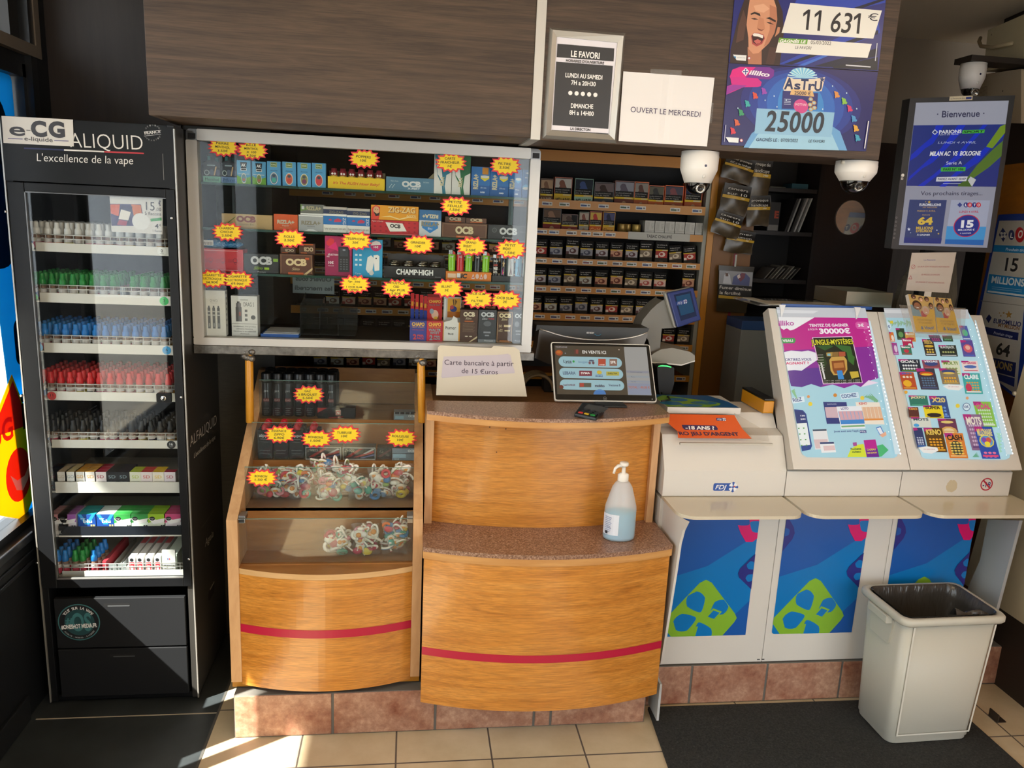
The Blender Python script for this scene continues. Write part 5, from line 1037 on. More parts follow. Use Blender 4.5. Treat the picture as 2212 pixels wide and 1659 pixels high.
for i, (b, c, its, l) in enumerate((((993.5, 676, 1031.5, 746), '4a2e20', [T(.5, .86, .66, .12, 'OCB', 'd8ccb0', **OCBW), T(.46, .73, .34, .06, 'Slim', 'd8ccb0', shear=.4), ('R', .25, .63, .75, .66, 'c8682c')] + [('R', .15, .57-.035*k, .85-.05*(k % 3), .575-.035*k, '9a866c') for k in range(8)] + [('E', .38, .18, .09, .02, 'c8bca4'), ('E', .62, .18, .09, .02, 'c8bca4'), ('P', [(.5, 0), (.6, 0), (1, .14), (1, .2)], 'cdbb94')], 'tall brown OCB slim box left of the grey one'), ((1033, 677.5, 1071.5, 748), '34373c', [T(.5, .86, .74, .12, 'OCB', 'c4c8cc', **OCBW), T(.34, .73, .3, .06, 'Slim', 'c4c8cc', shear=.4), T(.7, .73, .34, .04, '+FILTRES', 'b83a44', bold=.03), ('E', .5, .58, .22, .08, '5a5e64'), ('R', .3, .29, .7, .34, '8a8e94'), ('R', .38, .2, .62, .24, '8a8e94'), ('R', 0, 0, 1, .10, '7a8086'), T(.6, .06, .5, .05, 'Premium', 'd4d8dc', shear=.3)], 'tall grey OCB slim box with filters'), ((1073, 680, 1106.5, 749), '4a2d1c', [('R', .02, .02, .98, .035, 'b08a60'), ('R', .02, .02, .05, .96, 'b08a60'), ('R', .95, .02, .98, .96, 'b08a60'), ('R', .02, .95, .98, .965, 'b08a60'), T(.5, .86, .76, .12, 'OCB', 'dccba0', **OCBW), T(.46, .74, .38, .07, 'Slim', 'dccba0', shear=.4), T(.22, .53, .2, .08, '50', 'd0bc94'), T(.24, .40, .26, .08, 'x32', 'd0bc94'), ('P', [(.45, .5), (.85, .5), (.9, .57), (.45, .57)], 'd0bc94'), ('R', .5, .37, .85, .41, 'd0bc94'), ('R', .2, .05, .84, .08, 'b06a2c')], 'tall brown OCB slim box marked 50 x32'), ((1108, 681, 1137, 750), '1e2024', [T(.5, .86, .8, .12, 'OCB', 'cfd3d6', **OCBW), ('E', .28, .60, .17, .09, '7a7e84'), ('E', .76, .58, .16, .08, '5a5e64'), ('R', .2, .36, .62, .41, '9a9ea4'), ('R', .22, .27, .62, .31, '9a9ea4'), T(.45, .08, .6, .05, 'Premium', 'c4c8cc', shear=.3)], 'tall black OCB premium box at the right end'))):
    good('paper_box', l, 'box', b, zD, YV+.03, .03, c, its, top='2a2422', group=gD)
# ================================================================ stepped sweets stand
cs = empty('sweets_stand', (-.247, 2.62, .16), 'stepped beech sweets stand with glass fronted bins under the display case', 'display stand')
FSX = lambda x: Fr((x, 0, 0), (0, 1, 0), (0, 0, 1))
SL, SR = (-.549, -.516), (.023, .053)
prof = [(2.35, .185), (2.35, .741), (2.92, 1.098), (3.0, 1.098), (3.0, .185)]
for a, b in (SL, SR):
    MB().prism(FSX(0), prof, a, b, BEECHEDGE, mside=BEECHEDGE).build('side_panel', cs, bevel=.0012)
xi0, xi1 = SL[1]+.0005, SR[0]-.0005
BINF = wood('stand_beech', [(.3, '8a5a2c'), (.7, 'a8743e')], (.8, 3, 6), 6, .4, .2)
for (ya, yb, z) in ((2.37, 2.475, .585), (2.475, 2.605, .735), (2.605, 2.745, .853), (2.745, 2.98, .961)):
    MB().box(xi0, xi1, ya, yb, z-.012, z, BINF).build('bin_floor', cs)
for y, za, zb in ((2.475, .573, .733), (2.605, .735, .841), (2.745, .853, .949), (2.985, .961, 1.10)):
    MB().box(xi0, xi1, y, y+.010, za, zb, BINF).build('riser_board', cs)
PANE = glassmat('bin_glass', (.90, .93, .92), 1.5, .03, white=.03, wcol='b8bab4')
for y, za, zb in ((2.366, .592, .738), (2.468, .736, .873), (2.597, .857, .986), (2.737, .963, 1.100)):
    MB().box(xi0+.001, xi1-.001, y, y+.004, za, zb, PANE).box(xi0+.001, xi1-.001, y+.0002, y+.0038, zb, zb+.0012, M('6f938a', .2)).build('glass_pane', cs)
for px in (523, 885.5):
    x, z = FP(2.362).at(px, 1123)
    mb = MB().box(x-.010, x+.010, 2.354, 2.3655, z-.008, z+.006, CHROME).box(x-.010, x+.010, 2.3565, 2.40, z+.0065, z+.015, M('9a9c9e', .25, .8)).box(x-.010, x+.010, 2.372, 2.40, z-.004, z+.006, M('55565a', .2, .8)); mb.build('glass_clamp', cs, bevel=.0015)
def bow(x0, x1, ye, yc, n=24):
    """plan curve of a bowed front, left to right"""
    return [(x0+(x1-x0)*i/n, ye+(yc-ye)*(1-(2*i/n-1)**2)) for i in range(n+1)]
FT = lambda z: Fr((0, 0, z), (1, 0, 0), (0, 1, 0))
c = bow(xi0, xi1, 2.352, 2.298)
back = [(xi1, 2.362), (xi0, 2.362)]
mb = MB().prism(FT(0), c+[(x, y+.014) for x, y in c[::-1]], .176, .562, BEECH, smooth=False); mb.build('door', cs)
MB().prism(FT(0), c+[(xi1, 2.47), (xi0, 2.47)], .5625, .581, BINF, mside=wood('edge_band', [(.3, 'c09660'), (.7, 'd4ac78')], (.6, 2, 8), 6, .5)).build('door_cap', cs)
RED = M('b01838', .4)
zs = (PY(515, 1357, 2.35).z+PY(888, 1347, 2.35).z)/2
def ribbon(c, z0, z1, off, m, n_in=1):
    mb = MB(); vs = []
    for x, y in c: vs += [(x, y-off, z0), (x, y-off, z1)]
    return mb.add(vs, [(2*i, 2*i+2, 2*i+3, 2*i+1) for i in range(len(c)-1)], m)
ribbon(c, zs-.014, zs+.014, .0008, RED).build('red_stripe', cs)
MB().box(SL[0], SR[1], 2.362, 2.98, .1605, .184, GLOWWOOD).build('base_board', cs, bevel=.001)  # yellow of the reflected sun glow put into the board's colour
MB().box(xi0, xi1, 2.40, 2.98, .186, .57, M('3a2414', .7)).build('carcass', cs)
# gas cans
k = 0
for i in range(7):
    for j in range(3):
        x = PY(576, 808, 2.79).x+.0372*i+(.006 if j % 2 else 0); y = 2.79+.041*j
        if x > .02: continue
        mb = MB().lathe([(.0175, 0), (.018, .002), (.018, .118), (.0165, .122)], x, y, M('1d1e22', .3), 20, .9615)
        if j == 0:
            F = FP(y-.0182); 
            mb.text(F, x, 1.055, 'jet', M('c8c8c8', .4), h=.008, w=.016); mb.rect(F, x-.010, 1.015, x+.010, 1.028, M('6a2a2e', .4)); mb.text(F, x, 1.0215, 'GAS', M('d8b0a8', .4), h=.007, off=.0008); 
            for q in range(4): mb.rect(F, x-.009, .990-.007*q, x+.009-.003*(q % 2), .992-.007*q, M('6a6c70', .4))
        o = mb.build('gas_can')
        mb = MB().lathe([(.0185, .0), (.0188, .002), (.0188, .030), (.017, .033), (.012, .034), (.011, .031)], x, y, M('141517', .35), 22, 1.0838); mb.build('cap', o)
        tag(o, 'black lighter gas can, %s from left in the %s row of the stand\'s top bin' % (ORD[i+1], ('front', 'middle', 'rear')[j]), 'gas can', 'gas cans in the top bin')
# boxes in the upper bins
def cbox(name, label, box, z, Y, d, col, items, top=None): return good(name, label, 'box', box, z, Y, d, col, items, top=top, group='boxes in the sweets stand bins')
cbox('tube_box', 'black NI box with a red corner behind the upper glass', (686, 886, 767, 908), .9615, 2.756, .055, '1e1d1f', [('P', [(0, 1), (.26, 1), (.1, .7), (0, .5)], 'b0302c'), ('R', .48, .3, .62, .78, 'e0d4c8'), ('R', .49, .34, .61, .74, 'c03a34'), T(.55, .54, .08, .26, 'NI', 'f0e8e0', bold=.04), ('P', [(.3, .08), (.68, .2), (.68, .1), (.3, .0)], 'a02c2a')], top='26262a')
cbox('paper_box', 'grey OCB box at the right end of the top bin', (850.5, 899, 897, 916), .9615, 2.744, .04, '9aa0a4', [('R', 0, .72, 1, 1, '3a3c3e'), ('R', .06, .1, .46, .5, 'a8c4d4'), T(.82, .5, .3, .24, 'OCB', 'eceeee', bold=.05)] + [('R', .02+.24*q, .72, .05+.24*q, 1, 'b8bcbe') for q in range(4)])
for i, (b, nm) in enumerate((((660, 966, 737, 993), 'left'), ((740.5, 967, 811, 993.5), 'right'))):
    cbox('tube_box', '%s of the two COBALT tube boxes behind the middle glass' % nm, b, .8535, 2.612, .05, '2e2c2c', [('R', 0, 0, 1, .07, 'b8b4ae'), ('R', 0, .93, 1, 1, 'b8b4ae'), ('R', 0, 0, .02, 1, 'b8b4ae'), ('R', .98, 0, 1, 1, 'b8b4ae'), ('P', [(.08, .2), (.5, .9), (.62, .9), (.22, .2)], 'a02c2c'), ('P', [(.3, .2), (.95, .75), (.95, .55), (.45, .2)], 'b8504a'), ('P', [(.5, .15), (.97, .48), (.97, .36), (.6, .12)], '6a6a9a'), ('P', [(.62, .5), (.9, .9), (.97, .84), (.7, .48)], 'c8c0b8'), T(.2, .74, .30, .18, 'COBALT', 'a8a490', ang=PI+.0, bold=.03)], top='4a4846')
cbox('tube_box', 'part hidden dark tube box right of the COBALT pair', (815, 968, 846, 992), .8535, 2.624, .04, '3a3836', [T(.5, .5, .7, .2, 'LABOI', '8a8878', ang=-.5), ('P', [(.0, .2), (.9, .9), (1, .8), (.2, .1)], '6a4a48')])
cbox('paper_box', 'pale blue OCB roller box at the right end of the middle bin', (847, 965, 897, 991), .8535, 2.61, .04, '8a98a4', [('R', .04, .2, .6, .52, 'b0ccdc'), ('R', 0, .52, 1, .58, '5a6068'), T(.82, .78, .28, .18, 'OCB', 'e4e8ea', bold=.05), T(.2, .1, .2, .1, 'OCB', 'd0d6da', bold=.05)], top='5a6068')
for i, px in enumerate((573, 607.5, 641, 677)):
    for j in range(3 if i < 3 else 2):
        x = PY(px, 906, 2.63).x-.0; y = 2.626+.034*j
        w, d = (.024, .0125)
        t = empty('fuel_can', (x, y, .8535), 'black lighter fuel can with red cap, %s column from left, %s row of the bin' % (ORD[i+1], ('front', 'middle', 'rear')[j]), 'fuel can', 'lighter fuel cans in the middle bin')
        mb = MB().box(x-w, x+w, y-d, y+d, .8535, .955, M('222326', .35))
        if j == 0: art(mb, FP(y-d), x-w, .8535, 2*w, .10, [T(.5, .84, .8, .10, 'zippo', 'c4c6c8', bold=.03), ('R', .2, .70, .8, .72, '8a8c90'), ('R', .25, .60, .75, .615, '6a6c70'), ('R', .15, .3, .85, .33, '5a5c60'), ('R', .15, .2, .8, .22, '5a5c60')])
        mb.build('can_body', t, bevel=.003); MB().lathe([(.012, 0), (.0125, .002), (.0115, .010), (.0085, .016), (.0045, .019)], x, y, M('c01a2c', .3), 16, .9552).build('cap', t)
# sweets bags
CANDY = ['e8e2d4', 'd8c23a', 'c83a48', '3f9a8a', '3a7ab0', 'e08a98', 'e0783a', '8ab04a', 'f0e8dc', 'b02a4a']
BAGF = glassmat('cellophane', (.93, .93, .92), 1.5, .08, white=.05)
def candy(mb, p, r):
    k = random.random(); a = random.uniform(0, 2*PI); c1 = M(random.choice(CANDY), .35); c2 = M('ece6da', .35)
    T_ = Matrix.Translation(p) @ Matrix.Rotation(random.uniform(-.9, .9), 4, 'X') @ Matrix.Rotation(a, 4, 'Y')
    if k < .45:   # gummy strip bent into an S or loop
        n = 12; b = random.uniform(.6, 1.5); pts = [T_ @ Vector((r*1.3*math.cos(b*PI*i/n+a), .001*i, r*.9*math.sin(b*PI*i/n+a*.5))) for i in range(n+1)]
        mb.tube(pts, r*.22, c1, 7); mb.tube([q+Vector((0, -r*.16, r*.14)) for q in pts], r*.19, c2, 6)
    elif k < .62:  # ring
        n = 14; mb.tube([T_ @ Vector((r*.72*math.cos(2*PI*i/n), 0, r*.72*math.sin(2*PI*i/n))) for i in range(n+1)], r*.30, c1, 8)
    elif k < .78:  # fried egg
        ax = T_ @ Matrix.Rotation(PI/2, 4, 'X')
        mb.lathe([(r*.2, -r*.18), (r*.9, -r*.12), (r*.95, 0), (r*.5, r*.14), (.0005, r*.16)], 0, 0, M('f0e6d4', .4), 14, axis=ax); mb.lathe([(r*.5, r*.1), (r*.44, r*.26), (r*.2, r*.36), (.0005, r*.38)], 0, 0, M('e0923a', .3), 12, axis=ax)
    else: mb.blob(p, r*random.uniform(.6, 1.), r*.5, r*random.uniform(.45, .8), c1, 10, 6)
def bag(px, py, Y, w, h, label, seed, lean=0., d=.045, zmin=None):
    random.seed(seed); c = PY(px, py, Y); z0 = (c.z-h/2) if zmin is None else zmin
    def surf(u, v):
        t = 2*v-1; e = max(.06, 1-abs(t)**4); q = 2*PI*u
        wx = w/2*(.86+.14*abs(t))
        y = d/2*e*math.sin(q)*(1+.15*math.sin(5*q+seed))
        return Vector((c.x+wx*math.cos(q)+lean*t*.02+.003*math.sin(9*v+seed), Y+y+.002*math.sin(22*v+3*q+seed)*e, z0+h*v+.003*math.sin(3*q+seed)*abs(t)))
    o = MB().grid(surf, 30, 16, BAGF).build('sweets_bag')
    mb = MB(); n = int(44*w*h/.0075)
    for i in range(n):
        r = random.uniform(.0135, .0195)
        u = random.uniform(-.44, .44); v = random.uniform(.13, .88)
        mb.v, mb.v
        candy(mb, Vector((c.x+w*u*.78, Y+random.uniform(-.30, .22)*d, z0+h*v)), r)
    s = mb.build('sweets', o); s['kind'] = 'stuff'
    tag(o, label, 'sweets bag', 'bags of sweets'); return o
yb3 = 2.538
for i, (px, py, w, h, l, Yo) in enumerate(((572, 1050, .070, .11, 'lying at the left end of the bin', 0), (606, 1056, .085, .105, 'second from left in the middle bin', .006), (648, 1052, .08, .115, 'third from left in the middle bin', -.006), (697, 1020, .095, .10, 'standing highest, under the BONBONS tag', .028), (712, 1062, .085, .095, 'low in the middle of the bin', -.018), (742, 1030, .085, .11, 'right of the highest bag, with a loose corner', .012), (780, 1062, .08, .09, 'low right of the middle bin', -.016), (822, 1052, .085, .105, 'second from right in the middle bin', 0), (864, 1046, .07, .12, 'at the right end of the middle bin', .004))):
    bag(px, py, yb3+Yo, w*.9, h, 'clear bag of mixed gummy sweets %s' % l, 40+i, random.uniform(-1, 1), .058, zmin=max(.743, PY(px, py, yb3+Yo).z-h/2))
for i, (px, w, h, l) in enumerate(((731, .09, .085, 'left'), (790, .09, .105, 'middle'), (853, .085, .115, 'right'))):
    bag(px, 1180, 2.425, w, h, 'clear bag of gummy sweets in the lowest bin, %s of three' % l, 70+i, 0, .055, zmin=.593)
random.seed(11)
# clear striped cellophane hanging at the front of the bags
for px, py, ls, Y in ((667, 852, ['GAZ', 'à BRiQUET', '5.50€'], 2.737), (605, 938, ['ESSENCE', 'ZiPPO', '6.90€'], 2.597), (684, 948, ['BONBONS', '1.50€'], 2.597), (746, 938, ['TUBEUSE', '10€'], 2.597), (867, 946, ['ROULEUSE', '10€'], 2.597), (566, 1032, ['BONBON', '1.50 €'], 2.468)): star(px, py, ls, Y-.0006)
# ================================================================ bowed cash counter
ct = empty('cash_counter', (.45, 2.4, .0), 'two tier bowed beech cash counter with speckled brown tops', 'counter')
X0, X1 = .057, .845
c = bow(X0, X1, 2.262, 2.192, 32)
mb = MB().prism(FT(0), c+[(x, y+.016) for x, y in c[::-1]], .150, .652, BEECH); mb.build('front_panel', ct)
zs = (PY(912, 1401, 2.262).z+PY(1428, 1390, 2.262).z)/2-.004
ribbon(c, zs-.0135, zs+.0135, .0008, RED).build('red_stripe', ct)
cl = bow(X0-.004, X1+.004, 2.256, 2.186, 32)
EDGE = wood('counter_edge_band', [(.3, 'b67f44'), (.7, 'cc9a5c')], (.6, 2, 8), 6, .4)
MB().prism(FT(0), cl+[(X1+.004, 2.47), (X0-.004, 2.47)], .6525, .676, EDGE).build('ledge_board', ct)
MB().prism(FT(0), bow(X0-.004, X1+.004, 2.254, 2.184, 32)+[(X1+.004, 2.47), (X0-.004, 2.47)], .6762, .690, GRANITE).build('ledge_top', ct, bevel=.002)
MB().box(.0585, X1-.003, 2.3335, 2.9, .1585, .652, BEECHDARK).build('carcass', ct)
cu = bow(.084, .815, 2.462, 2.400, 32)
MB().prism(FT(0), cu+[(x, y+.014) for x, y in cu[::-1]], .6905, 1.062, BEECH).build('upper_panel', ct)
for a, b in ((.0585, .0838), (.8152, .838)): MB().box(a, b, 2.440, 2.9, .6905, 1.062, BEECHEDGE).build('upper_post', ct)
cq = bow(.058, .842, 2.374, 2.288, 32)
MB().prism(FT(0), cq+[(.842, 2.505), (.058, 2.505)], 1.0625, 1.0815, EDGE).build('top_board', ct)
MB().prism(FT(0), bow(.058, .842, 2.372, 2.286, 32)+[(.842, 2.505), (.058, 2.505)], 1.0817, 1.093, GRANITE).build('counter_top', ct, bevel=.002)
MB().box(.0585, .838, 2.48, 2.9, 1.02, 1.06, BEECHDARK).build('back_shelf', ct)
mb = MB()
for px, py in ((1057.5, 921), (1092, 925), (1072, 975)):
    u = PY(px, py, 2.41); mb.ell(FP(2.4015), u.x, u.z, .0022, .0022, M('4a2a12', .7), .0, 10)
mb.build('screw_hole', ct)
MB().box(.868, .876, 2.30, 2.40, .02, .16, M('b8bab8', .4)).build('white_strip', ct)
# hand gel pump bottle
h = PZ(1333, 1158, .69); hx, hy = h.x, 2.312
gb = empty('gel_bottle', (hx, hy, .6906), 'clear pump bottle of blue hand gel on the lower counter ledge', 'bottle')
RX = .0525; zb = .6906
zt = PY(1335, 998, hy).z
L = zt-zb
def oval(profile, m, n=28, k=1.0, sm=True):
    mb = MB(); vs = []; fs = []
    for r, z in profile:
        for i in range(n): a = 2*PI*i/n; vs.append((hx+r*math.cos(a), hy+r*.72*math.sin(a), zb+z))
    for j in range(len(profile)-1):
        for i in range(n): fs.append((j*n+i, j*n+(i+1) % n, (j+1)*n+(i+1) % n, (j+1)*n+i))
    fs += [tuple(range(n-1, -1, -1)), tuple((len(profile)-1)*n+i for i in range(n))]
    return mb.add(vs, fs, m, sm)
bm, bt, bb = newmat('frosted_plastic'); bb.inputs['Base Color'].default_value = lin('dce6ea'); bb.inputs['Roughness'].default_value = .35; bb.inputs['Alpha'].default_value = .42
gm, gt, gg = newmat('blue_gel'); gg.inputs['Base Color'].default_value = lin('3fa4c4'); gg.inputs['Roughness'].default_value = .15; gg.inputs['Subsurface Weight'].default_value = .3; gg.inputs['Subsurface Radius'].default_value = (.01, .02, .03)
hb = L*.755
oval([(RX*.86, 0), (RX*.98, .004), (RX, .012), (RX*.985, hb*.50), (RX*.96, hb*.58), (RX*.62, hb*.90), (RX*.46, hb*.97), (RX*.36, hb)], bm).build('bottle', gb)
oval([(RX*.83, .002), (RX*.95, .006), (RX*.965, .013), (RX*.955, hb*.46), (RX*.94, hb*.475)], gm).build('gel', gb)
oval([(RX*.32, hb), (RX*.34, hb+.002), (RX*.34, hb+.022), (RX*.26, hb+.026), (RX*.13, hb+.028), (RX*.12, hb+.045)], WHITE, 20).build('pump_collar', gb)
mb = MB().tube([(hx, hy, zb+hb+.045), (hx, hy, zb+L-.008)], .0055, WHITE, 12); mb.lathe([(.013, 0), (.0145, .003), (.0145, .010), (.012, .012)], hx, hy, WHITE, 18, zb+L-.012)
mb.tube([(hx-.006, hy-.003, zb+L-.010), (hx-.022, hy-.008, zb+L-.011), (hx-.032, hy-.012, zb+L-.018), (hx-.036, hy-.014, zb+L-.034)], [.006, .0055, .0045, .004], WHITE, 10); mb.build('pump_head', gb)
mb = MB(); vs = []
for i in range(9):
    a = PI*(1.0+.42*i/8); 
    for z in (.022, hb*.47): vs.append((hx+RX*1.012*math.cos(a), hy+RX*.73*math.sin(a), zb+z))
mb.add(vs, [(2*i, 2*i+2, 2*i+3, 2*i+1) for i in range(8)], M('d8dce4', .5)); 
F = Fr((hx-RX*.80, hy-RX*.48, zb), (math.cos(-.95)*1, math.sin(-.95), 0), (0, 0, 1))
for q in range(9): mb.rect(F, -.014, hb*.42-.006*q, .012-.003*(q % 3), hb*.42-.006*q+.002, M('8a96b4', .5), .0024)
mb.rect(F, -.012, .026, -.002, .036, M('2a2c34', .5), .0024); mb.text(F, .004, .05, 'GEL', M('4a5a8c', .5), h=.006, off=.0026)
tag(mb.build('paper_label', gb), 'small white printed label')
# card terminal
t = empty('card_terminal', (PZ(1270, 885, 1.0932).x, 2.36, 1.0932), 'black card payment terminal leaning on the counter top before the monitor', 'card terminal')
q = [PZ(1240, 893, 1.105), PZ(1288, 903, 1.105), PZ(1307, 873, 1.125), PZ(1258, 868, 1.125)]
lo = [Vector((v.x, v.y, 1.0938)) for v in q]
CT = M('1f2124', .38)
MB().add(lo+q, [(3, 2, 1, 0), (4, 5, 6, 7), (0, 1, 5, 4), (1, 2, 6, 5), (2, 3, 7, 6), (3, 0, 4, 7)], CT).build('housing', t, bevel=.004)
uu = (q[1]-q[0]).normalized(); vv = ((q[3]-q[0])-uu*((q[3]-q[0]).dot(uu))).normalized()
Ft = Fr(q[0], uu, vv); W = (q[1]-q[0]).length; D = (q[3]-q[0]).dot(vv)
mb = MB().poly(Ft, rrect(.1*W, .50*D, .9*W+.12*W, .92*D, .004), M('4a4e50', .15), .0006); mb.build('screen', t)
for i in range(3):
    for j in range(4):
        MB().prism(Ft, rrect((.12+.27*i+.03*j)*W, (.10+.095*j)*D, (.32+.27*i+.03*j)*W, (.175+.095*j)*D, .001), .0002, .0025, (M('c83a34', .4), M('d8b02c', .4), M('2f9a4a', .4))[i] if j == 0 else M('303338', .4)).build('key', t)
# card sign
cs_ = PY(1040, 860, 2.52)
mb = MB(); F = Fr((0, 2.52, 0), (1, 0, 0), (0, .06, 1))
sg = [F.at(*p) for p in ((942, 864), (1138, 865), (1122, 757), (1112, 750), (1066, 747), (1062, 752), (952, 746), (946, 750))]
mb.prism(F, [(x, max(y, 1.0945)) for x, y in sg], -.003, 0, M('d2c8b2', .5))
mb.prism(F, [F.at(*p) for p in ((956, 780), (1098, 764), (1112, 802), (955, 817))], .0002, .0006, M('c0b6ba', .6))
mb.pxpoly(F, [(958, 770), (1102, 766), (1112, 806), (953, 815)], M('c4bac0', .6), .0009)
mb.tpx(F, 960, 787.5, 1109, 791, 11, 'Carte bancaire à partir', M('3a2c3a', .6), off=.0014); mb.tpx(F, 997, 805.5, 1075, 808.5, 10, 'de 15 €uros', M('3a2c3a', .6), off=.0014)
tag(mb.build('counter_sign', bevel=.0006), 'cream standing sign reading Carte bancaire a partir de 15 euros', 'sign')
# customer monitor
mo = empty('customer_monitor', (.66, 2.56, 1.093), 'black customer touch screen with white edge listing phone credit brands', 'monitor')
B0 = Vector((0, 2.494, 1.106)); tilt = Vector((0, .135, .178)).normalized()
Fm = Fr(B0, (1, 0, 0), tilt)
cor = [Fm.at(*p) for p in ((1198, 868), (1418, 870), (1405, 745), (1190, 738))]
xm0, xm1 = (cor[0][0]+cor[3][0])/2, (cor[1][0]+cor[2][0])/2; vm0, vm1 = max((cor[0][1]+cor[1][1])/2, -.004), (cor[2][1]+cor[3][1])/2
MB().prism(Fm, rrect(xm0, vm0, xm1, vm1, .008), -.009, -.001, M('d8d4ca', .35)).build('shell', mo, bevel=.003)
MB().prism(Fm, rrect(xm0+.0035, vm0+.0035, xm1-.0035, vm1-.0035, .006), -.002, .0006, M('141311', .2)).build('bezel', mo)
mb = MB(); EM = .42
def G(x, y): return (1140+x/5.183, 600+y/5.183)
def SE(c): return M(c, .3, emit=EM)
mb.pxpoly(Fm, [G(297, 757), G(1327, 777), G(1386, 1318), G(330, 1305)], SE('4c4438'), .0009)
mb.pxpoly(Fm, [G(1075, 775), G(1327, 777), G(1386, 1318), G(1122, 1314)], SE('9a9a98'), .0011)
for k, (y0, y1, c) in enumerate(((1040, 1065, '8a8c98'), (1095, 1118, '9098a0'), (1150, 1172, '8c94a2'), (1180, 1310, '8890a4'))): mb.pxpoly(Fm, [G(1100+(y0-1040)*.09, y0), G(1352+(y0-1040)*.1, y0+6), G(1354+(y1-1040)*.1, y1+6), G(1102+(y1-1040)*.09, y1)], SE(c), .0013)
def TM(x0, y0, x1, y1, h, s, c, **k): mb.tpx(Fm, *G(x0, y0), *G(x1, y1), h/5.183, s, SE(c), off=.0018, **k)
TM(1127, 1240, 1365, 1244, 26, 'TOTAL : -90,00 €', 'b86a4c', bold=.01); TM(1150, 1062, 1280, 1065, 8, 'Remboursement jeux', '3a3c44'); TM(1155, 1115, 1200, 1117, 8, 'Marche', '3a3c44'); TM(1160, 1170, 1212, 1172, 8, 'Hors TVA', '3a3c44')
TM(310, 785, 440, 788, 16, 'TELEPHONIE', 'b0aab0'); TM(612, 850, 876, 856, 34, 'EN VENTE ICI', 'e8e6e0', bold=.015)
for (xa, ya, xb, yb) in ((345, 888, 1052, 1004), (352, 1016, 1066, 1130), (360, 1146, 1078, 1258)):
    a, b = Fm.at(*G((xa+xb)/2, ya)), Fm.at(*G((xa+xb)/2, yb)); l, r_ = Fm.at(*G(xa, (ya+yb)/2)), Fm.at(*G(xb, (ya+yb)/2))
    mb.poly(Fm, rrect(l[0], b[1], r_[0], a[1], (a[1]-b[1])*.499, 8), SE('98bcc6'), .0013)
TM(400, 952, 490, 955, 32, 'Lyca', '3a3c44', bold=.02); TM(442, 964, 492, 966, 10, 'Mobile', '5a3a44'); TM(568, 955, 670, 957, 24, 'bouygues', '5a7a9c')
for x, y, rx, ry, c in ((512, 940, 12, 12, '3fa04a'), (712, 930, 30, 9, '4a5068'), (692, 955, 14, 16, '7a5a60'), (732, 955, 14, 16, '6a4a50'), (800, 1062, 28, 20, 'c8b040'), (350, 842, 40, 30, 'a8502c'), (345, 836, 22, 16, 'd08a3a'), (420, 848, 7, 7, '8a94a0'), (1020, 808, 8, 6, 'c8b8a8'), (375, 1225, 24, 20, '6a3c30')):
    u, v = Fm.at(*G(x, y)); mb.ell(Fm, u, v, rx*.000315, ry*.00036, SE(c), .0019)
for x0, y0, x1, y1, c, s in ((788, 910, 872, 986, 'b0503c', 'orange'), (914, 912, 1000, 988, '8a6a5c', 'SFR'), (575, 1042, 718, 1102, '7a3440', 'SYMA'), (878, 1052, 1022, 1098, 'b0a84c', 'DELTA'), (576, 1178, 710, 1228, '5c5a4c', '')):
    mb.pxpoly(Fm, [G(x0, y0), G(x1, y0+2), G(x1, y1), G(x0, y1)], SE(c), .0016)
    if s: TM(x0+(x1-x0)*.14, y1-(y1-y0)*(.1 if s == 'orange' else .34), x1-(x1-x0)*.14, y1-(y1-y0)*(.1 if s == 'orange' else .34), (y1-y0)*(.14 if s == 'orange' else .36), s, 'e8e4dc' if s != 'DELTA' else '4a4a2c', bold=.03)
mb.pxpoly(Fm, [G(582, 1182), G(628, 1182), G(628, 1222), G(582, 1222)], SE('a8483c'), .0018)
TM(393, 1084, 535, 1087, 34, 'LEBARA', '4a5270', bold=.02); TM(400, 1210, 530, 1212, 18, 'beeCHARGE', '6a3444', bold=.03); TM(752, 1224, 860, 1226, 28, 'mobiho', '4a3c48', bold=.04); TM(904, 1216, 1036, 1218, 24, 'Vectone 8', '4a4a60', bold=.02); TM(762, 1092, 838, 1094, 10, 'LA POSTE', '4a5a8c'); TM(758, 1110, 840, 1112, 14, 'MOBILE', '4a5a8c', bold=.03)
mb.poly(Fm, [Fm.at(*G(805+70*math.cos(PI*i/14), 1308-58*math.sin(PI*i/14))) for i in range(15)], SE('4a7ab8'), .0013)
mb.pxpoly(Fm, [G(520, 805), G(570, 806), G(570, 858), G(520, 857)], SE('5c3c34'), .0011); mb.pxpoly(Fm, [G(538, 806), G(564, 807), G(564, 852), G(538, 851)], SE('8a4a40'), .0013)
tag(mb.build('screen', mo), 'lit screen reading EN VENTE ICI')
mb = MB(); u, v = Fm.at(*G(864, 1352)); mb.ring(Fm, u, v, .0052, .0062, M('8a8a86', .4), .001); mb.text(Fm, u, v, 'hp', M('8a8a86', .4), h=.005, off=.001, shear=.2); u, v = Fm.at(*G(1392, 1360)); mb.ell(Fm, u, v, .0012, .0012, M('e0e0e0', .4, emit=.6), .001); mb.build('bezel_print', mo)
MB().tube([Fm.p((xm0+xm1)/2, vm0+.06, -.022), Fm.p((xm0+xm1)/2, vm0+.03, -.06), Vector(((xm0+xm1)/2, 2.60, 1.082))], .016, M('2a2826', .4), 12).build('stand', mo)
MB().box((xm0+xm1)/2-.04, (xm0+xm1)/2+.06, 2.44, 2.50, 1.0938, 1.099, BLACK).build('foot', mo, bevel=.002)
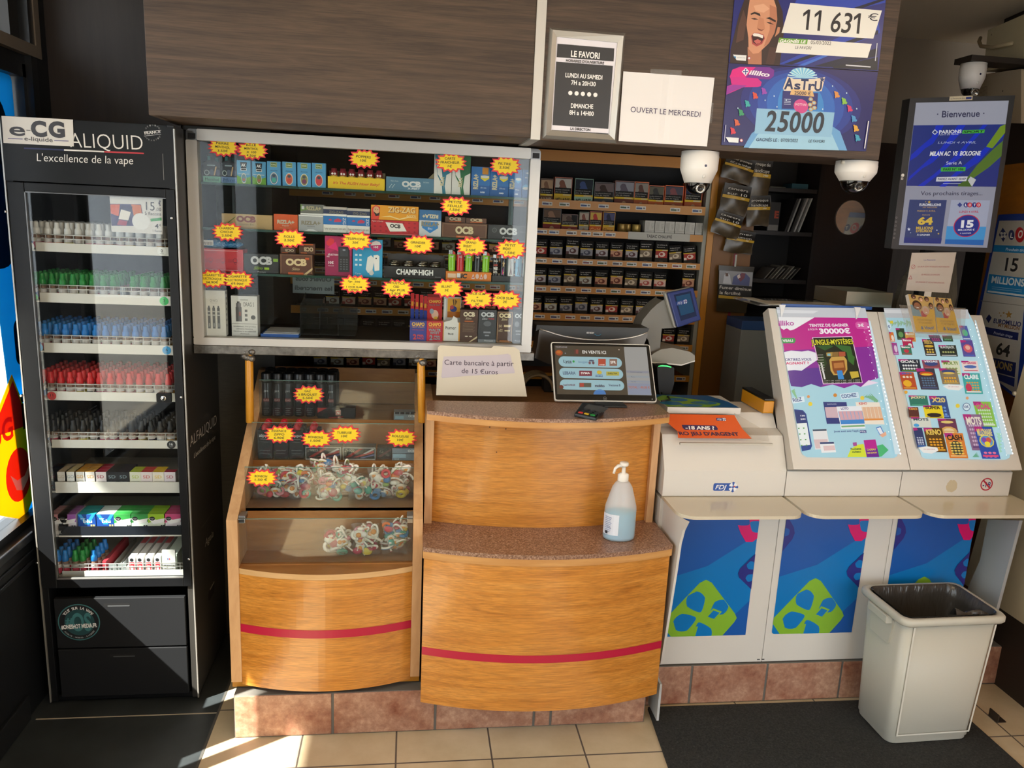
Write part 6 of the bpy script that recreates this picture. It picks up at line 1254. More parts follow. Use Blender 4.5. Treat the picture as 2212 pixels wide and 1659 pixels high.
# back of the till with curved silver trim
po = empty('till_display', (.66, 2.78, 1.09), 'dark till terminal with curved silver trim behind the customer monitor', 'till')
Fp = FP(2.74)
def Q(x, y): return Fp.at(1140+x/5.183, 600+y/5.183)
mb = MB().prism(Fp, [Q(100, 530), Q(1362, 565), Q(1340, 615), Q(1200, 660), Q(1000, 690), Q(800, 698), Q(550, 680), Q(300, 625), Q(135, 570), Q(90, 600)], -.10, 0, M('26241f', .45)); mb.build('top_shell', po, bevel=.004)
mb = MB().prism(Fp, [Q(130, 575), Q(300, 630), Q(550, 684), Q(800, 702), Q(1000, 694), Q(1200, 664), Q(1342, 612), Q(1350, 640), Q(1310, 740), Q(1250, 960), Q(240, 970), Q(80, 900), Q(115, 720)], -.09, -.004, M('4c4640', .3, .5)); mb.build('silver_body', po, bevel=.004)
mb = MB().tube([Fp.p(*Q(x, y), .001) for x, y in ((132, 575), (220, 600), (300, 627), (420, 658), (550, 680), (680, 693), (800, 698), (900, 697), (1000, 690), (1100, 678), (1200, 660), (1280, 636), (1342, 610))], .0028, M('d0ccc4', .25, .6), 8); mb.build('trim_curve', po)
mb = MB().rect(Fp, *Q(658, 660), *Q(828, 582), M('121212', .4), .0008)
mb.text(Fp, (Q(665, 0)[0]+Q(820, 0)[0])/2, Q(740, 612)[1], 'strator', M('e4e0d8', .4), w=.028, h=.0085, off=.0014, bold=.01)
mb.tube([Fp.p(*Q(x, y), .0012) for x, y in ((745, 628), (770, 644), (800, 644), (822, 630))], .0008, M('3a9ac0', .4), 6); mb.build('logo_plate', po)
MB().box(.50, .80, 2.80, 2.86, 1.062, 1.11, BLACK).build('foot', po)
# lottery terminal with blue screen
lt = empty('lottery_terminal', (1.05, 2.85, 1.05), 'grey lottery validation terminal with tilted blue screen', 'terminal')
Fl = FP(2.84); GREY = M('6e6a60', .45); GREYL = M('8e897d', .45)
def L2(x, y): return Fl.at(1140+x/5.183, 600+y/5.183)
MB().prism(Fl, [L2(1255, 560), L2(1290, 470), L2(1380, 360), L2(1450, 295), L2(1530, 240), L2(1640, 560), L2(1500, 570), L2(1480, 800), L2(1380, 830), L2(1350, 700)], -.10, 0, GREY).build('neck', lt, bevel=.012, seg=3)
sc_ = [L2(1530, 160), L2(1850, 108), L2(1935, 470), L2(1640, 545)]
uu = Vector((.30, .10, 0)).normalized()
a, b, c_, d = (Fl.p(*q) for q in sc_)
yaw_ = Matrix.Rotation(.30, 4, 'Z')
def L3(u, v, off=0): # point on the screen face, bilinear
    p = (a*(1-u)+b*u)*v+(d*(1-u)+c_*u)*(1-v); return p+Vector((-.05*0, -.03-off, 0))+Vector((0, .03*u, 0))
def slab(mb, u0, v0, u1, v1, o0, o1, m):
    f = [L3(u0, v0, o1), L3(u1, v0, o1), L3(u1, v1, o1), L3(u0, v1, o1)]; k = [L3(u0, v0, o0), L3(u1, v0, o0), L3(u1, v1, o0), L3(u0, v1, o0)]
    return mb.add(f+k, [(0, 1, 2, 3), (7, 6, 5, 4), (4, 5, 1, 0), (5, 6, 2, 1), (6, 7, 3, 2), (7, 4, 0, 3)], m)
slab(MB(), -.06, -.02, .98, 1.0, -.04, -.012, M('b8b4a8', .4)).build('rear_shell', lt, bevel=.006)
slab(MB(), 0, 0, 1, 1, -.014, .008, M('2a3a74', .4)).build('bezel', lt, bevel=.005)
mb = MB(); slab(mb, .20, .16, .86, .92, .008, .0086, M('1e3658', .15, emit=.25))
slab(mb, .26, .30, .80, .86, .0086, .0090, M('22567c', .15, emit=.25))
pO = L3(.32, .66, .0094); uV = (L3(.62, .66, .0094)-pO).normalized(); vV = (L3(.32, .86, .0094)-pO); vV = (vV-uV*vV.dot(uV)).normalized(); Fz = Fr(pO, uV, vV)
def petals(mb, F, cx, cy, r, m, rot=0, off=.0006):
    """four-leaf clover, leaves on the diagonals"""
    for k in range(4):
        a0 = rot+PI/4+PI/2*k; P = []
        for i in range(21):
            t = 2*PI*i/21; rr = r*(.50+.14*math.cos(2*t)-.0*math.cos(t)); 
            x = r*.60+r*.40*math.cos(t)-(r*.10 if abs(t) < .35 or abs(t-2*PI) < .35 else 0); y = r*.37*math.sin(t)*(1.08 if math.cos(t) > 0 else .72)
            P.append((cx+x*math.cos(a0)-y*math.sin(a0), cy+x*math.sin(a0)+y*math.cos(a0)))
        mb.poly(F, P, m, off)
def diamond(mb, F, cx, cy, r, m, off=.0004, rnd=.16):
    q = r/math.sqrt(2); pts = rrect(-q, -q, q, q, r*rnd)
    mb.poly(F, [(cx+(x-y)*.7071, cy+(x+y)*.7071) for x, y in pts], m, off)
def fdj(mb, F, u, v, w, m1, m2, m3, off=.0006):
    """operator logo: blue bar with letters running into a clover diamond"""
    h = w*.30
    mb.poly(F, rrect(u-w/2, v-h/2, u+w*.30, v+h/2, h*.22), m1, off); diamond(mb, F, u+w*.28, v, w*.225, m1, off+.0001)
    mb.text(F, u-w*.20, v, 'FDJ', m2, h=h*.56, w=w*.44, off=off+.0004, shear=.25, bold=.015)
    petals(mb, F, u+w*.28, v, w*.19, m2, off=off+.0003); mb.rect(F, u+w*.30, v+w*.0, u+w*.36, v+w*.055, m3, off+.0006)
fdj(mb, Fz, .012, 0, .05, M('24468c', .3, emit=.25), M('d8dce4', .3, emit=.25), M('c83a44', .3, emit=.25))
mb.build('screen', lt)
MB().prism(Fl, [L2(1340, 880), L2(1400, 830), L2(1480, 790), L2(1600, 775), L2(1800, 820), L2(1850, 860), L2(1850, 910), L2(1700, 955), L2(1400, 945), L2(1340, 920)], -.12, .02, GREYL).build('paper_tray', lt, bevel=.006)
mb = MB().prism(Fl, [L2(1340, 925), L2(1700, 957), L2(1850, 912), L2(1850, 925), L2(1700, 972), L2(1340, 940)], -.12, .022, M('d8d4ca', .4)); mb.build('tray_edge', lt)
# barcode scanner
bs = empty('barcode_scanner', (1.0, 2.76, 1.0), 'black barcode scanner with a green light beside the monitor', 'scanner')
Fb = FP(2.745)
def L4(x, y): return Fb.at(1140+x/5.183, 600+y/5.183)
MB().prism(Fb, [L4(1450, 1000), L4(1480, 985), L4(1600, 985), L4(1640, 1010), L4(1640, 1180), L4(1600, 1320), L4(1500, 1340), L4(1470, 1280), L4(1455, 1100)], -.05, 0, BLACKM).build('body', bs, bevel=.006)
MB().prism(Fb, [L4(1500, 1325), L4(1600, 1315), L4(1625, 1345), L4(1610, 1480), L4(1500, 1480)], -.05, .004, BLACK).build('base', bs, bevel=.004)
MB().tube([Fb.p(*L4(x, y), .002) for x, y in ((1462, 990), (1500, 984), (1560, 988), (1604, 1000))], [.001, .002, .002, .001], M('38e05a', .3, emit=3.), 8).build('status_light', bs)
MB().tube([Fb.p(*L4(1500, 1280), .0), Fb.p(*L4(1510, 1380), .012), Vector((.93, 2.66, 1.085)), Vector((.90, 2.55, 1.098)), Vector((.86, 2.52, 1.10))], .003, BLACKM, 8).build('cable', bs)
# ================================================================ tobacco shelving behind the counters
YB = 3.40
FB = FP(YB)
tw = empty('tobacco_shelving', (.35, 3.55, 0), 'yellow edged tobacco shelving filled with cigarette packs behind the counters', 'shelving')
AMB = M('b4761a', .45); AMBD = M('6a4010', .6); DKI = M('141110', .7)
xr = FB.at(1528, 500)[0]; xl = FB.at(610, 600)[0]
MB().box(xl, xr+.02, 3.62, 3.64, 0, 2.05, DKI).build('back_panel', tw)
xpr = FB.at(1527, 500)[0]
MB().box(xpr-.018, xpr-.0, 3.40, 3.62, 0, 1.96, M('8a887c', .5)).build('side_liner', tw)
MB().box(xpr, xpr+.028, YB-.01, 3.62, 0, 2.0, AMB).build('side_panel', tw)
# left end: amber posts and wide return board
for a, b in ((545, 567), (606, 612)):
    x0, x1 = FB.at(a, 450)[0], FB.at(b, 450)[0]; MB().box(x0, x1, YB-.02, 3.62, 0, 1.99, AMB).build('side_panel', tw)
MB().box(-1.0+.30, FB.at(545, 450)[0]-.001, 3.44, 3.46, 0, 1.99, M('4a3420', .6)).build('return_panel', tw)
mb = MB().box(xl, xpr+.02, YB-.012, YB+.006, 1.93, 1.975, AMB); mb.build('top_beam', tw)
MB().box(xl, xpr, YB+.006, 3.62, 1.955, 1.975, DKI).build('top_panel', tw)
rows = [(440, 471), (500, 513), (561.5, 575), (623, 637), (681, 694), (741, 753), (802, 815)]
# pixel rows of the shelf lips measured at x = 1200 -> one level height each
LZ = []
for (ya, yb) in ((431, 446), (494, 505), (557, 567), (617, 628), (676, 688), (737, 748), (805, 815), (850, 862)):
    za, zb = FB.at(1200, ya)[1], FB.at(1200, yb)[1]; LZ.append((za, zb))
LBLC = ['2a2450', '1e2a5a', '2a1c30', '1c3a6a', '6a1c2c', '2c4a2c', '3a2c1c']
TAGW = M('c8c2b4', .5)
random.seed(5)
SHELFO = []
for k, (za, zb) in enumerate(LZ):
    sh = MB().box(xl+.001, xpr-.019, YB, 3.62, zb-.006, zb+.008, AMBD).box(xl+.001, xpr-.019, YB-.008, YB, zb-.008, za, AMB).build('shelf', tw)
    SHELFO.append(sh)
# cigarette packs
PIC = [('b88a70', '6a3a30'), ('8a8a90', '4a4a58'), ('c8a898', 'a05048'), ('b0b0a8', '6a5a50'), ('9a3a34', 'd8c0b0'), ('7a6a5a', 'c8b8a0'), ('a8a0a0', '5a4040')]
PACKM = {}
def packmesh(v, w, h, col, band='c0a030', strip='2b241c'):
    key = (v, w, h, col)
    if key in PACKM: return PACKM[key]
    mb = MB(); d = .023; F = FP(-d)
    mb.box(-w/2, w/2, -d, 0, 0, h, M(col, .7, spec=.15))
    p, q = PIC[v % 7]
    items = [('R', 0, .66, 1, .985, '131211'), T(.5, .87, .8, .055, ['Fumer provoque', 'Fumer bouche', 'Fumer nuit à', 'Fumer augmente', 'Les enfants de', 'Arrêtez de fumer', 'Fumer diminue'][v % 7], 'c4c0b8'), T(.42, .77, .62, .055, ['9 cancers sur 10', 'vos artères', 'vos poumons', 'le risque', 'fumeurs', 'restez en vie', 'la fertilité'][v % 7], 'c4c0b8'),
             ('R', 0, .61, 1, .66, band), ('R', .55, .62, .9, .65, 'b4b0a4'), ('R', .03, .30, .97, .61, p), ('E', .55, .45, .26, .11, q), ('E', .5, .46, .12, .06, p), ('R', .03, .30, .25, .42, q), ('R', 0, 0, 1, .30, strip), ('R', .35, .13, .65, .16, '5a5042')]
    art(mb, F, -w/2, 0, w, h, items, rough=.7, spec=.15)
    PACKM[key] = mb; return mb
PP = {}
def pack(key, x, y, z, label, ang=0., group='cigarette packs on the tobacco shelves', name='cigarette_pack'):
    v, w, h, col, band, strip = key
    if key not in PP:
        o = packmesh(v, w, h, col, band, strip).build(name, loc=(0, 0, 0)); PP[key] = o; o.location = (x, y, z)
    else: o = dup(PP[key], (x, y, z))
    o.rotation_euler = (0, ang, 0)
    return tag(o, label, 'cigarette pack', group)
PK = [(v, .057, .087, '2b241c', 'c0a030', '2b241c') for v in range(7)]
LEV = {2: 'third', 3: 'fourth', 4: 'fifth', 5: 'sixth', 6: 'seventh'}
for k in range(2, 7):
    z = LZ[k][1]+.0085
    n = 0; x = xpr-.060
    while x > xl+.15:
        # gaps where the photo shows none or a till hides the shelf
        px_hidden = (k >= 5 and .50 < x < 1.02)
        n += 1
        if not (px_hidden or (k == 3 and n in (2,)) or (k == 6 and x > .35)):
            v = random.randrange(7)
            key = PK[v]
            if random.random() < .22: key = (v, .057, .099, '2b241c', 'c0a030', '2b241c')
            pack(key, x, YB+.034, z, 'cigarette pack on the %s tobacco shelf, %s from the right end' % (LEV[k], ORD[n]), random.uniform(-.03, .03) if not (k == 2 and n < 3) else -.12)
        x -= .0675+random.uniform(-.003, .003)
# cigar boxes on the two upper shelves, measured left to right
def cig(px0, px1, pt, k, col, pic, low, label, band='c8a828', txt=None, tc='2a2014', pw=1.0):
    x0, x1 = FP(YB+.01).at(px0, 400)[0], FP(YB+.01).at(px1, 400)[0]; z = LZ[k][1]+.0085; pm = (px0+px1)/2
    h = FP(YB+.01).at(pm, pt)[1]-z
    mb = MB().box(x0, x1, YB+.01, YB+.05, z, z+h, M(col, .45)); w = x1-x0
    mb.add([(x0, YB+.01, z+h+.0003), (x1, YB+.01, z+h+.0003), (x1, YB+.05, z+h+.0003), (x0, YB+.05, z+h+.0003)], [(0, 1, 2, 3)], M(col, .4))
    it = [('R', .03, .40, .97, .97, '141211'), ('R', .04, .62, .04+.92*pw, .95, pic[0]), ('E', .42, .78, .16, .12, pic[1]), ('P', [(.25, .62), (.5, .9), (.7, .62)], pic[1]), T(.46, .55, .8, .05, 'Les enfants de fumeurs ont', 'a8a49c'), T(.42, .47, .7, .05, 'plus de risques', 'a8a49c'), ('R', 0, .33, 1, .40, band), ('R', .5, .345, .9, .385, 'b8b090'), ('R', 0, 0, 1, .33, low)]
    if txt: it.append(T(.5, .17, .8, .17, txt, tc, bold=.02))
    else: it.append(('E', .5, .16, .12, .09, '8a6a4a'))
    art(mb, FP(YB+.01), x0, z, w, h, it, rough=.6, spec=.2)
    return tag(mb.build('cigar_box'), label, 'cigar box', 'cigar boxes on the upper tobacco shelves')
cig(1168, 1195, 386, 0, '6a4a2c', ('a88a6c', '7a5a44'), '5a3c22', 'brown MEHARI\'S cigar box partly behind the display case frame', txt="HARI'S", tc='c8b898')
cig(1198, 1236, 383, 0, 'a8502c', ('b8b4ac', '7a5040'), 'b8962c', 'yellow MEHARI\'S cigar box showing a mother and baby', txt="MEHARI'S")
cig(1242, 1282, 386, 0, '6a9080', ('1e2630', '3a4c7a'), '8aa890', 'mint green MEHARI\'S cigar box right of the yellow one', txt="MEHARI'S")
cig(1285, 1327, 394, 0, '4a4244', ('6a5c5c', '3a2a24'), '2c3032', 'dark grey cigar tin right of the mint green box')
cig(1329, 1371, 391, 0, '7a4a3c', ('8a8a92', '5a5460'), '5a2a1c', 'brown red cigar tin fifth along the top tobacco shelf')
cig(1372, 1402, 393, 0, 'e0702c', ('8a847c', '5a4038'), '8a4420', 'narrow cigar box with a glowing orange top')
cig(1403, 1436, 401, 0, 'c8602c', ('5c5a4c', '3a3a38'), '9a4a1c', 'orange edged cigar box right of the glowing orange one')
cig(1438, 1478, 401, 0, 'd8621c', ('4a4854', '7a4a4c'), '7a3a1c', 'wide orange cigar tin beside the tall dome camera')
cig(1482, 1519, 396, 0, 'c8501c', ('1e2444', '2c345a'), '8a4420', 'orange and blue cigar box behind the tall dome camera')
cig(1177, 1216, 451, 1, '3a2c22', ('5a4638', '8a6a54'), '6a1c18', 'dark rounded cigar tin with red base on the second shelf')
cig(1218, 1253, 463, 1, '5a3424', ('6a5a50', '4a3a34'), '6a2018', 'low brown cigar box on the second tobacco shelf', pw=.6)
cig(1256, 1277, 458, 1, '7a8470', ('a8988a', '7a4a40'), '8a8478', 'slim grey green cigar pack on the second tobacco shelf')
cig(1279, 1305, 457, 1, 'a8402c', ('c0a04c', 'a83a34'), 'b0501c', 'slim red cigar pack marked Gold', txt='Gold', tc='d8a05c')
cig(1308, 1334, 458, 1, 'd0901c', ('4a4c6c', '2a2c40'), 'b8862c', 'slim amber cigar pack on the second tobacco shelf', txt='Fleur', tc='5a3a14')
for i, px in enumerate((1344, 1357, 1375)):
    x = FP(YB+.03).at(px, 490)[0]; z = LZ[1][1]+.0085; r = .020 if i != 1 else .013
    tag(MB().lathe([(r, 0), (r, .045), (r*.96, .047)], x, YB+.035, M('8a7038' if i < 2 else '9a8040', .35, .5), 20, z).build('tobacco_tin'), 'small gold tobacco tin on the second shelf, %s from left' % ORD[i+1], 'tin', 'gold tobacco tins')
for i in range(6):
    x = FP(YB+.02).at(1403+21.8*i, 480)[0]; z = LZ[1][1]+.0085; w = .043
    mb = MB().box(x-w/2, x+w/2, YB+.012, YB+.10, z, z+.066, M('b4b0a4', .5)); art(mb, FP(YB+.012), x-w/2, z, w, .066, [('R', .1+.08*q, .4, .12+.08*q, .92, '7a776c') for q in range(5)] + [T(.78, .66, .5, .14, 'HEETS', '8a867a', ang=PI/2), ('R', 0, .36, 1, .38, '8a867a')])
    tag(mb.build('tobacco_stick_pack'), 'white heated tobacco pack above the TABAC CHAUFFE strip, %s from left' % ORD[i+1], 'pack', 'white heated tobacco packs')
# price tags on the shelf lips (parts of each shelf)
random.seed(9)
mbp = None
TPX = {0: [1178, 1215, 1260, 1299, 1345, 1379, 1453, 1500], 1: [1170, 1196, 1234, 1265, 1291, 1318]}
for k in range(8):
    za, zb = LZ[k]; zc = (za+zb-.008)/2
    xs = [FB.at(p, 500)[0] for p in TPX[k]] if k in TPX else []
    if k not in TPX:
        x = xpr-.06
        while x > xl+.1:
            if not (k >= 5 and .45 < x < 1.05) and not (k == 7 and x > .3): xs.append(x)
            x -= .0672+random.uniform(-.003, .003)
    else:
        x = FB.at(1120, 450)[0]
        while x > xl+.1: xs.append(x); x -= .09+random.uniform(-.01, .01)
    if k > 6: xs = xs[:6]
    for i, x in enumerate(xs):
        w, hh = .045, .0155; Fq_ = FP(YB-.0085)
        mb = MB().rect(Fq_, x-w/2, zc-hh/2, x+w/2, zc+hh/2, TAGW, .0004).rect(Fq_, x-w*.44, zc-hh*.30, x+w*.14, zc+hh*.16, M(random.choice(LBLC), .5), .0007).rect(Fq_, x+w*.22, zc-hh*.2, x+w*.42, zc+hh*.2, M('5a5650', .5), .0007).rect(Fq_, x-w*.44, zc+hh*.26, x-w*.1, zc+hh*.36, M('7a766c', .5), .0007)
        mb.build('price_label', SHELFO[k])
x0, x1 = FB.at(1356, 505)[0], FB.at(1489, 512)[0]; za, zb = LZ[1]
mb = MB().box(x0, x1, YB-.0095, YB-.0086, zb-.009, za+.002, M('a8a498', .5)); mb.text(FP(YB-.0095), (x0+x1)/2, (za+zb)/2-.003, 'TABAC CHAUFFÉ', M('24221e', .5), h=.0125, w=.115, off=.0006, bold=.015)
tag(mb.build('shelf_strip', SHELFO[1]), 'grey strip reading TABAC CHAUFFE')
# dark shelf unit with magazines and mirror panel to the right
du = empty('dark_shelf_unit', (1.75, 3.6, 0), 'near black shelf unit with a mirror panel right of the tobacco shelving', 'shelving')
YU = 3.50; FU = FP(YU); DK = M('1a1311', .5)
xa, xb, xc = FU.at(1665, 500)[0], FU.at(1755, 500)[0], FU.at(1935, 500)[0]
MB().box(xpr+.03, xb, 3.72, 3.74, 0, 2.1, M('0f0c0b', .6)).build('back_panel', du)
for py in (406, 500, 604, 650): 
    z = FU.at(1690, py)[1]; MB().box(xpr+.030, xb-.001, YU, 3.72, z-.018, z, DK).build('shelf', du)
MB().box(xb, xb+.02, YU-.01, 3.72, 0, 2.1, DK).build('divider', du)
MB().box(xb+.021, xc, YU, YU+.02, 0, 2.1, M('1f1614', .42)).build('mirror_panel', du)
mu, mv = FU.at(1836, 470); fa_ = Fr((0, YU, 0), (1, 0, 0), (0, 0, 1))
mb = MB().prism(FU, [(mu+.0745*math.cos(2*PI*i/40), mv+.080*math.sin(2*PI*i/40)) for i in range(40)], .0005, .004, M('6a6258', .3, .5)); mb.build('mirror_rim', du)
mb = MB().ell(FU, mu, mv, .072, .0775, M('b8b4ac', .02, 1.), .0046, 40); mb.build('mirror', du)
# amber side board with a red line where pouches hang
xq0, xq1 = xpr+.0285, FP(3.38).at(1618, 600)[0]
MB().box(xpr+.0285, xq1, YB-.012, YB+.0, 0, 1.98, M('6e4512', .5)).build('pouch_board', tw)
xs_ = FP(3.385).at(1567, 760)[0]; MB().box(xs_-.006, xs_+.006, YB-.0135, YB-.0122, 0, 1.6, M('7a1420', .5)).build('red_line', tw)
# hanging tobacco pouches
def pouch(px, py, w, h, rot, label, lines, Y, dk='241f16'):
    c = PY(px, py, Y); R = Matrix.Translation(c) @ Matrix.Rotation(rot, 4, 'Y')
    mb = MB(); GOLD = speckle('pouch_foil_%d' % px, [(.3, '33291a'), (.7, '4a3c26')], 30, .3, 2)
    mb.grid(lambda u, v: Vector(((u-.5)*w*(1+.06*math.sin(v*5+px)), -.012*math.sin(PI*u)*math.sin(PI*min(1, v*1.1))-.003*math.sin(9*u+px)*v, (v-.5)*h+.004*math.sin(7*u+px))), 14, 14, GOLD)
    mb.grid(lambda u, v: Vector(((u-.5)*w, .002, (v-.5)*h)), 4, 4, GOLD, flip=True)
    def band(v0, v1, m, o): mb.grid(lambda u, v: Vector(((u-.5)*w*.99, -.012*math.sin(PI*u)*math.sin(PI*min(1, (v0+(v1-v0)*v)*1.1))-.0032-o, (v0+(v1-v0)*v-.5)*h)), 12, 4, m)
    band(.62, .99, M('15120f', .35), .0004); band(.52, .62, M('b8922c', .35), .0006)
    for i, s in enumerate(lines): mb.text(FP(-.0165), -w*.02, h*(.34-.16*i), s, M('c8c4ba', .45), h=h*.085, w=w*.72)
    mb.text(FP(-.0165), w*.2, h*.068, '3989', M('e0d8c0', .45), h=h*.05)
    o = mb.build('tobacco_pouch', T=R); return tag(o, label, 'tobacco pouch', 'hanging tobacco pouches')
for px, py, w, h, rot, l, s, Y in ((1595, 365, .135, .10, .22, 'topmost olive tobacco pouch tilted right', ['Fumer provoque', 'AVC et des handicaps'], 3.33), (1640, 385, .10, .17, .06, 'pouch right of the topmost one', ['provoque des', 'handicaps'], 3.35), (1588, 432, .125, .13, .12, 'third pouch, reading cancers sur 10', ['cancers', 'sur 10'], 3.33), (1638, 455, .105, .13, -.06, 'pouch hanging at the right below the second', ['provoque', 'handicaps'], 3.35), (1571, 485, .125, .10, .24, 'creased golden pouch sticking out left', ['cancers', 'sur 10'], 3.32), (1598, 522, .13, .10, .10, 'dark pouch at the bottom of the hanging bunch', ['Fumer', 'poumon'], 3.36)):
    pouch(px, py, w, h, rot, l, s, Y)
F = FP(3.36); q = [F.at(*p) for p in ((1553, 573), (1630, 577), (1611, 677), (1548, 672))]
mb = MB(); 
mb.grid(lambda u, v: (lambda a, b: F.p(a[0]*(1-v)+b[0]*v, a[1]*(1-v)+b[1]*v, .008*math.sin(PI*u)*math.sin(PI*v)))((q[3][0]*(1-u)+q[2][0]*u, q[3][1]*(1-u)+q[2][1]*u), (q[0][0]*(1-u)+q[1][0]*u, q[0][1]*(1-u)+q[1][1]*u)), 12, 12, M('2c2516', .35))
mb.prism(F, q, -.003, -.001, M('2c2516', .35))
def PPx(pts, c): mb.pxpoly(F, [(1500+x/4.609, 320+y/4.609) for x, y in pts], M(c, .45), .0092+.0002*len(mb.m))
PPx([(240, 1215), (575, 1235), (565, 1375), (235, 1350)], '8a8a8c'); PPx([(275, 1345), (290, 1260), (315, 1235), (345, 1262), (360, 1352)], 'b8b8bc'); PPx([(300, 1240), (328, 1242), (330, 1275), (302, 1275)], '5a4034'); PPx([(365, 1355), (380, 1280), (430, 1250), (500, 1245), (545, 1290), (535, 1372)], '4a5078'); PPx([(430, 1300), (460, 1240), (500, 1245), (490, 1290), (450, 1330)], '6a3440'); PPx([(415, 1270), (440, 1250), (450, 1285), (425, 1300)], 'd0c0b8')
PPx([(236, 1352), (565, 1376), (555, 1490), (230, 1465)], '15120f'); PPx([(232, 1460), (545, 1488), (540, 1515), (230, 1488)], 'a8881c')
for x0, y0, x1, y1, s in ((240, 1395, 552, 1420, 'Fumer diminue'), (240, 1448, 445, 1462, 'la fertilité')): mb.tpx(F, 1500+x0/4.609, 320+y0/4.609, 1500+x1/4.609, 320+y1/4.609, 6.6, s, M('d0ccc2', .45), off=.0125, bold=.01)
mb.box(PY(1589, 570, 3.35).x-.004, PY(1589, 570, 3.35).x+.004, 3.352, 3.354, F.at(1589, 576)[1], F.at(1589, 550)[1], M('9a988c', .4))
tag(mb.build('tobacco_pouch'), 'lowest tobacco pouch reading Fumer diminue la fertilite', 'tobacco pouch', 'hanging tobacco pouches')
# magazines and booklets in the dark unit
z = FU.at(1690, 500)[1]
for i, (px, c, w, h, lean) in enumerate(((1684, '14110f', .055, .13, .0), (1712, '1c1816', .007, .15, .28), (1718, '8a8680', .007, .152, .28), (1725, '16120f', .007, .15, .28), (1732, '9a9690', .008, .155, .30), (1741, 'a8a49c', .006, .156, .30))):
    x = PY(px-18, 500, YU+.03).x
    mb = MB().add([(x-w/2, YU+.02, z+.0006), (x+w/2, YU+.02, z+.0006), (x+w/2, YU+.18, z+.0006), (x-w/2, YU+.18, z+.0006), (x-w/2+lean*h, YU+.02, z+h), (x+w/2+lean*h, YU+.02, z+h), (x+w/2+lean*h, YU+.18, z+h), (x-w/2+lean*h, YU+.18, z+h)], [(3, 2, 1, 0), (4, 5, 6, 7), (0, 1, 5, 4), (1, 2, 6, 5), (2, 3, 7, 6), (3, 0, 4, 7)], M(c, .5))
    if i == 0: mb.text(FP(YU+.02), x+.012, z+.075, 'E', M('a03a1c', .5), h=.03, bold=.05, off=.0008); mb.rect(FP(YU+.02), x-w*.45, z+.002, x+w*.45, z+.028, M('6a6660', .5), .0008)
    tag(mb.build('magazine'), 'dark cover magazine with a red letter E' if i == 0 else 'leaning %s magazine spine, %s from left on the dark shelf' % (('white' if int(c[:2], 16) > 100 else 'black'), ORD[i]), 'magazine', 'magazines in the dark shelf unit')
z = FU.at(1690, 604)[1]
for i in range(8):
    x = PY(1650+8*i, 600, YU+.02).x; h = .05+.006*(i % 3); ln = .8
    mb = MB().add([(x, YU+.02, z+.0006), (x+.006, YU+.02, z+.0006), (x+.006, YU+.14, z+.0006), (x, YU+.14, z+.0006), (x+ln*h, YU+.02, z+h), (x+.006+ln*h, YU+.02, z+h), (x+.006+ln*h, YU+.14, z+h), (x+ln*h, YU+.14, z+h)], [(3, 2, 1, 0), (4, 5, 6, 7), (0, 1, 5, 4), (1, 2, 6, 5), (2, 3, 7, 6), (3, 0, 4, 7)], M(('6a6660', '4a443c', '7a7468')[i % 3], .6))
    tag(mb.build('booklet'), 'thin booklet leaning right on the lower dark shelf, %s from left' % ORD[i+1], 'booklet', 'leaning booklets in the dark unit')
z = FU.at(1690, 406)[1]; x0, x1 = PY(1711, 400, YU+.03).x, PY(1746, 400, YU+.03).x
tag(MB().box(x0, x1, YU+.03, YU+.12, z+.0006, z+.024, M('1f4a54', .5)).build('booklet_box'), 'small teal box on the upper dark shelf', 'box')
x0, x1 = PY(1664, 400, YU+.03).x, PY(1698, 400, YU+.03).x
tag(MB().box(x0, x1, YU+.03, YU+.12, z+.0006, z+.006, M('6a6a5c', .6)).build('paper_stack'), 'thin pale paper stack left of the teal box', 'papers')
# low grey cabinet and spooled cable seen over the counter
x = PZ(1650, 660, 1.2)
tag(MB().box(1.42, 1.62, 3.20, 3.37, 0, 1.26, M('7c7a72', .5)).box(1.42, 1.62, 3.20, 3.37, 1.26, 1.30, M('24406a', .5)).build('back_cabinet', bevel=.002), 'grey cabinet with a blue top behind the lottery counter', 'cabinet')
c = PY(1158, 835, 2.84); c.z = 1.0605+.051
mb = MB()
for i in range(7): mb.tube([(c.x+(.058-.003*(i % 2))*math.cos(PI*j/14), 2.80+.012*i, c.z-.045+(.058-.003*(i % 2))*math.sin(PI*j/14)) for j in range(15)], .0058, M('7a6c54' if i % 2 else '8c7d62', .5), 8)
tag(mb.build('cable_coil'), 'coiled beige cable behind the standing card sign', 'cable')
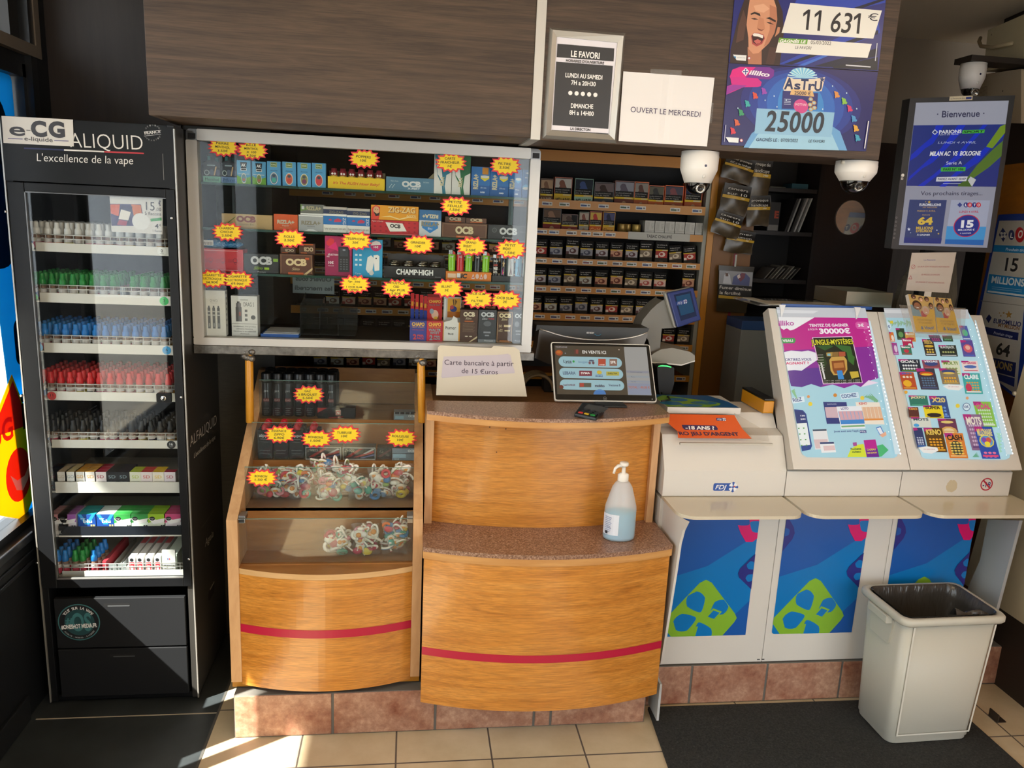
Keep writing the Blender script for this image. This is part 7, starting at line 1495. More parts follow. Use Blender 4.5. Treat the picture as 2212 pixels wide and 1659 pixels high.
# ================================================================ three white lottery counter units
WL1 = M('d2cec6', .35); WL2 = M('c4bcb0', .4); LEDGE = M('c9bfa8', .18, coat=.4)
BL, BL2, BL3 = M('0a72b8', .3), M('1a55a4', .3), M('0d63ae', .3); GRN, PNK, PUR = M('80b030', .3), M('d4106a', .3), M('2a2c7c', .3)
MX = [(.853, 1.287), (1.2885, 1.7135), (1.715, 2.139)]
NAME = ['left lottery counter unit with the orange price plate and logo', 'middle lottery counter unit with the pink lit JUNGLE poster', 'right lottery counter unit with lit scratch card display and minus 18 sign']
units = []
Fpo = FP(2.4195); FX = lambda X: Fr((X, 0, 0), (0, -1, 0), (0, 0, 1))
DP = [(1441, 1125, 1641, 1372), (1668, 1122, 1874, 1372), (1890, 1122, 2096, 1372)]
for i in range(3):
    x0, x1 = MX[i]
    u = empty('lottery_unit', ((x0+x1)/2, 2.6, .158), NAME[i], 'lottery counter')
    units.append(u)
    xe = x1 if i < 2 else 2.035
    MB().box(x0, xe, 2.42, 2.9, .1585, .784, WL1).build('base_panel', u, bevel=.0015)
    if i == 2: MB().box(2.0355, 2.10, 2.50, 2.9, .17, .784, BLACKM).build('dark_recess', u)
    # clover poster
    mb = MB()
    xa0 = (.905, 1.312, 1.733)[i]; xa1 = xa0+.308 if i < 2 else 2.034
    za, zb_ = .268, .775
    mb.poly(Fpo, rrect(xa0, za, xa1, zb_, .012, corners=(1, 0, 0, 1 if i == 0 else 0)), BL, .0008)
    g = lambda a, b: (xa0+a*.308, za+b*.447)
    clip = lambda P: [(min(max(x, xa0), xa1), min(max(y, za), zb_)) for x, y in P]
    mb.poly(Fpo, clip([g(0, 1.14), g(0, .50), g(.45, .60), g(1, .86), g(1, 1.14)]), BL2, .0010); mb.poly(Fpo, clip([g(.60, 0), g(1, .30), g(1, 0)]), BL2, .0011)
    mb.poly(Fpo, clip([g(0, .09), g(0, .145), g(.38, .46), g(.45, .485), g(.52, .46), g(.84, .19), g(.87, .15), g(.84, .11), g(.72, 0), g(.10, 0)]), GRN, .0013)
    lo_ = [.0015]
    def leaf(cx, cy, r, a0, m, off=None):
        P = []; lo_[0] += .0001
        for k in range(24):
            t = 2*PI*k/24; x = r*math.cos(t)*1.05; y = r*.84*math.sin(t)
            if math.cos(t) < 0: y *= 1-.55*(-math.cos(t))
            if abs(math.sin(t)) < .30 and math.cos(t) > 0: x *= .88
            P.append(g(cx+x*math.cos(a0)-y*math.sin(a0), cy+(x*math.sin(a0)+y*math.cos(a0))*.69))
        mb.poly(Fpo, clip(P), m, lo_[0])
    leaf(.36, .295, .135, 2.05, BL); leaf(.245, .125, .135, 3.5, BL); leaf(.47, .03, .135, -1.15, BL); leaf(.64, .24, .115, .65, BL)
    lo_[0] += .0002; mb.poly(Fpo, [g(.49, .165), g(.57, .24), g(.68, .21), g(.60, .135)], GRN, lo_[0]); mb.poly(Fpo, [g(.515, .168), g(.575, .222), g(.655, .202), g(.595, .148)], BL, lo_[0]+.0001); mb.poly(Fpo, [g(.355, .0), g(.385, .085), g(.41, .085), g(.39, 0)], GRN, lo_[0]+.0001)
    lo_[0] += .0003; mb.poly(Fpo, clip([g(.62, 1.14), g(.80, .87), g(.87, .80), g(.95, .80), g(1, .83), g(1, 1.14)]), PNK, lo_[0])
    leaf(.80, .99, .105, 2.5, BL2); leaf(.97, .93, .085, -.6, BL); leaf(.94, 1.06, .07, .9, BL2)
    lo_[0] += .0002; mb.poly(Fpo, clip([g(0, 1.02), g(.10, .92), g(.12, .87), g(.10, .82), g(0, .72)]), PUR, lo_[0]); leaf(.0, .88, .06, 0, BL2)
    lo_[0] += .0002; mb.poly(Fpo, clip([g(1, .70), g(.84, .58), g(.82, .54), g(.84, .50), g(1, .40)]), PUR, lo_[0]); leaf(.97, .60, .06, 2.4, BL); leaf(.97, .50, .055, 3.8, BL)
    mb.build('poster', u)
    if i < 2:
        mb = MB()
        for dx in (-.014, .003): mb.rect(FP(2.42), x1+dx-.004, .166, x1+dx+.007, .170, BLACKM, .0008)
        mb.build('hinge_slot', u)
    # ledge
    xl0, xl1 = x0+.004, x1-.006
    y0 = 2.232
    if i == 2: xl1 = 2.165
    pts = [(xl0, 2.43)]+[(xl0+.055-.055*math.cos(a), y0+.055-.055*math.sin(a)) for a in [PI/2*k/8 for k in range(9)]]+([(xl1-.05+.05*math.sin(a), y0+.05-.05*math.cos(a)) for a in [PI/2*k/8 for k in range(9)]] if i < 2 else [(xl1, y0)])+[(xl1, 2.43)]
    MB().prism(FT(0), pts, .7845, .7955, LEDGE).build('writing_ledge', u, bevel=.004, seg=3)
    # upper box
    if i == 0: prof = [(2.41, .797), (2.41, .888), (2.468, .997), (2.52, 1.010), (2.56, 1.055), (2.72, 1.055), (2.72, .797)]
    else: prof = [(2.41, .797), (2.41, .886), (2.46, .90), (2.72, .90), (2.72, .797)]
    MB().prism(FSX(0), prof, x0+.0008, x1-.0008, WL1).build('front_box', u, bevel=.0015)
    if i > 0:
        Pd = [(2.37, .907), (2.695, 1.412), (2.735, 1.388), (2.46, .905), (2.41, .892)]
        MB().prism(FSX(0), Pd, x0+.0008, x1-.0008, WL2, mside=WL1).build('display_housing', u, bevel=.003)
# curved fins at both ends
mb = MB(); F = FX(.868); q = [F.at(*p) for p in ((1431, 1092), (1476, 1121), (1487, 1127), (1478, 1145), (1470, 1175), (1462, 1230), (1446, 1330), (1429, 1434))]
mb.prism(F, [(-2.243, .784)]+q[2:]+[(-2.42, .16), (-2.42, .784)], -.004, .004, WL1); mb.build('end_fin', units[0], bevel=.002)
F = FX(2.128); q = [F.at(*p) for p in ((2137, 1122), (2206, 1124), (2150, 1335), (2085, 1290), (2120, 1210))]
MB().prism(F, q, -.006, .006, M('aab0b2', .4)).build('end_fin', units[2], bevel=.002)
# operator logo, stain and minus 18 sign
mb = MB(); u, v = FP(2.41).at(1568, 1052); fdj(mb, FP(2.41), u, v, .090, M('1c4c9c', .35), M('e4e6e8', .4), M('c8401c', .4), .0006); mb.build('logo', units[0])
mb = MB(); F = FP(2.41); u, v = F.at(2131, 1046)
mb.ring(F, u, v, .0195, .0238, M('b01c34', .4), .0006); mb.text(F, u, v-.001, '-18', M('2a2a70', .4), h=.020, w=.030, off=.0008, bold=.015)
mb.poly(F, [(u-.0165, v+.0125), (u-.0125, v+.0165), (u+.0165, v-.0125), (u+.0125, v-.0165)], M('b01c34', .4), .0010); mb.build('age_sign', units[2])
mb = MB(); random.seed(3); u, v = F.at(2056, 1050); mb.poly(F, [(u+.022*math.cos(a)*random.uniform(.85, 1.05), v+.024*math.sin(a)*random.uniform(.85, 1.1)) for a in [2*PI*k/26 for k in range(26)]], M('c0b294', .5), .0005); mb.build('glue_stain', units[2])
# lit posters
Pb, Pt = Vector((0, 2.3675, .905)), Vector((0, 2.6925, 1.410))
Fd = Fr(Pb+Vector((0, -.0022, .0014)), (1, 0, 0), Pt-Pb)
EP = .44
def LE(c): return M(c, .3, emit=EP, coat=.3)
def lit(mb, C, pts, c, o): mb.pxpoly(Fd, [C(*p) for p in pts], LE(c), o)
C5 = lambda x, y: (1640+x/4.366, 620+y/4.366)
C6 = lambda x, y: (1900+x/4.366, 620+y/4.366)
mb = MB(); O = [.0006]
def A(pts, c, C=C5): O[0] += .00002; lit(mb, C, pts, c, O[0])
def AT(x0, y0, x1, y1, h, s, c, C=C5, **k): O[0] += .00002; mb.tpx(Fd, *C(x0, y0), *C(x1, y1), h/4.366, s, LE(c), off=O[0], **k)
A([(165, 200), (1000, 210), (1030, 330), (1120, 700), (1305, 1560), (1300, 1595), (1270, 1612), (450, 1606), (410, 1580), (395, 1550)], 'a8d4e2')
A([(160, 190), (1000, 200), (1022, 290), (180, 285)], 'c8ccd2'); A([(165, 215), (560, 225), (510, 250), (170, 245)], 'dfe2e6')
A([(178, 283), (1022, 293), (1045, 380), (1125, 860), (1020, 890), (960, 945), (900, 920), (800, 955), (690, 920), (580, 945), (490, 915), (400, 945), (300, 935), (285, 880)], 'c02c8c')
A([(230, 600), (1070, 560), (1125, 860), (1020, 890), (960, 945), (900, 920), (800, 955), (690, 920), (580, 945), (490, 915), (400, 945), (300, 935), (285, 880)], '8a3098'); A([(268, 780), (560, 760), (620, 900), (580, 945), (490, 915), (400, 945), (300, 935), (285, 880)], '5c3490')
A([(178, 283), (520, 288), (330, 400), (290, 410), (260, 390), (230, 405), (205, 390)], 'eef0f2'); AT(183, 365, 330, 362, 46, 'illiko', 'b84ca0', shear=.15, bold=.02)
AT(472, 376, 842, 372, 26, 'TENTEZ DE GAGNER', 'f4eef4', bold=.03); AT(458, 408, 552, 406, 16, 'JUSQU\'À', 'f4e4f0'); AT(570, 440, 862, 436, 46, '30000€', 'f6f0f6', bold=.04)
A([(905, 345), (920, 328), (1010, 330), (1035, 350), (1045, 380), (1030, 398), (925, 396), (908, 375)], 'd860a8'); AT(932, 376, 990, 374, 26, '3€', 'f4f0f4', bold=.03)
A([(205, 480), (330, 482), (345, 505), (330, 530), (222, 532)], '4a9a58'); AT(222, 520, 320, 518, 24, 'VEAU', 'f2f4f0', bold=.03)
A([(233, 615), (300, 600), (400, 610), (460, 600), (530, 620), (545, 690), (470, 740), (400, 790), (330, 785), (268, 790)], 'e8eaf0'); AT(246, 698, 492, 694, 24, 'ORTIREZ-VOUS', '3a2c80', bold=.02); AT(252, 732, 468, 728, 24, 'AGNANT ?', 'd0286a', bold=.03)
A([(498, 475), (875, 465), (975, 905), (600, 918)], 'ecc8e8'); A([(506, 480), (868, 472), (968, 900), (606, 912)], '20281c')
for p, c in (([(540, 560), (640, 540), (700, 560), (620, 600)], '2f5a2c'), ([(700, 540), (860, 560), (880, 640), (780, 600)], '3a6a34'), ([(820, 600), (900, 660), (890, 740), (840, 700)], '3c6c30'), ([(540, 700), (600, 640), (640, 720), (600, 790)], '26401f'), ([(660, 690), (680, 660), (800, 655), (825, 690), (830, 780), (800, 830), (700, 832), (672, 790)], 'c8a050'), ([(680, 700), (800, 690), (815, 780), (790, 818), (712, 820), (690, 780)], '8a4c24'), ([(700, 720), (790, 712), (800, 760), (706, 768)], 'b87840'), ([(730, 790), (780, 788), (800, 870), (745, 872)], '3a8ad0'), ([(630, 620), (690, 615), (690, 655), (635, 655)], 'b09048'), ([(690, 615), (745, 612), (748, 655), (695, 655)], '8a6a38'), ([(748, 612), (810, 612), (812, 652), (752, 655)], 'b0583c'), ([(640, 630), (670, 628), (672, 650), (642, 650)], '7ab4c4'), ([(850, 800), (930, 795), (940, 850), (870, 866)], 'c8b040'), ([(575, 715), (590, 714), (625, 870), (610, 872)], 'e0e0dc')): A(p, c)
AT(490, 548, 892, 540, 50, 'JUNGLE-MYSTÈRES', '3c3a14', bold=.06); AT(494, 546, 888, 538, 46, 'JUNGLE-MYSTÈRES', 'dcd83c', bold=.02)
for k in range(4): AT(612, 890+18*(k % 2), 950, 882+18*(k % 2), 8, 'LOT 1 3€  LOT 2 30€  LOT 3 300€', 'd8d8d0') if k < 2 else None
for k in range(7): A([(545+3*k, 640+24*k), (600+3*k, 638+24*k), (601+3*k, 644+24*k), (546+3*k, 646+24*k)], 'a8a89c')
A([(955, 945), (1030, 880), (1125, 905), (1020, 930)], 'ecdcf0')
A([(300, 1050), (420, 1032), (428, 1085), (312, 1100)], 'dcecf4'); AT(320, 1086, 404, 1074, 34, 'RIEZ', '2c3c80', bold=.02); A([(760, 1010), (930, 992), (940, 1045), (775, 1062)], 'dcecf4'); A([(768, 1016), (926, 1000), (934, 1040), (780, 1054)], 'c8e0ee'); AT(778, 1050, 918, 1034, 32, 'COCHEZ', '2c3c80', bold=.02)
for x, y, r, c in ((462, 1035, 14, 'e09a5a'), (480, 1105, 20, 'e8d040'), (714, 1022, 18, 'd08a3a'), (970, 1048, 20, 'e8d048')): A([(x+r*math.cos(a), y+r*math.sin(a)) for a in [2*PI*k/12 for k in range(12)]], c)
for k in range(7): A([(960+14*k, 1060-10*k), (1000+20*k, 1000+12*k), (985+20*k, 1020+14*k)], '7ab48a'); A([(300+8*k, 980+8*k), (335+4*k, 960+16*k), (318+5*k, 1010+8*k)], '8ac090')
A([(600, 1085), (820, 1088), (850, 1290), (635, 1292)], '34407c'); A([(615, 1135), (820, 1130), (845, 1235), (632, 1235)], 'd0b4bc'); AT(640, 1112, 725, 1110, 10, 'EUROMILLIONS', 'dfe4f0')
A([(905, 1088), (1130, 1090), (1180, 1298), (945, 1295)], 'ece4d4'); A([(925, 1135), (1140, 1130), (1165, 1240), (950, 1245)], 'e0b898'); AT(940, 1112, 1016, 1108, 20, 'KENO', 'c83a44', bold=.03); A([(950, 1245), (1165, 1240), (1170, 1256), (954, 1262)], 'e09048')
for k in range(6): A([(930+36*k, 1135), (934+36*k, 1135), (956+36*k, 1240), (952+36*k, 1240)], 'e8e0cc')
A([(725, 1130), (960, 1124), (1000, 1335), (770, 1340)], 'e8ecf0'); A([(740, 1175), (968, 1168), (985, 1250), (760, 1256)], 'd4a8b0'); A([(760, 1256), (985, 1250), (992, 1290), (768, 1296)], '3f8ad0'); A([(770, 1310), (990, 1302), (994, 1318), (774, 1326)], '7ab07a'); AT(770, 1160, 840, 1156, 20, 'LOTO', '5a4a90', bold=.04)
for k in range(7): A([(740+37*k, 1175), (745+37*k, 1175), (765+37*k, 1252), (760+37*k, 1252)], '7ab0dc')
A([(498, 1345), (630, 1340), (652, 1450), (660, 1530), (525, 1535)], 'e4e4e4'); A([(500, 1345), (630, 1341), (632, 1358), (503, 1362)], '4a5a6c'); A([(510, 1440), (640, 1436), (650, 1520), (530, 1524)], 'd8c0c0'); A([(565, 1466), (700, 1462), (722, 1560), (585, 1566)], 'eceeee'); A([(568, 1466), (700, 1463), (703, 1480), (571, 1484)], '3a4c78'); A([(600, 1500), (706, 1496), (714, 1540), (608, 1545)], 'e0c4c4')
AT(702, 1372, 934, 1366, 18, 'Jouez aussi avec l\'appli', '2c3c80', bold=.015); A([(944, 1352), (1005, 1352), (1008, 1378), (946, 1378)], '2c3c80'); AT(952, 1372, 998, 1372, 14, 'FDJ', 'e4ecf4', bold=.02)
A([(1096, 1328), (1142, 1314), (1178, 1388), (1136, 1404)], '4a80c8'); A([(1104, 1334), (1138, 1324), (1166, 1380), (1136, 1392)], 'e4ecf4'); A([(1130, 1400), (1190, 1366), (1196, 1400), (1160, 1420)], 'e8b090')
A([(325, 1155), (410, 1165), (440, 1200), (495, 1500), (480, 1535), (400, 1552)], '2c4a90'); A([(350, 1290), (445, 1285), (478, 1490), (388, 1500)], 'e8f0ee'); A([(328, 1165), (405, 1172), (430, 1200), (445, 1285), (350, 1290)], '2a3c78')
for k in range(4): A([(362+9*k, 1330+54*k), (376+9*k, 1328+54*k), (378+9*k, 1340+54*k), (364+9*k, 1342+54*k)], '5aa05a'); A([(408+9*k, 1328+54*k), (422+9*k, 1326+54*k), (424+9*k, 1338+54*k), (410+9*k, 1340+54*k)], '5aa05a')
AT(385, 1222, 428, 1222, 12, '130', 'e8ecf4', bold=.03); AT(388, 1256, 434, 1254, 14, '200 000 €', 'e8ecf4', bold=.03)
A([(826, 1606), (860, 1530), (920, 1490), (980, 1482), (1010, 1606)], 'd4e03c'); A([(1105, 1500), (1160, 1485), (1215, 1540), (1150, 1600), (1120, 1606)], '4ab878'); A([(980, 1448), (1092, 1440), (1128, 1606), (1010, 1608)], 'b82890'); A([(1000, 1530), (1110, 1525), (1128, 1606), (1010, 1608)], '6a2a90'); AT(1012, 1545, 1095, 1540, 16, 'CADEAU', 'e8d050', bold=.03); AT(1016, 1574, 1105, 1570, 14, 'DES EUROS!', 'e8c850', bold=.03)
AT(860, 1540, 958, 1536, 20, 'Pochette', '2c5a38', bold=.03); AT(872, 1566, 955, 1562, 18, 'cadeau', '2c5a38', bold=.03); A([(876, 1470), (914, 1466), (918, 1500), (884, 1504)], 'a8509a')
mb.build('lit_poster', units[1])
mb = MB(); EL = M('ffffff', .3, emit=1.6)  # glowing dots painted where the LED edge lights reflect
for k in range(34):
    t = k/33; x = 1020+290*t; y = 390+1190*t; u, v = Fd.at(*C5(x-12*(1-t)+2, y)); mb.ell(Fd, u, v, .0022, .0030, EL, .0125, 8)
    if k % 2 and k < 30: u, v = Fd.at(*C5(x-56, y+12)); mb.ell(Fd, u, v, .0014, .0018, M('ffffff', .3, emit=.8), .0125, 8)
mb.pxpoly(Fd, [C5(*p) for p in ((1012, 330), (1030, 330), (1312, 1585), (1262, 1585))], M('c8dce4', .3, emit=.5), .0122); mb.build('led_reflection_strip', units[1])
# right lit display: rows of scratch cards
mb = MB(); O = [.0006]
B = lambda pts, c: A(pts, c, C6)
BT = lambda *a, **k: AT(*a, C=C6, **k)
B([(40, 215), (830, 225), (890, 340), (1060, 900), (1232, 1570), (1225, 1610), (1190, 1628), (440, 1622), (395, 1600), (300, 1230)], 'b4dce8'); B([(38, 200), (830, 212), (850, 300), (60, 290)], 'c4c8cc'); B([(40, 215), (300, 222), (310, 250), (48, 245)], 'dcdfe2')
for k in range(9): B([(80+28*k, 310+10*(k % 3)), (112+28*k, 330+14*(k % 2)), (86+28*k, 385-10*(k % 3))], '9ac4a0')
B([(98, 320), (125, 318), (128, 345), (100, 346)], 'e8d03c')
def ticket(pts, bg, band, txt, tc, deco, th=.2, tv=.72):
    """one printed scratch card: four corner pixels (tl, tr, br, bl)"""
    B(pts, bg); (a, b, c, d) = pts
    L = lambda u, v: (a[0]*(1-u)*v+b[0]*u*v+c[0]*u*(1-v)+d[0]*(1-u)*(1-v), a[1]*(1-u)*v+b[1]*u*v+c[1]*u*(1-v)+d[1]*(1-u)*(1-v))
    B([L(0, .84), L(.5, .88), L(.42, 1), L(0, 1)], 'b0307c')
    for (u, v, ru, rv, cc) in deco: B([L(u+ru*math.cos(q), v+rv*math.sin(q)) for q in [2*PI*k/10 for k in range(10)]], cc)
    hh = abs(d[1]-a[1]); p, q = L(.1, tv), L(.9, tv)
    if txt: BT(p[0], p[1], q[0], q[1], hh*th, txt, tc, bold=.04)
    B([L(.08, .06), L(.92, .06), L(.92, .12), L(.08, .12)], band)
gridd = lambda nu, nv, c, v0=.15, v1=.55: [(.14+.72*(i+.5)/nu, v0+(v1-v0)*(j+.5)/nv, .30/nu, .32*(v1-v0)/nv, c) for i in range(nu) for j in range(nv)]
R4 = lambda x0, y0, x1, y1, sk: [(x0, y0), (x1, y0+2), (x1+sk, y1+2), (x0+sk, y1)]
for a in ((R4(85, 425, 128, 515, 18), 'd8783a', 'e8d8c0', '', 'ffffff', [(.6, .4, .3, .3, 'ece0d0')]), (R4(110, 525, 160, 640, 22), 'a04a90', 'd0a0c8', '', 'ffffff', [(.6, .5, .3, .3, 'e0c8dc')]), (R4(148, 388, 228, 498, 20), '3a4a34', '5a6a50', '', 'e0e0d0', [(.5, .45, .3, .25, '6a9a5a')]), (R4(235, 425, 330, 515, 12), 'd8a050', 'c04a40', 'Banco', 'f0e8d8', [(.5, .3, .4, .15, 'c83a3a')]), (R4(205, 485, 300, 575, 20), 'b82a54', 'e8c8c8', 'Banco', 'f0e8e0', [(.7, .3, .2, .2, 'e8e0d8')]), (R4(192, 550, 290, 640, 18), '3f7a60', 'c83a4c', 'Banco', 'e8ece4', [(.5, .4, .25, .2, 'c83a4c')]), (R4(395, 492, 500, 650, 38), '3a3430', 'e0ded8', 'TRÉSOR', 'd8b860', [(.5, .58, .42, .08, 'd8b040')]+gridd(3, 2, 'e0c050', .15, .45)), (R4(550, 548, 715, 655, 22), '2a3430', 'd8dcd8', 'BLACKJACK', 'c8d0c8', gridd(5, 1, 'a8b070', .25, .5)), (R4(745, 365, 820, 500, 40), '5060a8', 'd0d8e8', '', 'ffffff', [(.5, .5, .36, .24, '5ab48a')]), (R4(755, 502, 870, 658, 34), '5a4a94', '4a6ac0', '', 'ffffff', [(.5, .5, .38, .26, 'd05a6a'), (.5, .55, .2, .14, 'e8b0a0')]), (R4(455, 455, 560, 520, 30), '4a3c60', '6a7080', '', 'f', gridd(4, 2, 'c04a80')), (R4(585, 458, 680, 515, 12), '2a4a3a', '5a8a6a', '', 'f', gridd(4, 1, '6aa870'))): ticket(*a)
for a in ((R4(170, 683, 372, 800, 22), '2c3440', '5a8a3a', 'GOAL !', 'e8ece8', gridd(6, 2, 'e0e4e4', .12, .62)), (R4(180, 805, 316, 968, 38), 'b85030', 'd8a040', '', 'e', [(.4, .35, .3, .2, 'e8b030')]+gridd(4, 1, '4a6ab0', .85, .98)+gridd(3, 1, 'e8d8c0', .62, .82)), (R4(392, 690, 555, 770, 18), '8a4a58', 'c86a70', 'VEGAS', 'e8ecf4', [(.5, .55, .4, .25, '3a4a80')]), (R4(575, 695, 742, 830, 26), 'd8dcc0', '8ab04a', 'MULTI', '6a8a30', gridd(4, 2, '8ab060')), (R4(338, 770, 510, 970, 48), '3c3c4a', '4a5a80', '', 'e', [(.5, .75, .4, .10, 'c8502c'), (.5, .72, .3, .05, 'e8c040')]+gridd(5, 4, '5a7a98', .14, .6)), (R4(552, 770, 718, 920, 36), '8a7a60', 'c8a850', '', 'e', [(.5, .8, .4, .12, '3a4a7a'), (.5, .70, .34, .07, 'e0c060')]+gridd(5, 2, 'e0a838', .1, .5)), (R4(762, 700, 915, 800, 18), 'e8d8d4', 'c83a5a', 'LA GRASSE', 'c83a6a', [(.5, .45, .4, .16, '4a6ab0')]), (R4(768, 815, 935, 1010, 34), '3fa8a4', 'e8e0d8', 'CLAIRE', 'e8f0f0', gridd(5, 4, 'd8a050', .1, .6)+[(.25, .3, .18, .2, 'c83a5a')])): ticket(*a)
B([(590, 940), (640, 920), (760, 930), (785, 945), (740, 980), (640, 970)], 'ecece8'); BT(640, 948, 740, 950, 10, 'CES 2 JEUX DEUX', 'c03a4c')
for a in ((R4(265, 1026, 440, 1125, 18), '2f7a68', '5ab48a', 'JACKPOT', 'e8d8a8', []), (R4(455, 1030, 618, 1240, 46), '34508a', '6a90d0', 'X20', 'e0c878', gridd(4, 3, '6a9ad8', .1, .55)), (R4(258, 1135, 355, 1235, 14), '5a3430', 'a86a40', 'OXO', 'e0a050', []), (R4(400, 1120, 578, 1240, 24), 'e8d02c', '3a3434', 'SUPER', '2a2828', [(.5, .25, .4, .16, '2c2828')]), (R4(288, 1232, 465, 1340, 22), 'd4d8cc', '6ab0d8', 'MOTS', '3a4a5a', [(.2, .3, .15, .15, '4aa0d8')]), (R4(535, 1245, 705, 1375, 30), '6a3a54', 'c8a060', '', 'e', [(.5, .1, .46, .34, 'd8a860'), (.5, .1, .3, .22, 'e8d0a0'), (.5, .75, .36, .1, 'e0c878')]), (R4(305, 1330, 390, 1520, 44), '2c3c6a', '4a7ab8', '', 'e', gridd(3, 5, 'd0d8e8')), (R4(402, 1330, 578, 1560, 52), '5a4020', 'e0a030', 'KENO', 'e8c860', gridd(4, 4, 'e8a430', .12, .58)), (R4(868, 1085, 1035, 1325, 62), '8ac04a', 'd8e4d0', 'GOAL', 'd84a8a', gridd(6, 5, 'c8e0c0', .08, .72)), (R4(770, 1205, 942, 1545, 92), '8a6a8c', '6a4a7a', 'MOTS', 'e8e0d0', gridd(6, 6, 'c8b0c8', .1, .74)), (R4(595, 1382, 770, 1620, 54), 'd8803a', 'e8b878', 'CASH', '2c2c28', [(.5, .4, .34, .30, '3a4438')]+gridd(4, 5, 'e8c860', .14, .66)), (R4(872, 1322, 1045, 1625, 82), '2a50a8', 'd84a7a', 'MILLIONNAIRE', 'e8d880', [(.5, .55, .40, .20, 'e0d040'), (.5, .55, .34, .17, '5a9ad0'), (.38, .58, .14, .09, '8a4aa8'), (.62, .58, .14, .09, 'd05a4a'), (.5, .46, .16, .08, 'e8d840')]+gridd(3, 2, 'e878a0', .02, .24))): ticket(*a)
B([(350, 1520), (430, 1508), (530, 1520), (540, 1550), (480, 1578), (400, 1570)], 'ecece8'); BT(400, 1540, 510, 1542, 10, 'CES 2 JEUX DEUX', 'c03a4c')
B([(805+36*math.cos(a), 1138+38*math.sin(a)) for a in [2*PI*k/20 for k in range(20)]], '2c3c80'); B([(805+31*math.cos(a), 1138+33*math.sin(a)) for a in [2*PI*k/20 for k in range(20)]], 'd8ecf4'); BT(784, 1150, 828, 1148, 24, '10€', '2c3c80', bold=.02)
for x, y, r, c in ((722, 1128, 20, 'e8d048'), (812, 1055, 14, 'e0a070'), (235, 1000, 16, 'e0a840')): B([(x+r*math.cos(a), y+r*math.sin(a)) for a in [2*PI*k/12 for k in range(12)]], c)
for k in range(6): B([(860+10*k, 1610), (905+4*k, 1560+8*k), (880+8*k, 1612)], '6ab090'); B([(1080+8*k, 1380+30*k), (1140, 1390+34*k), (1110, 1420+30*k)], 'a4dcc0')
B([(46+4, 330), (82, 345), (98, 390), (80, 420), (70, 415)], 'd8ecf4'); BT(68, 395, 88, 394, 22, '€', '2c3c80', bold=.03)
mb.build('lit_display', units[2])
mb = MB()  # mirrored LED dots of the right display, painted as glowing beads
for k in range(38):
    t = k/37; x = 880+345*t; y = 370+1210*t; u, v = Fd.at(*C6(x-2, y)); mb.ell(Fd, u, v, .0022, .0030, EL, .0165, 8)
    if k % 2: u, v = Fd.at(*C6(x-60, y+16)); mb.ell(Fd, u, v, .0014, .0018, M('ffffff', .3, emit=.8), .0165, 8)
mb.pxpoly(Fd, [C6(*p) for p in ((868, 330), (882, 330), (1228, 1590), (1165, 1590))], M('c8dce4', .3, emit=.5), .0160); mb.build('led_reflection_strip', units[2])
# orange plate under a bent clear sheet, blue clover plate and yellow box on the left unit
ob = MB(); Fo = Fr((0, 2.424, .975), (1, 0, 0), (0, .078, .087))
OR_ = M('cf5214', .3)
def OP(pts, m, o): ob.pxpoly(Fo, [(1420+x/4.233, 830+y/4.233) for x, y in pts], m, o)
ob.prism(Fo, [Fo.at(1420+x/4.233, 830+y/4.233) for x, y in ((98, 272), (704, 282), (730, 330), (780, 410), (862, 496), (190, 490), (186, 430), (94, 350))], -.002, 0, OR_)
OP([(222, 372), (530, 378), (552, 402), (550, 420), (250, 416), (232, 400)], M('2a1c50', .3), .0004)
ob.tpx(Fo, 1420+258/4.233, 830+412/4.233, 1420+522/4.233, 830+416/4.233, 7, '-18 ANS ?', M('e4e0dc', .4), off=.0010, bold=.04); ob.tpx(Fo, 1420+192/4.233, 830+464/4.233, 1420+742/4.233, 830+472/4.233, 7, "RO JEU D'ARGENT", M('33183c', .4), off=.0008, bold=.04, shear=-.25)
u, v = Fo.at(1420+585/4.233, 830+322/4.233); fdj(ob, Fo, u, v, .036, M('2a2c6c', .4), M('e4e4e8', .4), M('c8401c', .4), .0006)
tag(ob.build('age_plate'), 'orange plate asking -18 ANS on the left lottery unit', 'plate')
tr = empty('coin_tray', (1.07, 2.42, .965), 'bent clear acrylic coin tray in front of the orange plate', 'tray')
ACL = glassmat('clear_acrylic', (.95, .95, .94), 1.45, .05, white=.08, wcol='d8ccc0')
Fo2 = Fr((0, 2.416, .975), (1, 0, 0), (0, .078, .087))
q = [Fo2.at(1420+x/4.233, 830+y/4.233) for x, y in ((700, 262), (1005, 438), (1020, 525), (880, 500), (770, 390))]
MB().prism(Fo2, q, -.001, .001, ACL).build('side_sheet', tr)
a, b = Fo2.at(1420+198/4.233, 830+530/4.233), Fo2.at(1420+1068/4.233, 830+530/4.233)
p0, p1 = Fo2.p(*a), Fo2.p(*b)
MB().box(p0.x, p1.x-.01, p0.y-.012, p0.y-.002, p0.z-.006, p0.z+.001, M('b8b4a8', .25)).build('lip', tr, bevel=.001)
pb = MB(); Fk = Fr((0, 0, 1.0562), (1, 0, 0), (0, 1, 0))
k0, k1 = .895, 1.150
pb.box(k0-.01, k1+.0, 2.525, 2.715, 1.0562, 1.078, WL1)
Fk = Fr((0, 0, 1.078), (1, 0, 0), (0, 1, 0))
pb.poly(Fk, [(k0-.008, 2.530), (k1-.004, 2.530), (k1-.01, 2.62), (k1-.05, 2.713), (k0-.008, 2.713)], M('0d5c98', .3), .0006)
pb.poly(Fk, [(k0-.008, 2.66), (k0+.03, 2.705), (k0+.19, 2.61), (k0+.205, 2.585), (k0+.19, 2.56), (k0+.14, 2.532), (k0-.008, 2.532)], GRN, .0009)
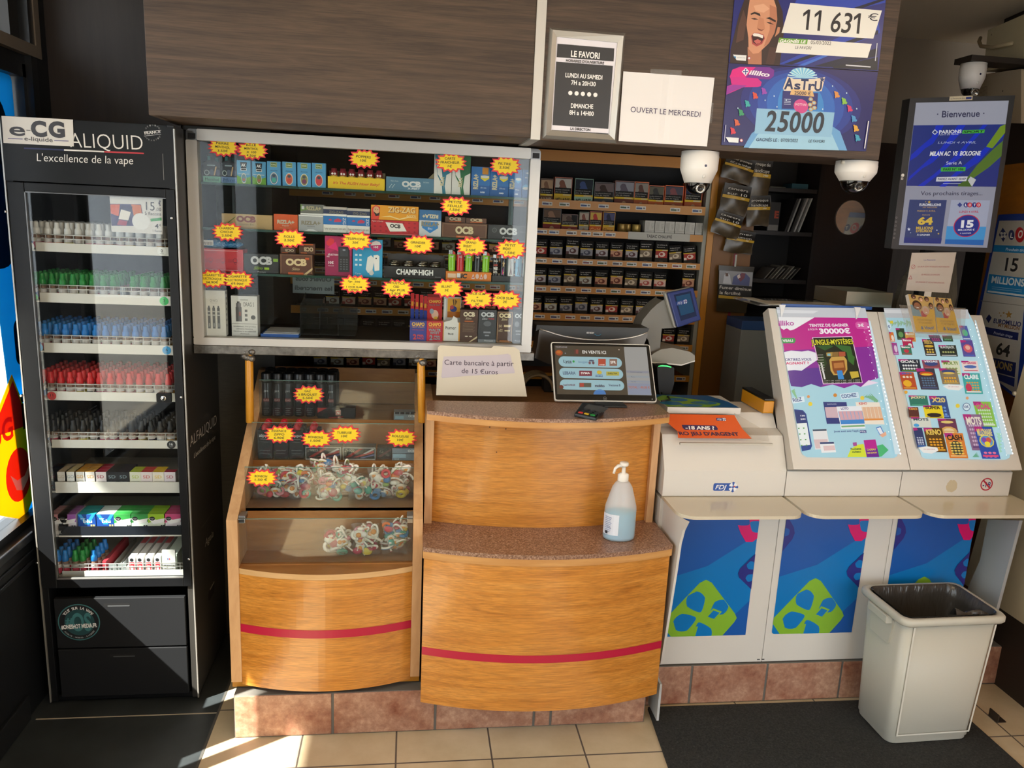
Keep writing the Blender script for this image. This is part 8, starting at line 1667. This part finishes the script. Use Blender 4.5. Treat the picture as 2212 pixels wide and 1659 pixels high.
for cx, cy, rx, ry in ((k0+.065, 2.635, .035, .026), (k0+.145, 2.592, .048, .024), (k0+.02, 2.58, .04, .028), (k0+.085, 2.552, .04, .018)): pb.ell(Fk, cx, cy, rx, ry, M('1270a8', .3), .0012)
pb.poly(Fk, [(k0+.10, 2.60), (k0+.15, 2.612), (k0+.165, 2.585), (k0+.12, 2.576)], GRN, .0015); pb.poly(Fk, [(k0+.105, 2.599), (k0+.145, 2.608), (k0+.157, 2.588), (k0+.12, 2.581)], M('1270a8', .3), .0018)
tag(pb.build('ticket_printer'), 'low white block topped with a blue and green clover plate', 'ticket printer')
yx = 1.236
ya, yb_ = PX(1652, 912, yx), PX(1600, 862, yx)
yb = empty('ticket_box', (1.33, 2.65, 1.0562), 'yellow sided box with black lid beside the pink poster display', 'box')
zb0 = 1.0562
MB().prism(FSX(0), [(2.53, zb0+.002), (2.53, zb0+.048), (2.72, zb0+.048), (2.72, zb0+.002)], yx, 1.272, M('c8861a', .35)).build('body', yb, bevel=.006, seg=3)
MB().box(yx-.001, 1.2735, 2.528, 2.722, zb0+.0485, zb0+.056, M('1b1814', .3)).build('lid', yb, bevel=.002)
# acrylic shelf and steel tray on top of the middle unit
sh = empty('top_shelf', (1.5, 2.78, 1.41), 'clear acrylic shelf with blue front edge above the pink poster', 'shelf')
z = 1.416
MB().box(1.262, 1.70, 2.715, 2.96, z, z+.006, glassmat('shelf_acrylic', (.88, .94, .92), 1.45, .04, white=.05)).build('sheet', sh, bevel=.002)
MB().box(1.345, 1.70, 2.708, 2.7148, z+.000, z+.012, M('1c4c94', .35)).build('blue_edge', sh)
for x in (1.33, 1.62): MB().prism(FP(2.670), [(x-.012, z+.012), (x+.012, z+.012), (x+.008, z-.006), (x+.003, z-.03), (x, z-.032), (x-.004, z-.008)], -.006, 0, M('d8dce0', .35)).build('clip', sh)
mb = MB().box(1.30, 1.345, 2.72, 2.95, z+.0062, z+.008, M('cfc8b8', .5)).box(1.345, 1.64, 2.76, 2.86, z+.0062, z+.0075, M('b8b0a0', .5)); fdj(mb, Fr((0, 0, z+.0078), (1, 0, 0), (0, 1, 0)), 1.49, 2.81, .07, M('2a2c6c', .4), M('c8c4bc', .4), M('a8401c', .4), .0004); mb.build('printed_card', sh)
st = empty('steel_tray', (1.70, 2.86, 1.423), 'square brushed steel tray standing on the acrylic shelf', 'tray')
BR = M('8c8878', .28, .9)
x0, x1, y0, y1, z0, z1 = 1.615, 1.80, 2.745, 2.985, 1.4235, 1.478
for a in ((x0, x1, y0, y0+.002, z0, z1), (x0, x1, y1-.002, y1, z0, z1), (x0, x0+.002, y0+.0021, y1-.0021, z0, z1), (x1-.002, x1, y0+.0021, y1-.0021, z0, z1)): MB().box(*a, BR).build('wall_plate', st)
MB().box(x0+.0021, x1-.0021, y0+.0021, y1-.0021, z0, z0+.002, BR).build('base_plate', st)
# leaflets in a clear holder
lh = empty('leaflet_holder', (1.95, 2.65, 1.34), 'clear leaflet holder clipped to the top of the scratch card display', 'leaflet holder')
Fl2 = Fr(Pb+Vector((0, -.045, .028)), (1, 0, 0), Pt-Pb+Vector((0, -.06, .05)))
q = [Fl2.at(*p) for p in ((1955, 662), (2082, 668), (2078, 728), (1972, 722))]
MB().prism(Fl2, q, .010, .012, ACL).build('front_pocket', lh)
MB().prism(Fl2, [Fl2.at(*p) for p in ((1950, 655), (2082, 662), (2085, 730), (1970, 724))], -.020, -.018, ACL).build('back_plate', lh)
for i, (q, l) in enumerate(((((1960, 636), (2013, 643), (2022, 719), (1977, 717)), 'left'), (((2014.5, 643), (2052, 646), (2072, 722), (2024, 718)), 'right'))):
    mb = MB(); mb.prism(Fl2, [Fl2.at(*p) for p in q], -.012, .004, M('d8d4c8', .5)); a, b, c, d = q
    L = lambda u, v: (a[0]*(1-u)*v+b[0]*u*v+c[0]*u*(1-v)+d[0]*(1-u)*(1-v), a[1]*(1-u)*v+b[1]*u*v+c[1]*u*(1-v)+d[1]*(1-u)*(1-v))
    o = .0044
    def lp(P, cc):
        global o; o += .0001; mb.pxpoly(Fl2, [L(*p) for p in P], M(cc, .35), o)
    def le(u, v, r, s, cc): lp([(u+r*math.cos(t), v+s*math.sin(t)) for t in [2*PI*k/14 for k in range(14)]], cc)
    lp([(0, 0), (1, 0), (1, 1), (0, 1)], 'd8b018'); lp([(0, .42), (1, .42), (1, 1), (0, 1)], 'b89a60'); lp([(0, .42), (.4, .42), (.3, .7), (0, .72)], '6a9ab0'); lp([(.4, .42), (.8, .42), (.85, .6), (.6, .66), (.4, .55)], 'b02a3c'); lp([(.6, .42), (1, .42), (1, .62), (.85, .66)], 'd8b018')
    for (u, v, r, s, c1, c2) in ((.28, .72, .20, .13, '3a2a22', '8a5c44'), (.62, .60, .15, .12, 'c8b0a0', 'd0a088'), (.48, .90, .10, .07, '6a5040', 'd0a080'), (.72, .92, .10, .07, '2a221e', '7a5440'), (.86, .74, .10, .09, '2c221c', '8a6048'), (.18, .94, .10, .06, '3a2a20', '6a4434')): le(u, v, r, s, c1); le(u+.01, v-.02, r*.72, s*.72, c2); le(u+.01, v-.06*s/.12, r*.3, s*.10, 'ece4dc')
    o += .0003; p, q2 = L(.14, .30), L(.86, .31); mb.tpx(Fl2, *p, *q2, 3.6, "LES JEUX D'ARGENT", M('7a6420', .5), off=o); p, q2 = L(.2, .22), L(.8, .23); mb.tpx(Fl2, *p, *q2, 3.6, 'ET DE HASARD', M('7a6420', .5), off=o); p, q2 = L(.25, .06), L(.86, .08); mb.tpx(Fl2, *p, *q2, 7, '& Vous!', M('2a6a9a', .5), off=o, bold=.02)
    tag(mb.build('leaflet_stack'), '%s stack of yellow leaflets showing smiling people' % l, 'leaflets', 'yellow leaflets in the clear holder')
mb = MB(); Fn = FP(2.74); q = [Fn.at(*p) for p in ((1970, 546), (2066, 545), (2049, 633), (1957, 627))]
mb.prism(Fn, q, -.0012, 0, M('bdb3aa', .6))
def ntx(x0, y0, x1, y1, h, s, c): mb.tpx(Fn, 1900+x0/4.07, 540+y0/4.07, 1900+x1/4.07, 540+y1/4.07, h/4.07, s, M(c, .6), off=.0006)
ntx(388, 94, 490, 92, 12, 'Les Paiements', '5a5a9c'); ntx(334, 152, 612, 154, 12, 'LES JEUX SONT INTERDITS AUX MINEURS', 'a85a5c'); ntx(366, 222, 528, 224, 12, 'LES RISQUES LES DANGERS', 'a85a5c'); ntx(316, 286, 568, 296, 12, 'LES JOUEURS ET LES AUTRES JOUEURS', 'a85a5c')
u, v = Fn.at(1900+295/4.07, 540+148/4.07); mb.ring(Fn, u, v, .0065, .0080, M('a85a5c', .6), .0006, 20); mb.poly(Fn, [(u-.005, v-.006), (u-.004, v-.007), (u+.005, v+.006), (u+.004, v+.007)], M('a85a5c', .6), .0007)
u, v = Fn.at(1900+272/4.07, 540+240/4.07); mb.poly(Fn, [(u-.0075, v-.007), (u+.0075, v-.007), (u, v+.008)], M('a85a5c', .6), .0006); mb.poly(Fn, [(u-.0045, v-.005), (u+.0045, v-.005), (u, v+.004)], M('bdb3aa', .6), .0008)
x, zz = Fn.at(2003, 640); mb.box(x-.012, x+.016, 2.741, 2.743, zz-.05, zz+.04, M('cfc8c0', .4)); mb.box(x-.012, x+.016, 2.738, 2.743, 1.385, zz-.05, M('cfc8c0', .4))
tag(mb.build('rules_notice'), 'white rules sheet with red print held up below the hanging screen', 'notice')
# ================================================================ hanging screen, right wall, bin and mat
YM = 2.75; Fs = FP(YM)
ms = empty('info_screen', PY(2050, 380, YM), 'portrait info screen reading Bienvenue above the lottery units', 'screen')
q = [Fs.at(*p) for p in ((1966, 212), (2193, 206), (2142, 546), (1925, 537))]
MB().prism(Fs, q, -.045, 0, M('3a3c40', .4)).build('housing', ms, bevel=.004)
iq = [Fs.at(*p) for p in ((1978, 221), (2179, 217), (2132, 535), (1942, 527))]
C7 = lambda x, y: (1880+x/2.964, y/2.964)
mb = MB(); O = [.0008]; ES = .34
def A7(pts, c, e=None): O[0] += .00003; mb.pxpoly(Fs, [C7(*p) for p in pts], M(c, .3, emit=ES), O[0])
def T7(x0, y0, x1, y1, h, s, c, **k): O[0] += .00003; mb.tpx(Fs, *C7(x0, y0), *C7(x1, y1), h/2.964, s, M(c, .3, emit=ES), off=O[0], **k)
A7([(292, 658), (886, 644), (747, 1587), (182, 1568)], '9a9eb0'); A7([(292, 658), (886, 644), (866, 795), (277, 802)], 'a6aaba')
T7(424, 752, 728, 746, 42, '· Bienvenue ·', '3a3a58', bold=.015)
A7([(276, 803), (865, 796), (806, 1196), (230, 1190)], '2c3a84')
for p in ([(420, 803), (470, 802), (440, 860), (400, 920), (350, 950), (300, 1000), (252, 1030), (262, 990), (330, 930), (390, 880)], [(560, 801), (610, 800), (570, 860), (480, 960), (400, 1040), (330, 1080), (240, 1160), (250, 1130), (340, 1050), (450, 950)], [(720, 799), (750, 798), (680, 880), (620, 940), (590, 1000), (480, 1080), (420, 1130), (340, 1192), (300, 1192), (400, 1120), (540, 1000)], [(860, 840), (855, 870), (760, 960), (690, 1040), (560, 1120), (480, 1195), (440, 1194), (560, 1090)]): A7(p, '2038c8')
A7([(830, 810), (864, 796), (862, 850), (780, 950), (740, 940)], '7a9a30'); A7([(848, 900), (838, 1000), (760, 1070), (660, 1140), (610, 1150), (680, 1060), (780, 960)], '5a7a34'); A7([(640, 1130), (676, 1150), (650, 1195), (620, 1160)], 'c8ccd0'); A7([(560, 1180), (620, 1150), (648, 1195), (560, 1194)], '4a6a30')
T7(438, 856, 582, 852, 22, 'PARIONS', 'e8ecf4', bold=.03); A7([(590, 834), (732, 830), (728, 852), (586, 856)], '4cb848'); T7(594, 852, 726, 848, 14, 'SPORT', '1c3a2c', bold=.03, shear=.2); T7(436, 868, 562, 864, 9, 'POINT DE VENTE', 'd0d8e8'); A7([(393, 848), (412, 828), (432, 846), (412, 864)], 'd8e0f0'); A7([(400, 848), (412, 835), (425, 846), (412, 858)], '2c3a84')
T7(430, 920, 676, 918, 14, 'LUNDI 4 AVRIL', 'b0bce0', shear=.2); T7(378, 998, 706, 994, 28, 'MILAN AC  VS  BOLOGNE', 'f0f2f6', bold=.03, shear=.2); T7(484, 1054, 584, 1052, 20, 'Serie A', 'e0e4f0'); A7([(452, 1072), (610, 1070), (606, 1096), (448, 1098)], '48b048'); T7(464, 1092, 594, 1090, 15, 'PARI N° 186', '1c3a34', bold=.02); A7([(424, 1134), (622, 1130), (612, 1160), (418, 1162)], 'd8dce4'); T7(430, 1154, 612, 1152, 14, 'PARIEZ AVANT 20:40*', '2c2c5c', bold=.02); A7([(464, 1174), (576, 1173), (575, 1177), (463, 1178)], 'c0c8e0')
T7(320, 1250, 716, 1250, 26, 'Vos prochains tirages...', '3a3a52', bold=.005)
A7([(250, 1278), (488, 1280), (450, 1560), (212, 1555)], '3a4878'); A7([(216, 1520), (456, 1526), (450, 1560), (212, 1555)], '303c80')
T7(312, 1318, 450, 1318, 15, 'EUROMILLIONS', 'e4e8f0', bold=.03); T7(334, 1332, 424, 1332, 9, 'MY MILLION', 'c8a860'); T7(298, 1356, 416, 1356, 11, 'MARDI 5 AVRIL', 'c8a860'); T7(330, 1380, 380, 1380, 7, 'PRÈS DE', 'c8a860'); T7(300, 1436, 396, 1436, 44, '64', 'e0c050', bold=.05); T7(290, 1468, 400, 1468, 17, 'MILLIONS', 'd8b850', bold=.03); T7(290, 1486, 392, 1486, 15, "D'EUROS", 'd8b850', bold=.03); T7(296, 1508, 380, 1508, 10, 'À GAGNER', 'e4e8f0', bold=.02)
for x, y, r, c in ((375, 1294, 11, 'd8b850'), (352, 1292, 4, 'd8b850'), (245, 1468, 12, 'dce4f4'), (424, 1474, 6, 'dce4f4'), (434, 1496, 7, 'd8b850'), (256, 1490, 4, 'dce4f4')): A7([(x+(r if k % 2 == 0 else r*.42)*math.sin(PI*k/5), y-(r if k % 2 == 0 else r*.42)*math.cos(PI*k/5)) for k in range(10)], c)
A7([(516, 1280), (765, 1283), (720, 1570), (474, 1562)], 'aab2ca'); A7([(488, 1448), (740, 1452), (720, 1570), (474, 1562)], '4a9ad8'); A7([(478, 1532), (726, 1536), (720, 1570), (474, 1562)], '2c6ab8')
for x, s, c in ((610, 'L', '2c3a84'), (634, 'O', 'c83a4c'), (664, 'T', '2c3a84'), (690, 'O', 'c83a4c')): A7([(x+16*math.cos(a), 1312+16*math.sin(a)) for a in [2*PI*k/18 for k in range(18)]], c); T7(x-7, 1320, x+7, 1320, 16, s, 'eef0f4', bold=.03)
T7(566, 1362, 690, 1362, 13, 'LUNDI 4 AVRIL', 'c03a54', bold=.02); A7([(554, 1312), (570, 1296), (586, 1312), (570, 1328)], '3a4a90')
for r, c in ((84, 'c83a54'), (78, '2c3a90')): A7([(614+r*math.cos(a)-.12*r*math.sin(a), 1446+r*.86*math.sin(a)) for a in [2*PI*k/36 for k in range(36)]], c)
T7(576, 1456, 656, 1454, 44, '15', 'eef0f6', bold=.05); T7(558, 1478, 664, 1476, 11, 'MILLIONS €', 'e0e4f0', bold=.02); T7(570, 1498, 642, 1496, 8, 'À GAGNER', 'e0e4f0')
mb.build('display', ms)
mb = MB(); mb.pxpoly(Fs, [C7(508, 618), C7(655, 612), C7(652, 640), C7(504, 645)], M('c8c0a8', .5), .0006); mb.tpx(Fs, *C7(514, 636), *C7(604, 632), 3, 'La Française des Jeux', M('3a3a4c', .5), off=.001); mb.pxpoly(Fs, [C7(612, 622), C7(648, 620), C7(646, 634), C7(610, 636)], M('2a3c84', .5), .001); mb.build('sticker', ms)
mb = MB(); u, v = Fs.at(*C7(207, 1122)); mb.ell(Fs, u, v, .006, .006, M('e4e4e4', .4), .0008); u, v = Fs.at(*C7(205, 1140)); mb.text(Fs, u, v, 'LG', M('e4e4e4', .4), h=.0075, off=.0008, bold=.04, ang=-PI/2-.12)
for k in range(6): u, v = Fs.at(*C7(167-3*k, 1393+26*k)); mb.rect(Fs, u-.003, v-.003, u+.003, v+.003, M('8a8c90', .4), .0006); mb.rect(Fs, u-.002, v-.002, u+.002, v+.002, M('2c2e32', .4), .0008)
mb.build('bezel_print', ms)
x, z_ = Fs.at(2050, 400); MB().box(x-.02, x+.02, 2.80, 2.83, 1.0, z_+.1, BLACK).build('pole', ms); MB().box(x-.05, x+.05, 2.795, 2.7995, z_-.05, z_+.05, BLACK).build('mount', ms)
# right wall plane, turned a little towards the shop
aw = math.radians(10.5)
wo = PY(2140, 600, 3.05)
Fr_ = Fr((wo.x, wo.y, 0), (-math.sin(aw), -math.cos(aw), 0), (0, 0, 1))
mb = MB().prism(Fr_, [(-.12, 0), (1.6, 0), (1.6, 2.0), (-.12, 2.0)], -.06, -.026, wood('amber_wall_board', [(.3, '9a5c18'), (.7, 'b87424')], (1.2, 1.2, 5), 5, .4)); struct(mb.build('wall_right_panel'))
mb = MB().prism(Fr_, [(-.30, 0), (-.12, 0), (-.12, 2.62), (-.30, 2.62)], -.10, -.03, M('1d1613', .5)).prism(Fr_, [(-.12, 2.0), (1.6, 2.0), (1.6, 2.62), (-.12, 2.62)], -.06, -.03, M('2a201a', .5)); struct(mb.build('wall_right_upper'))
lb = empty('draw_board', (wo.x, wo.y, 1.2), 'blue framed draw board showing 15 MILLIONS and EUROMILLIONS 64 on the right wall', 'board')
C8 = lambda x, y: (2000+x/3.318, 420+y/3.318)
MB().prism(Fr_, [Fr_.at(*C8(*p)) for p in ((520, 145), (760, 135), (700, 1500), (470, 1330), (362, 860))], -.022, 0, M('1c3a94', .35)).build('frame', lb)
mb = MB(); O = [.0006]
def A8(pts, c): O[0] += .00003; mb.pxpoly(Fr_, [C8(*p) for p in pts], M(c, .4), O[0])
def T8(x0, y0, x1, y1, h, s, c, **k): O[0] += .00003; mb.tpx(Fr_, *C8(x0, y0), *C8(x1, y1), h/3.318, s, M(c, .4), off=O[0], **k)
A8([(528, 188), (760, 186), (650, 1440), (505, 1330), (385, 870)], 'c2bdb4')
A8([(490, 362), (745, 372), (738, 424), (482, 410)], '1f84c4'); T8(572, 402, 735, 412, 20, 'Prochain tirage', 'dce8f0', bold=.01, shear=.15)
A8([(524, 290), (552, 238), (584, 285), (556, 340)], '24306c'); 
for dx, dy in ((-10, -10), (12, -10), (-8, 14), (12, 12)): A8([(554+dx+10*math.cos(a), 289+dy+11*math.sin(a)) for a in [2*PI*k/10 for k in range(10)]], 'dcdcd8')
for x, s, c, r in ((615, 'L', '24306c', 30), (675, 'O', 'c4242c', 46), (735, 'T', '24306c', 30)): A8([(x+r*.72*math.cos(a), 290+r*1.2*math.sin(a)) for a in [2*PI*k/20 for k in range(20)]], c); T8(x-r*.36, 310, x+r*.36, 312, r*1.15, s, 'ecece8', bold=.03)
T8(566, 545, 655, 552, 92, '15', '2c2c30', bold=.02)
A8([(456, 570), (735, 603), (728, 746), (436, 706)], '1f84c4'); T8(470, 632, 705, 660, 48, 'MILLIONS', 'e8ecee', bold=.03); A8([(446, 688), (728, 722), (727, 736), (444, 700)], 'dce4e8')
for k in range(2): A8([(475, 660+14*k), (690, 684+14*k), (690, 687+14*k), (475, 663+14*k)], 'a8cce0')
A8([(395, 760), (735, 800), (735, 804), (395, 765)], '8a867e'); A8([(432, 890), (455, 858), (474, 884), (452, 922)], '24306c')
for x, y, r in ((597, 862, 28), (560, 850, 10), (540, 870, 8), (530, 850, 6)): A8([(x+(r if k % 2 == 0 else r*.42)*math.sin(PI*k/5), y-(r if k % 2 == 0 else r*.42)*1.1*math.cos(PI*k/5)) for k in range(10)], 'b8883c')
T8(486, 920, 682, 948, 32, 'EUROMILLIO', '24306c', bold=.03); T8(520, 948, 672, 974, 26, 'MY MILLION', '9a6c38', bold=.03)
A8([(408, 945), (668, 992), (662, 1048), (418, 998)], '24306c'); T8(488, 1000, 622, 1028, 20, 'Prochain tirage', 'd8dce8', shear=.15)
T8(502, 1140, 598, 1166, 84, '64', '3a3a3a', bold=.03); A8([(470, 1168), (650, 1206), (640, 1310), (496, 1270)], '24306c'); T8(492, 1238, 618, 1268, 52, 'LIONS', 'b8a058', bold=.03); A8([(500, 1280), (640, 1318), (636, 1380), (520, 1330)], '2a3a80')
mb.build('print', lb)
for nm, pts, th, m, lab in (('alarm_box', ((2160, 66), (2240, 32), (2240, 138), (2150, 156)), .05, M('c4b898', .45), 'upper cream junction box high on the right wall'), ('alarm_box', ((2132, 172), (2142, 164), (2240, 150), (2240, 268), (2186, 266), (2122, 205)), .06, M('b8a890', .45), 'lower beige speaker box beside the hanging screen')):
    mb = MB().prism(Fr_, [Fr_.at(*p) for p in pts], -.029, th, m)
    if pts[0][0] == 2160:
        for p in ((2168, 76), (2160, 148), (2207, 138)): u, v = Fr_.at(*p); mb.ell(Fr_, u, v, .003, .004, M('5a5040', .4), th+.0006, 10)
    else:
        for k in range(9):
            a, b = Fr_.at(2140, 192+2.6*k), Fr_.at(2165, 187+2.6*k); mb.poly(Fr_, [a, b, (b[0], b[1]-.002), (a[0], a[1]-.002)], M('8a7c68', .5), th+.0006)
        u, v = Fr_.at(2199, 198); mb.rect(Fr_, u-.003, v-.003, u+.003, v+.003, BLACKM, th+.0008)
    tag(mb.build(nm, bevel=.004), lab, 'wall box', 'wall boxes high on the right wall')
p = [Fr_.p(*Fr_.at(*c), o) for c, o in (((2118, 82), .0), ((2130, 90), .03), ((2150, 101), .06), ((2180, 104), .07), ((2225, 95), .07))]
tag(MB().tube(p, .0075, M('b8a888', .5), 10).build('wall_cable'), 'beige cable looping in front of the upper cream box', 'cable')
dome(2104, 138, 3.02, None if False else PY(2104, 138, 3.02).z, 'white dome camera in the far corner above the hanging screen', True, .047)
c = PY(2104, 138, 3.02); MB_ = MB().box(c.x-.05, c.x+.30, 2.97, 3.07, c.z+.001, c.z+.022, M('2c241e', .6)); struct(MB_.build('trim_5'))
# grey upper wall behind the fascia end
mb = MB().box(1.2, 3.2, 3.78, 3.82, 1.98, 2.62, M('8a7e70', .7)); mb.box(1.2, 3.2, 3.76, 3.78, 2.0, 2.04, M('7c6c58', .6)); struct(mb.build('wall_back_upper'))
# office chair back
mb = MB(); Fc = FP(2.98); q = [Fc.at(*p) for p in ((1932, 700), (1936, 660), (1950, 615), (1972, 580), (2000, 560), (2040, 552), (2066, 560), (2068, 640), (2050, 700))]
mb.prism(Fc, q, -.03, 0, wood('grey_mesh_fabric', [(.4, '5a5448'), (.6, '6a6456')], (60, 2, 2), 6, .8)); o = mb.build('office_chair', bevel=.012, seg=3)
x = Fc.at(2010, 700)[0]; s = MB().box(x-.03, x+.03, 3.0, 3.03, .45, Fc.at(2010, 690)[1], BLACK).build('spine', o); s = MB().box(x-.2, x+.2, 2.96, 3.3, .42, .48, M('3a362e', .8)).build('seat', o, bevel=.02); MB().tube([(x, 3.13, .42), (x, 3.13, .05)], .025, BLACK).build('column', o)
for k in range(5): a = 2*PI*k/5; MB().tube([(x, 3.13, .08), (x+.25*math.cos(a), 3.13+.25*math.sin(a), .03)], .018, BLACK).build('leg', o)
tag(o, 'grey mesh office chair back partly behind the rules sheet', 'chair')
# cream door edge at the far right
mb = MB().prism(Fr((2.285, 0, 0), (0, -1, 0), (0, 0, 1)), [(-2.72, .30), (-2.25, .30), (-2.25, 1.6), (-2.58, 1.6)], -.02, .0, M('c0b294', .5)); u = PX(2193, 850, 2.285); mb.lathe([(.008, 0), (.008, .006), (.006, .008)], 0, 0, M('d8d0bc', .4), 14, axis=Matrix.Translation(u) @ Matrix.Rotation(-PI/2, 4, 'Y'))
o = mb.build('cream_panel'); tag(o, 'cream side panel with a round plug at the right picture edge', 'panel')
MB().box(2.286, 2.31, 2.30, 2.6, 0, .30, M('2a2018', .6)).build('foot', o)
# waste bin with liner
bn = empty('waste_bin', (1.77, 2.235, .012), 'off-white plastic waste bin with a grey liner on the mat', 'bin')
PL = M('b9b6a8', .42)
top = [PZ(*p, .485) for p in ((1850, 1266), (1955, 1341), (2166, 1337), (2087, 1268))]
cx, cy = 1.775, 2.238
def loop(hw, hd, z, r=.03, n=5, rot=.03): 
    c, s = math.cos(rot), math.sin(rot); return [Vector((cx+x*c-y*s, cy+x*s+y*c, z)) for x, y in rrect(-hw, -hd, hw, hd, r, n)]
def shell(mb, loops, m, smooth=True, capb=True):
    n = len(loops[0]); vs = [v for l in loops for v in l]; fs = []
    for j in range(len(loops)-1):
        for i in range(n): fs.append((j*n+i, j*n+(i+1) % n, (j+1)*n+(i+1) % n, (j+1)*n+i))
    if capb: fs.append(tuple(range(n-1, -1, -1)))
    return mb.add(vs, fs, m, smooth)
shell(MB(), [loop(.150, .092, .0125), loop(.152, .094, .016), loop(.152, .094, .026), loop(.156, .097, .030), loop(.172, .112, .462), loop(.166, .106, .462), loop(.150, .092, .05)], PL).build('body', bn)
shell(MB(), [loop(.167, .107, .463), loop(.187, .124, .462), loop(.191, .128, .468), loop(.191, .128, .482), loop(.186, .123, .488), loop(.176, .113, .488), loop(.167, .107, .480), loop(.167, .107, .463)], PL, capb=False).build('rim', bn)
mb = MB(); lf = cx-.164; 
mb.prism(Fr((cx-.170, cy, 0), (.03, -1, 0), (0, 0, 1)), [(-.05, .36), (.05, .36), (.062, .45), (-.062, .45)], -.006, .006, PL); mb.box(cx-.196, cx-.172, cy-.055, cy+.055, .435, .462, PL); mb.build('side_handle', bn, bevel=.003)
mb = MB()
for x0_, x1_ in ((-.128, -.122), (.140, .146)):
    a = lambda x, z: Vector((cx+x*(1+.10*(z-.03)/.43)+.0, cy-(.097+.015*(z-.03)/.432)-.0035+x*.03, z)); mb.add([a(x0_, .05), a(x1_, .05), a(x1_, .455), a(x0_, .455)], [(0, 1, 2, 3)], M('d4d1c4', .4)); 
a = lambda x, z: Vector((cx+x, cy-(.097+.015*(z-.03)/.432)-.0035+x*.03, z)); mb.add([a(-.128, .046), a(.146, .046), a(.146, .052), a(-.128, .052)], [(0, 1, 2, 3)], M('d4d1c4', .4)); mb.build('panel_ribs', bn)
LIN, lt_, lb_ = newmat('grey_bin_liner'); lb_.inputs['Base Color'].default_value = lin('3c3935'); lb_.inputs['Roughness'].default_value = .22
nz = N(lt_, 'ShaderNodeTexNoise'); nz.inputs['Scale'].default_value = 26; nz.inputs['Detail'].default_value = 3; bp = N(lt_, 'ShaderNodeBump'); bp.inputs['Distance'].default_value = .012; bp.inputs['Strength'].default_value = .8
mp_ = coords(lt_, (1, 1, .35)); lt_.links.new(mp_, nz.inputs['Vector']); lt_.links.new(nz.outputs[0], bp.inputs['Height']); lt_.links.new(bp.outputs[0], lb_.inputs['Normal'])
random.seed(4)
mb = MB(); shell(mb, [loop(.120, .070, .16), loop(.140, .088, .30), loop(.158, .100, .44), loop(.164, .105, .484), loop(.170, .109, .4905)], LIN, capb=True)
mb.grid(lambda u, v: Vector((cx+.02+.13*u, cy-.100+.035*v-.02*u*v, .478+.020*math.sin(PI*v)+.007*math.sin(9*u+4*v)-.01*u)), 16, 6, LIN)
o = mb.build('liner', bn)
# carpet mat
CARP = speckle('black_carpet', [(.35, '141514'), (.62, '2c2d2b'), (.78, '4a4b48')], 160, .95, 3, bump=.9)
mb = MB().prism(FT(0), [(.848, .4), (2.03, .4), (2.018, 2.05), (2.012, 2.385), (.866, 2.392), (.842, 2.09)], .0006, .010, CARP); tag(mb.build('floor_mat', bevel=.003), 'dark charcoal carpet mat in front of the lottery units', 'mat')
tag(MB().box(2.115, 2.15, 2.24, 2.285, .0006, .004, M('2c2620', .5)).box(2.115, 2.119, 2.24, 2.285, .004, .03, M('2c2620', .5)).build('floor_bracket'), 'small dark angle bracket on the floor right of the bin', 'bracket')
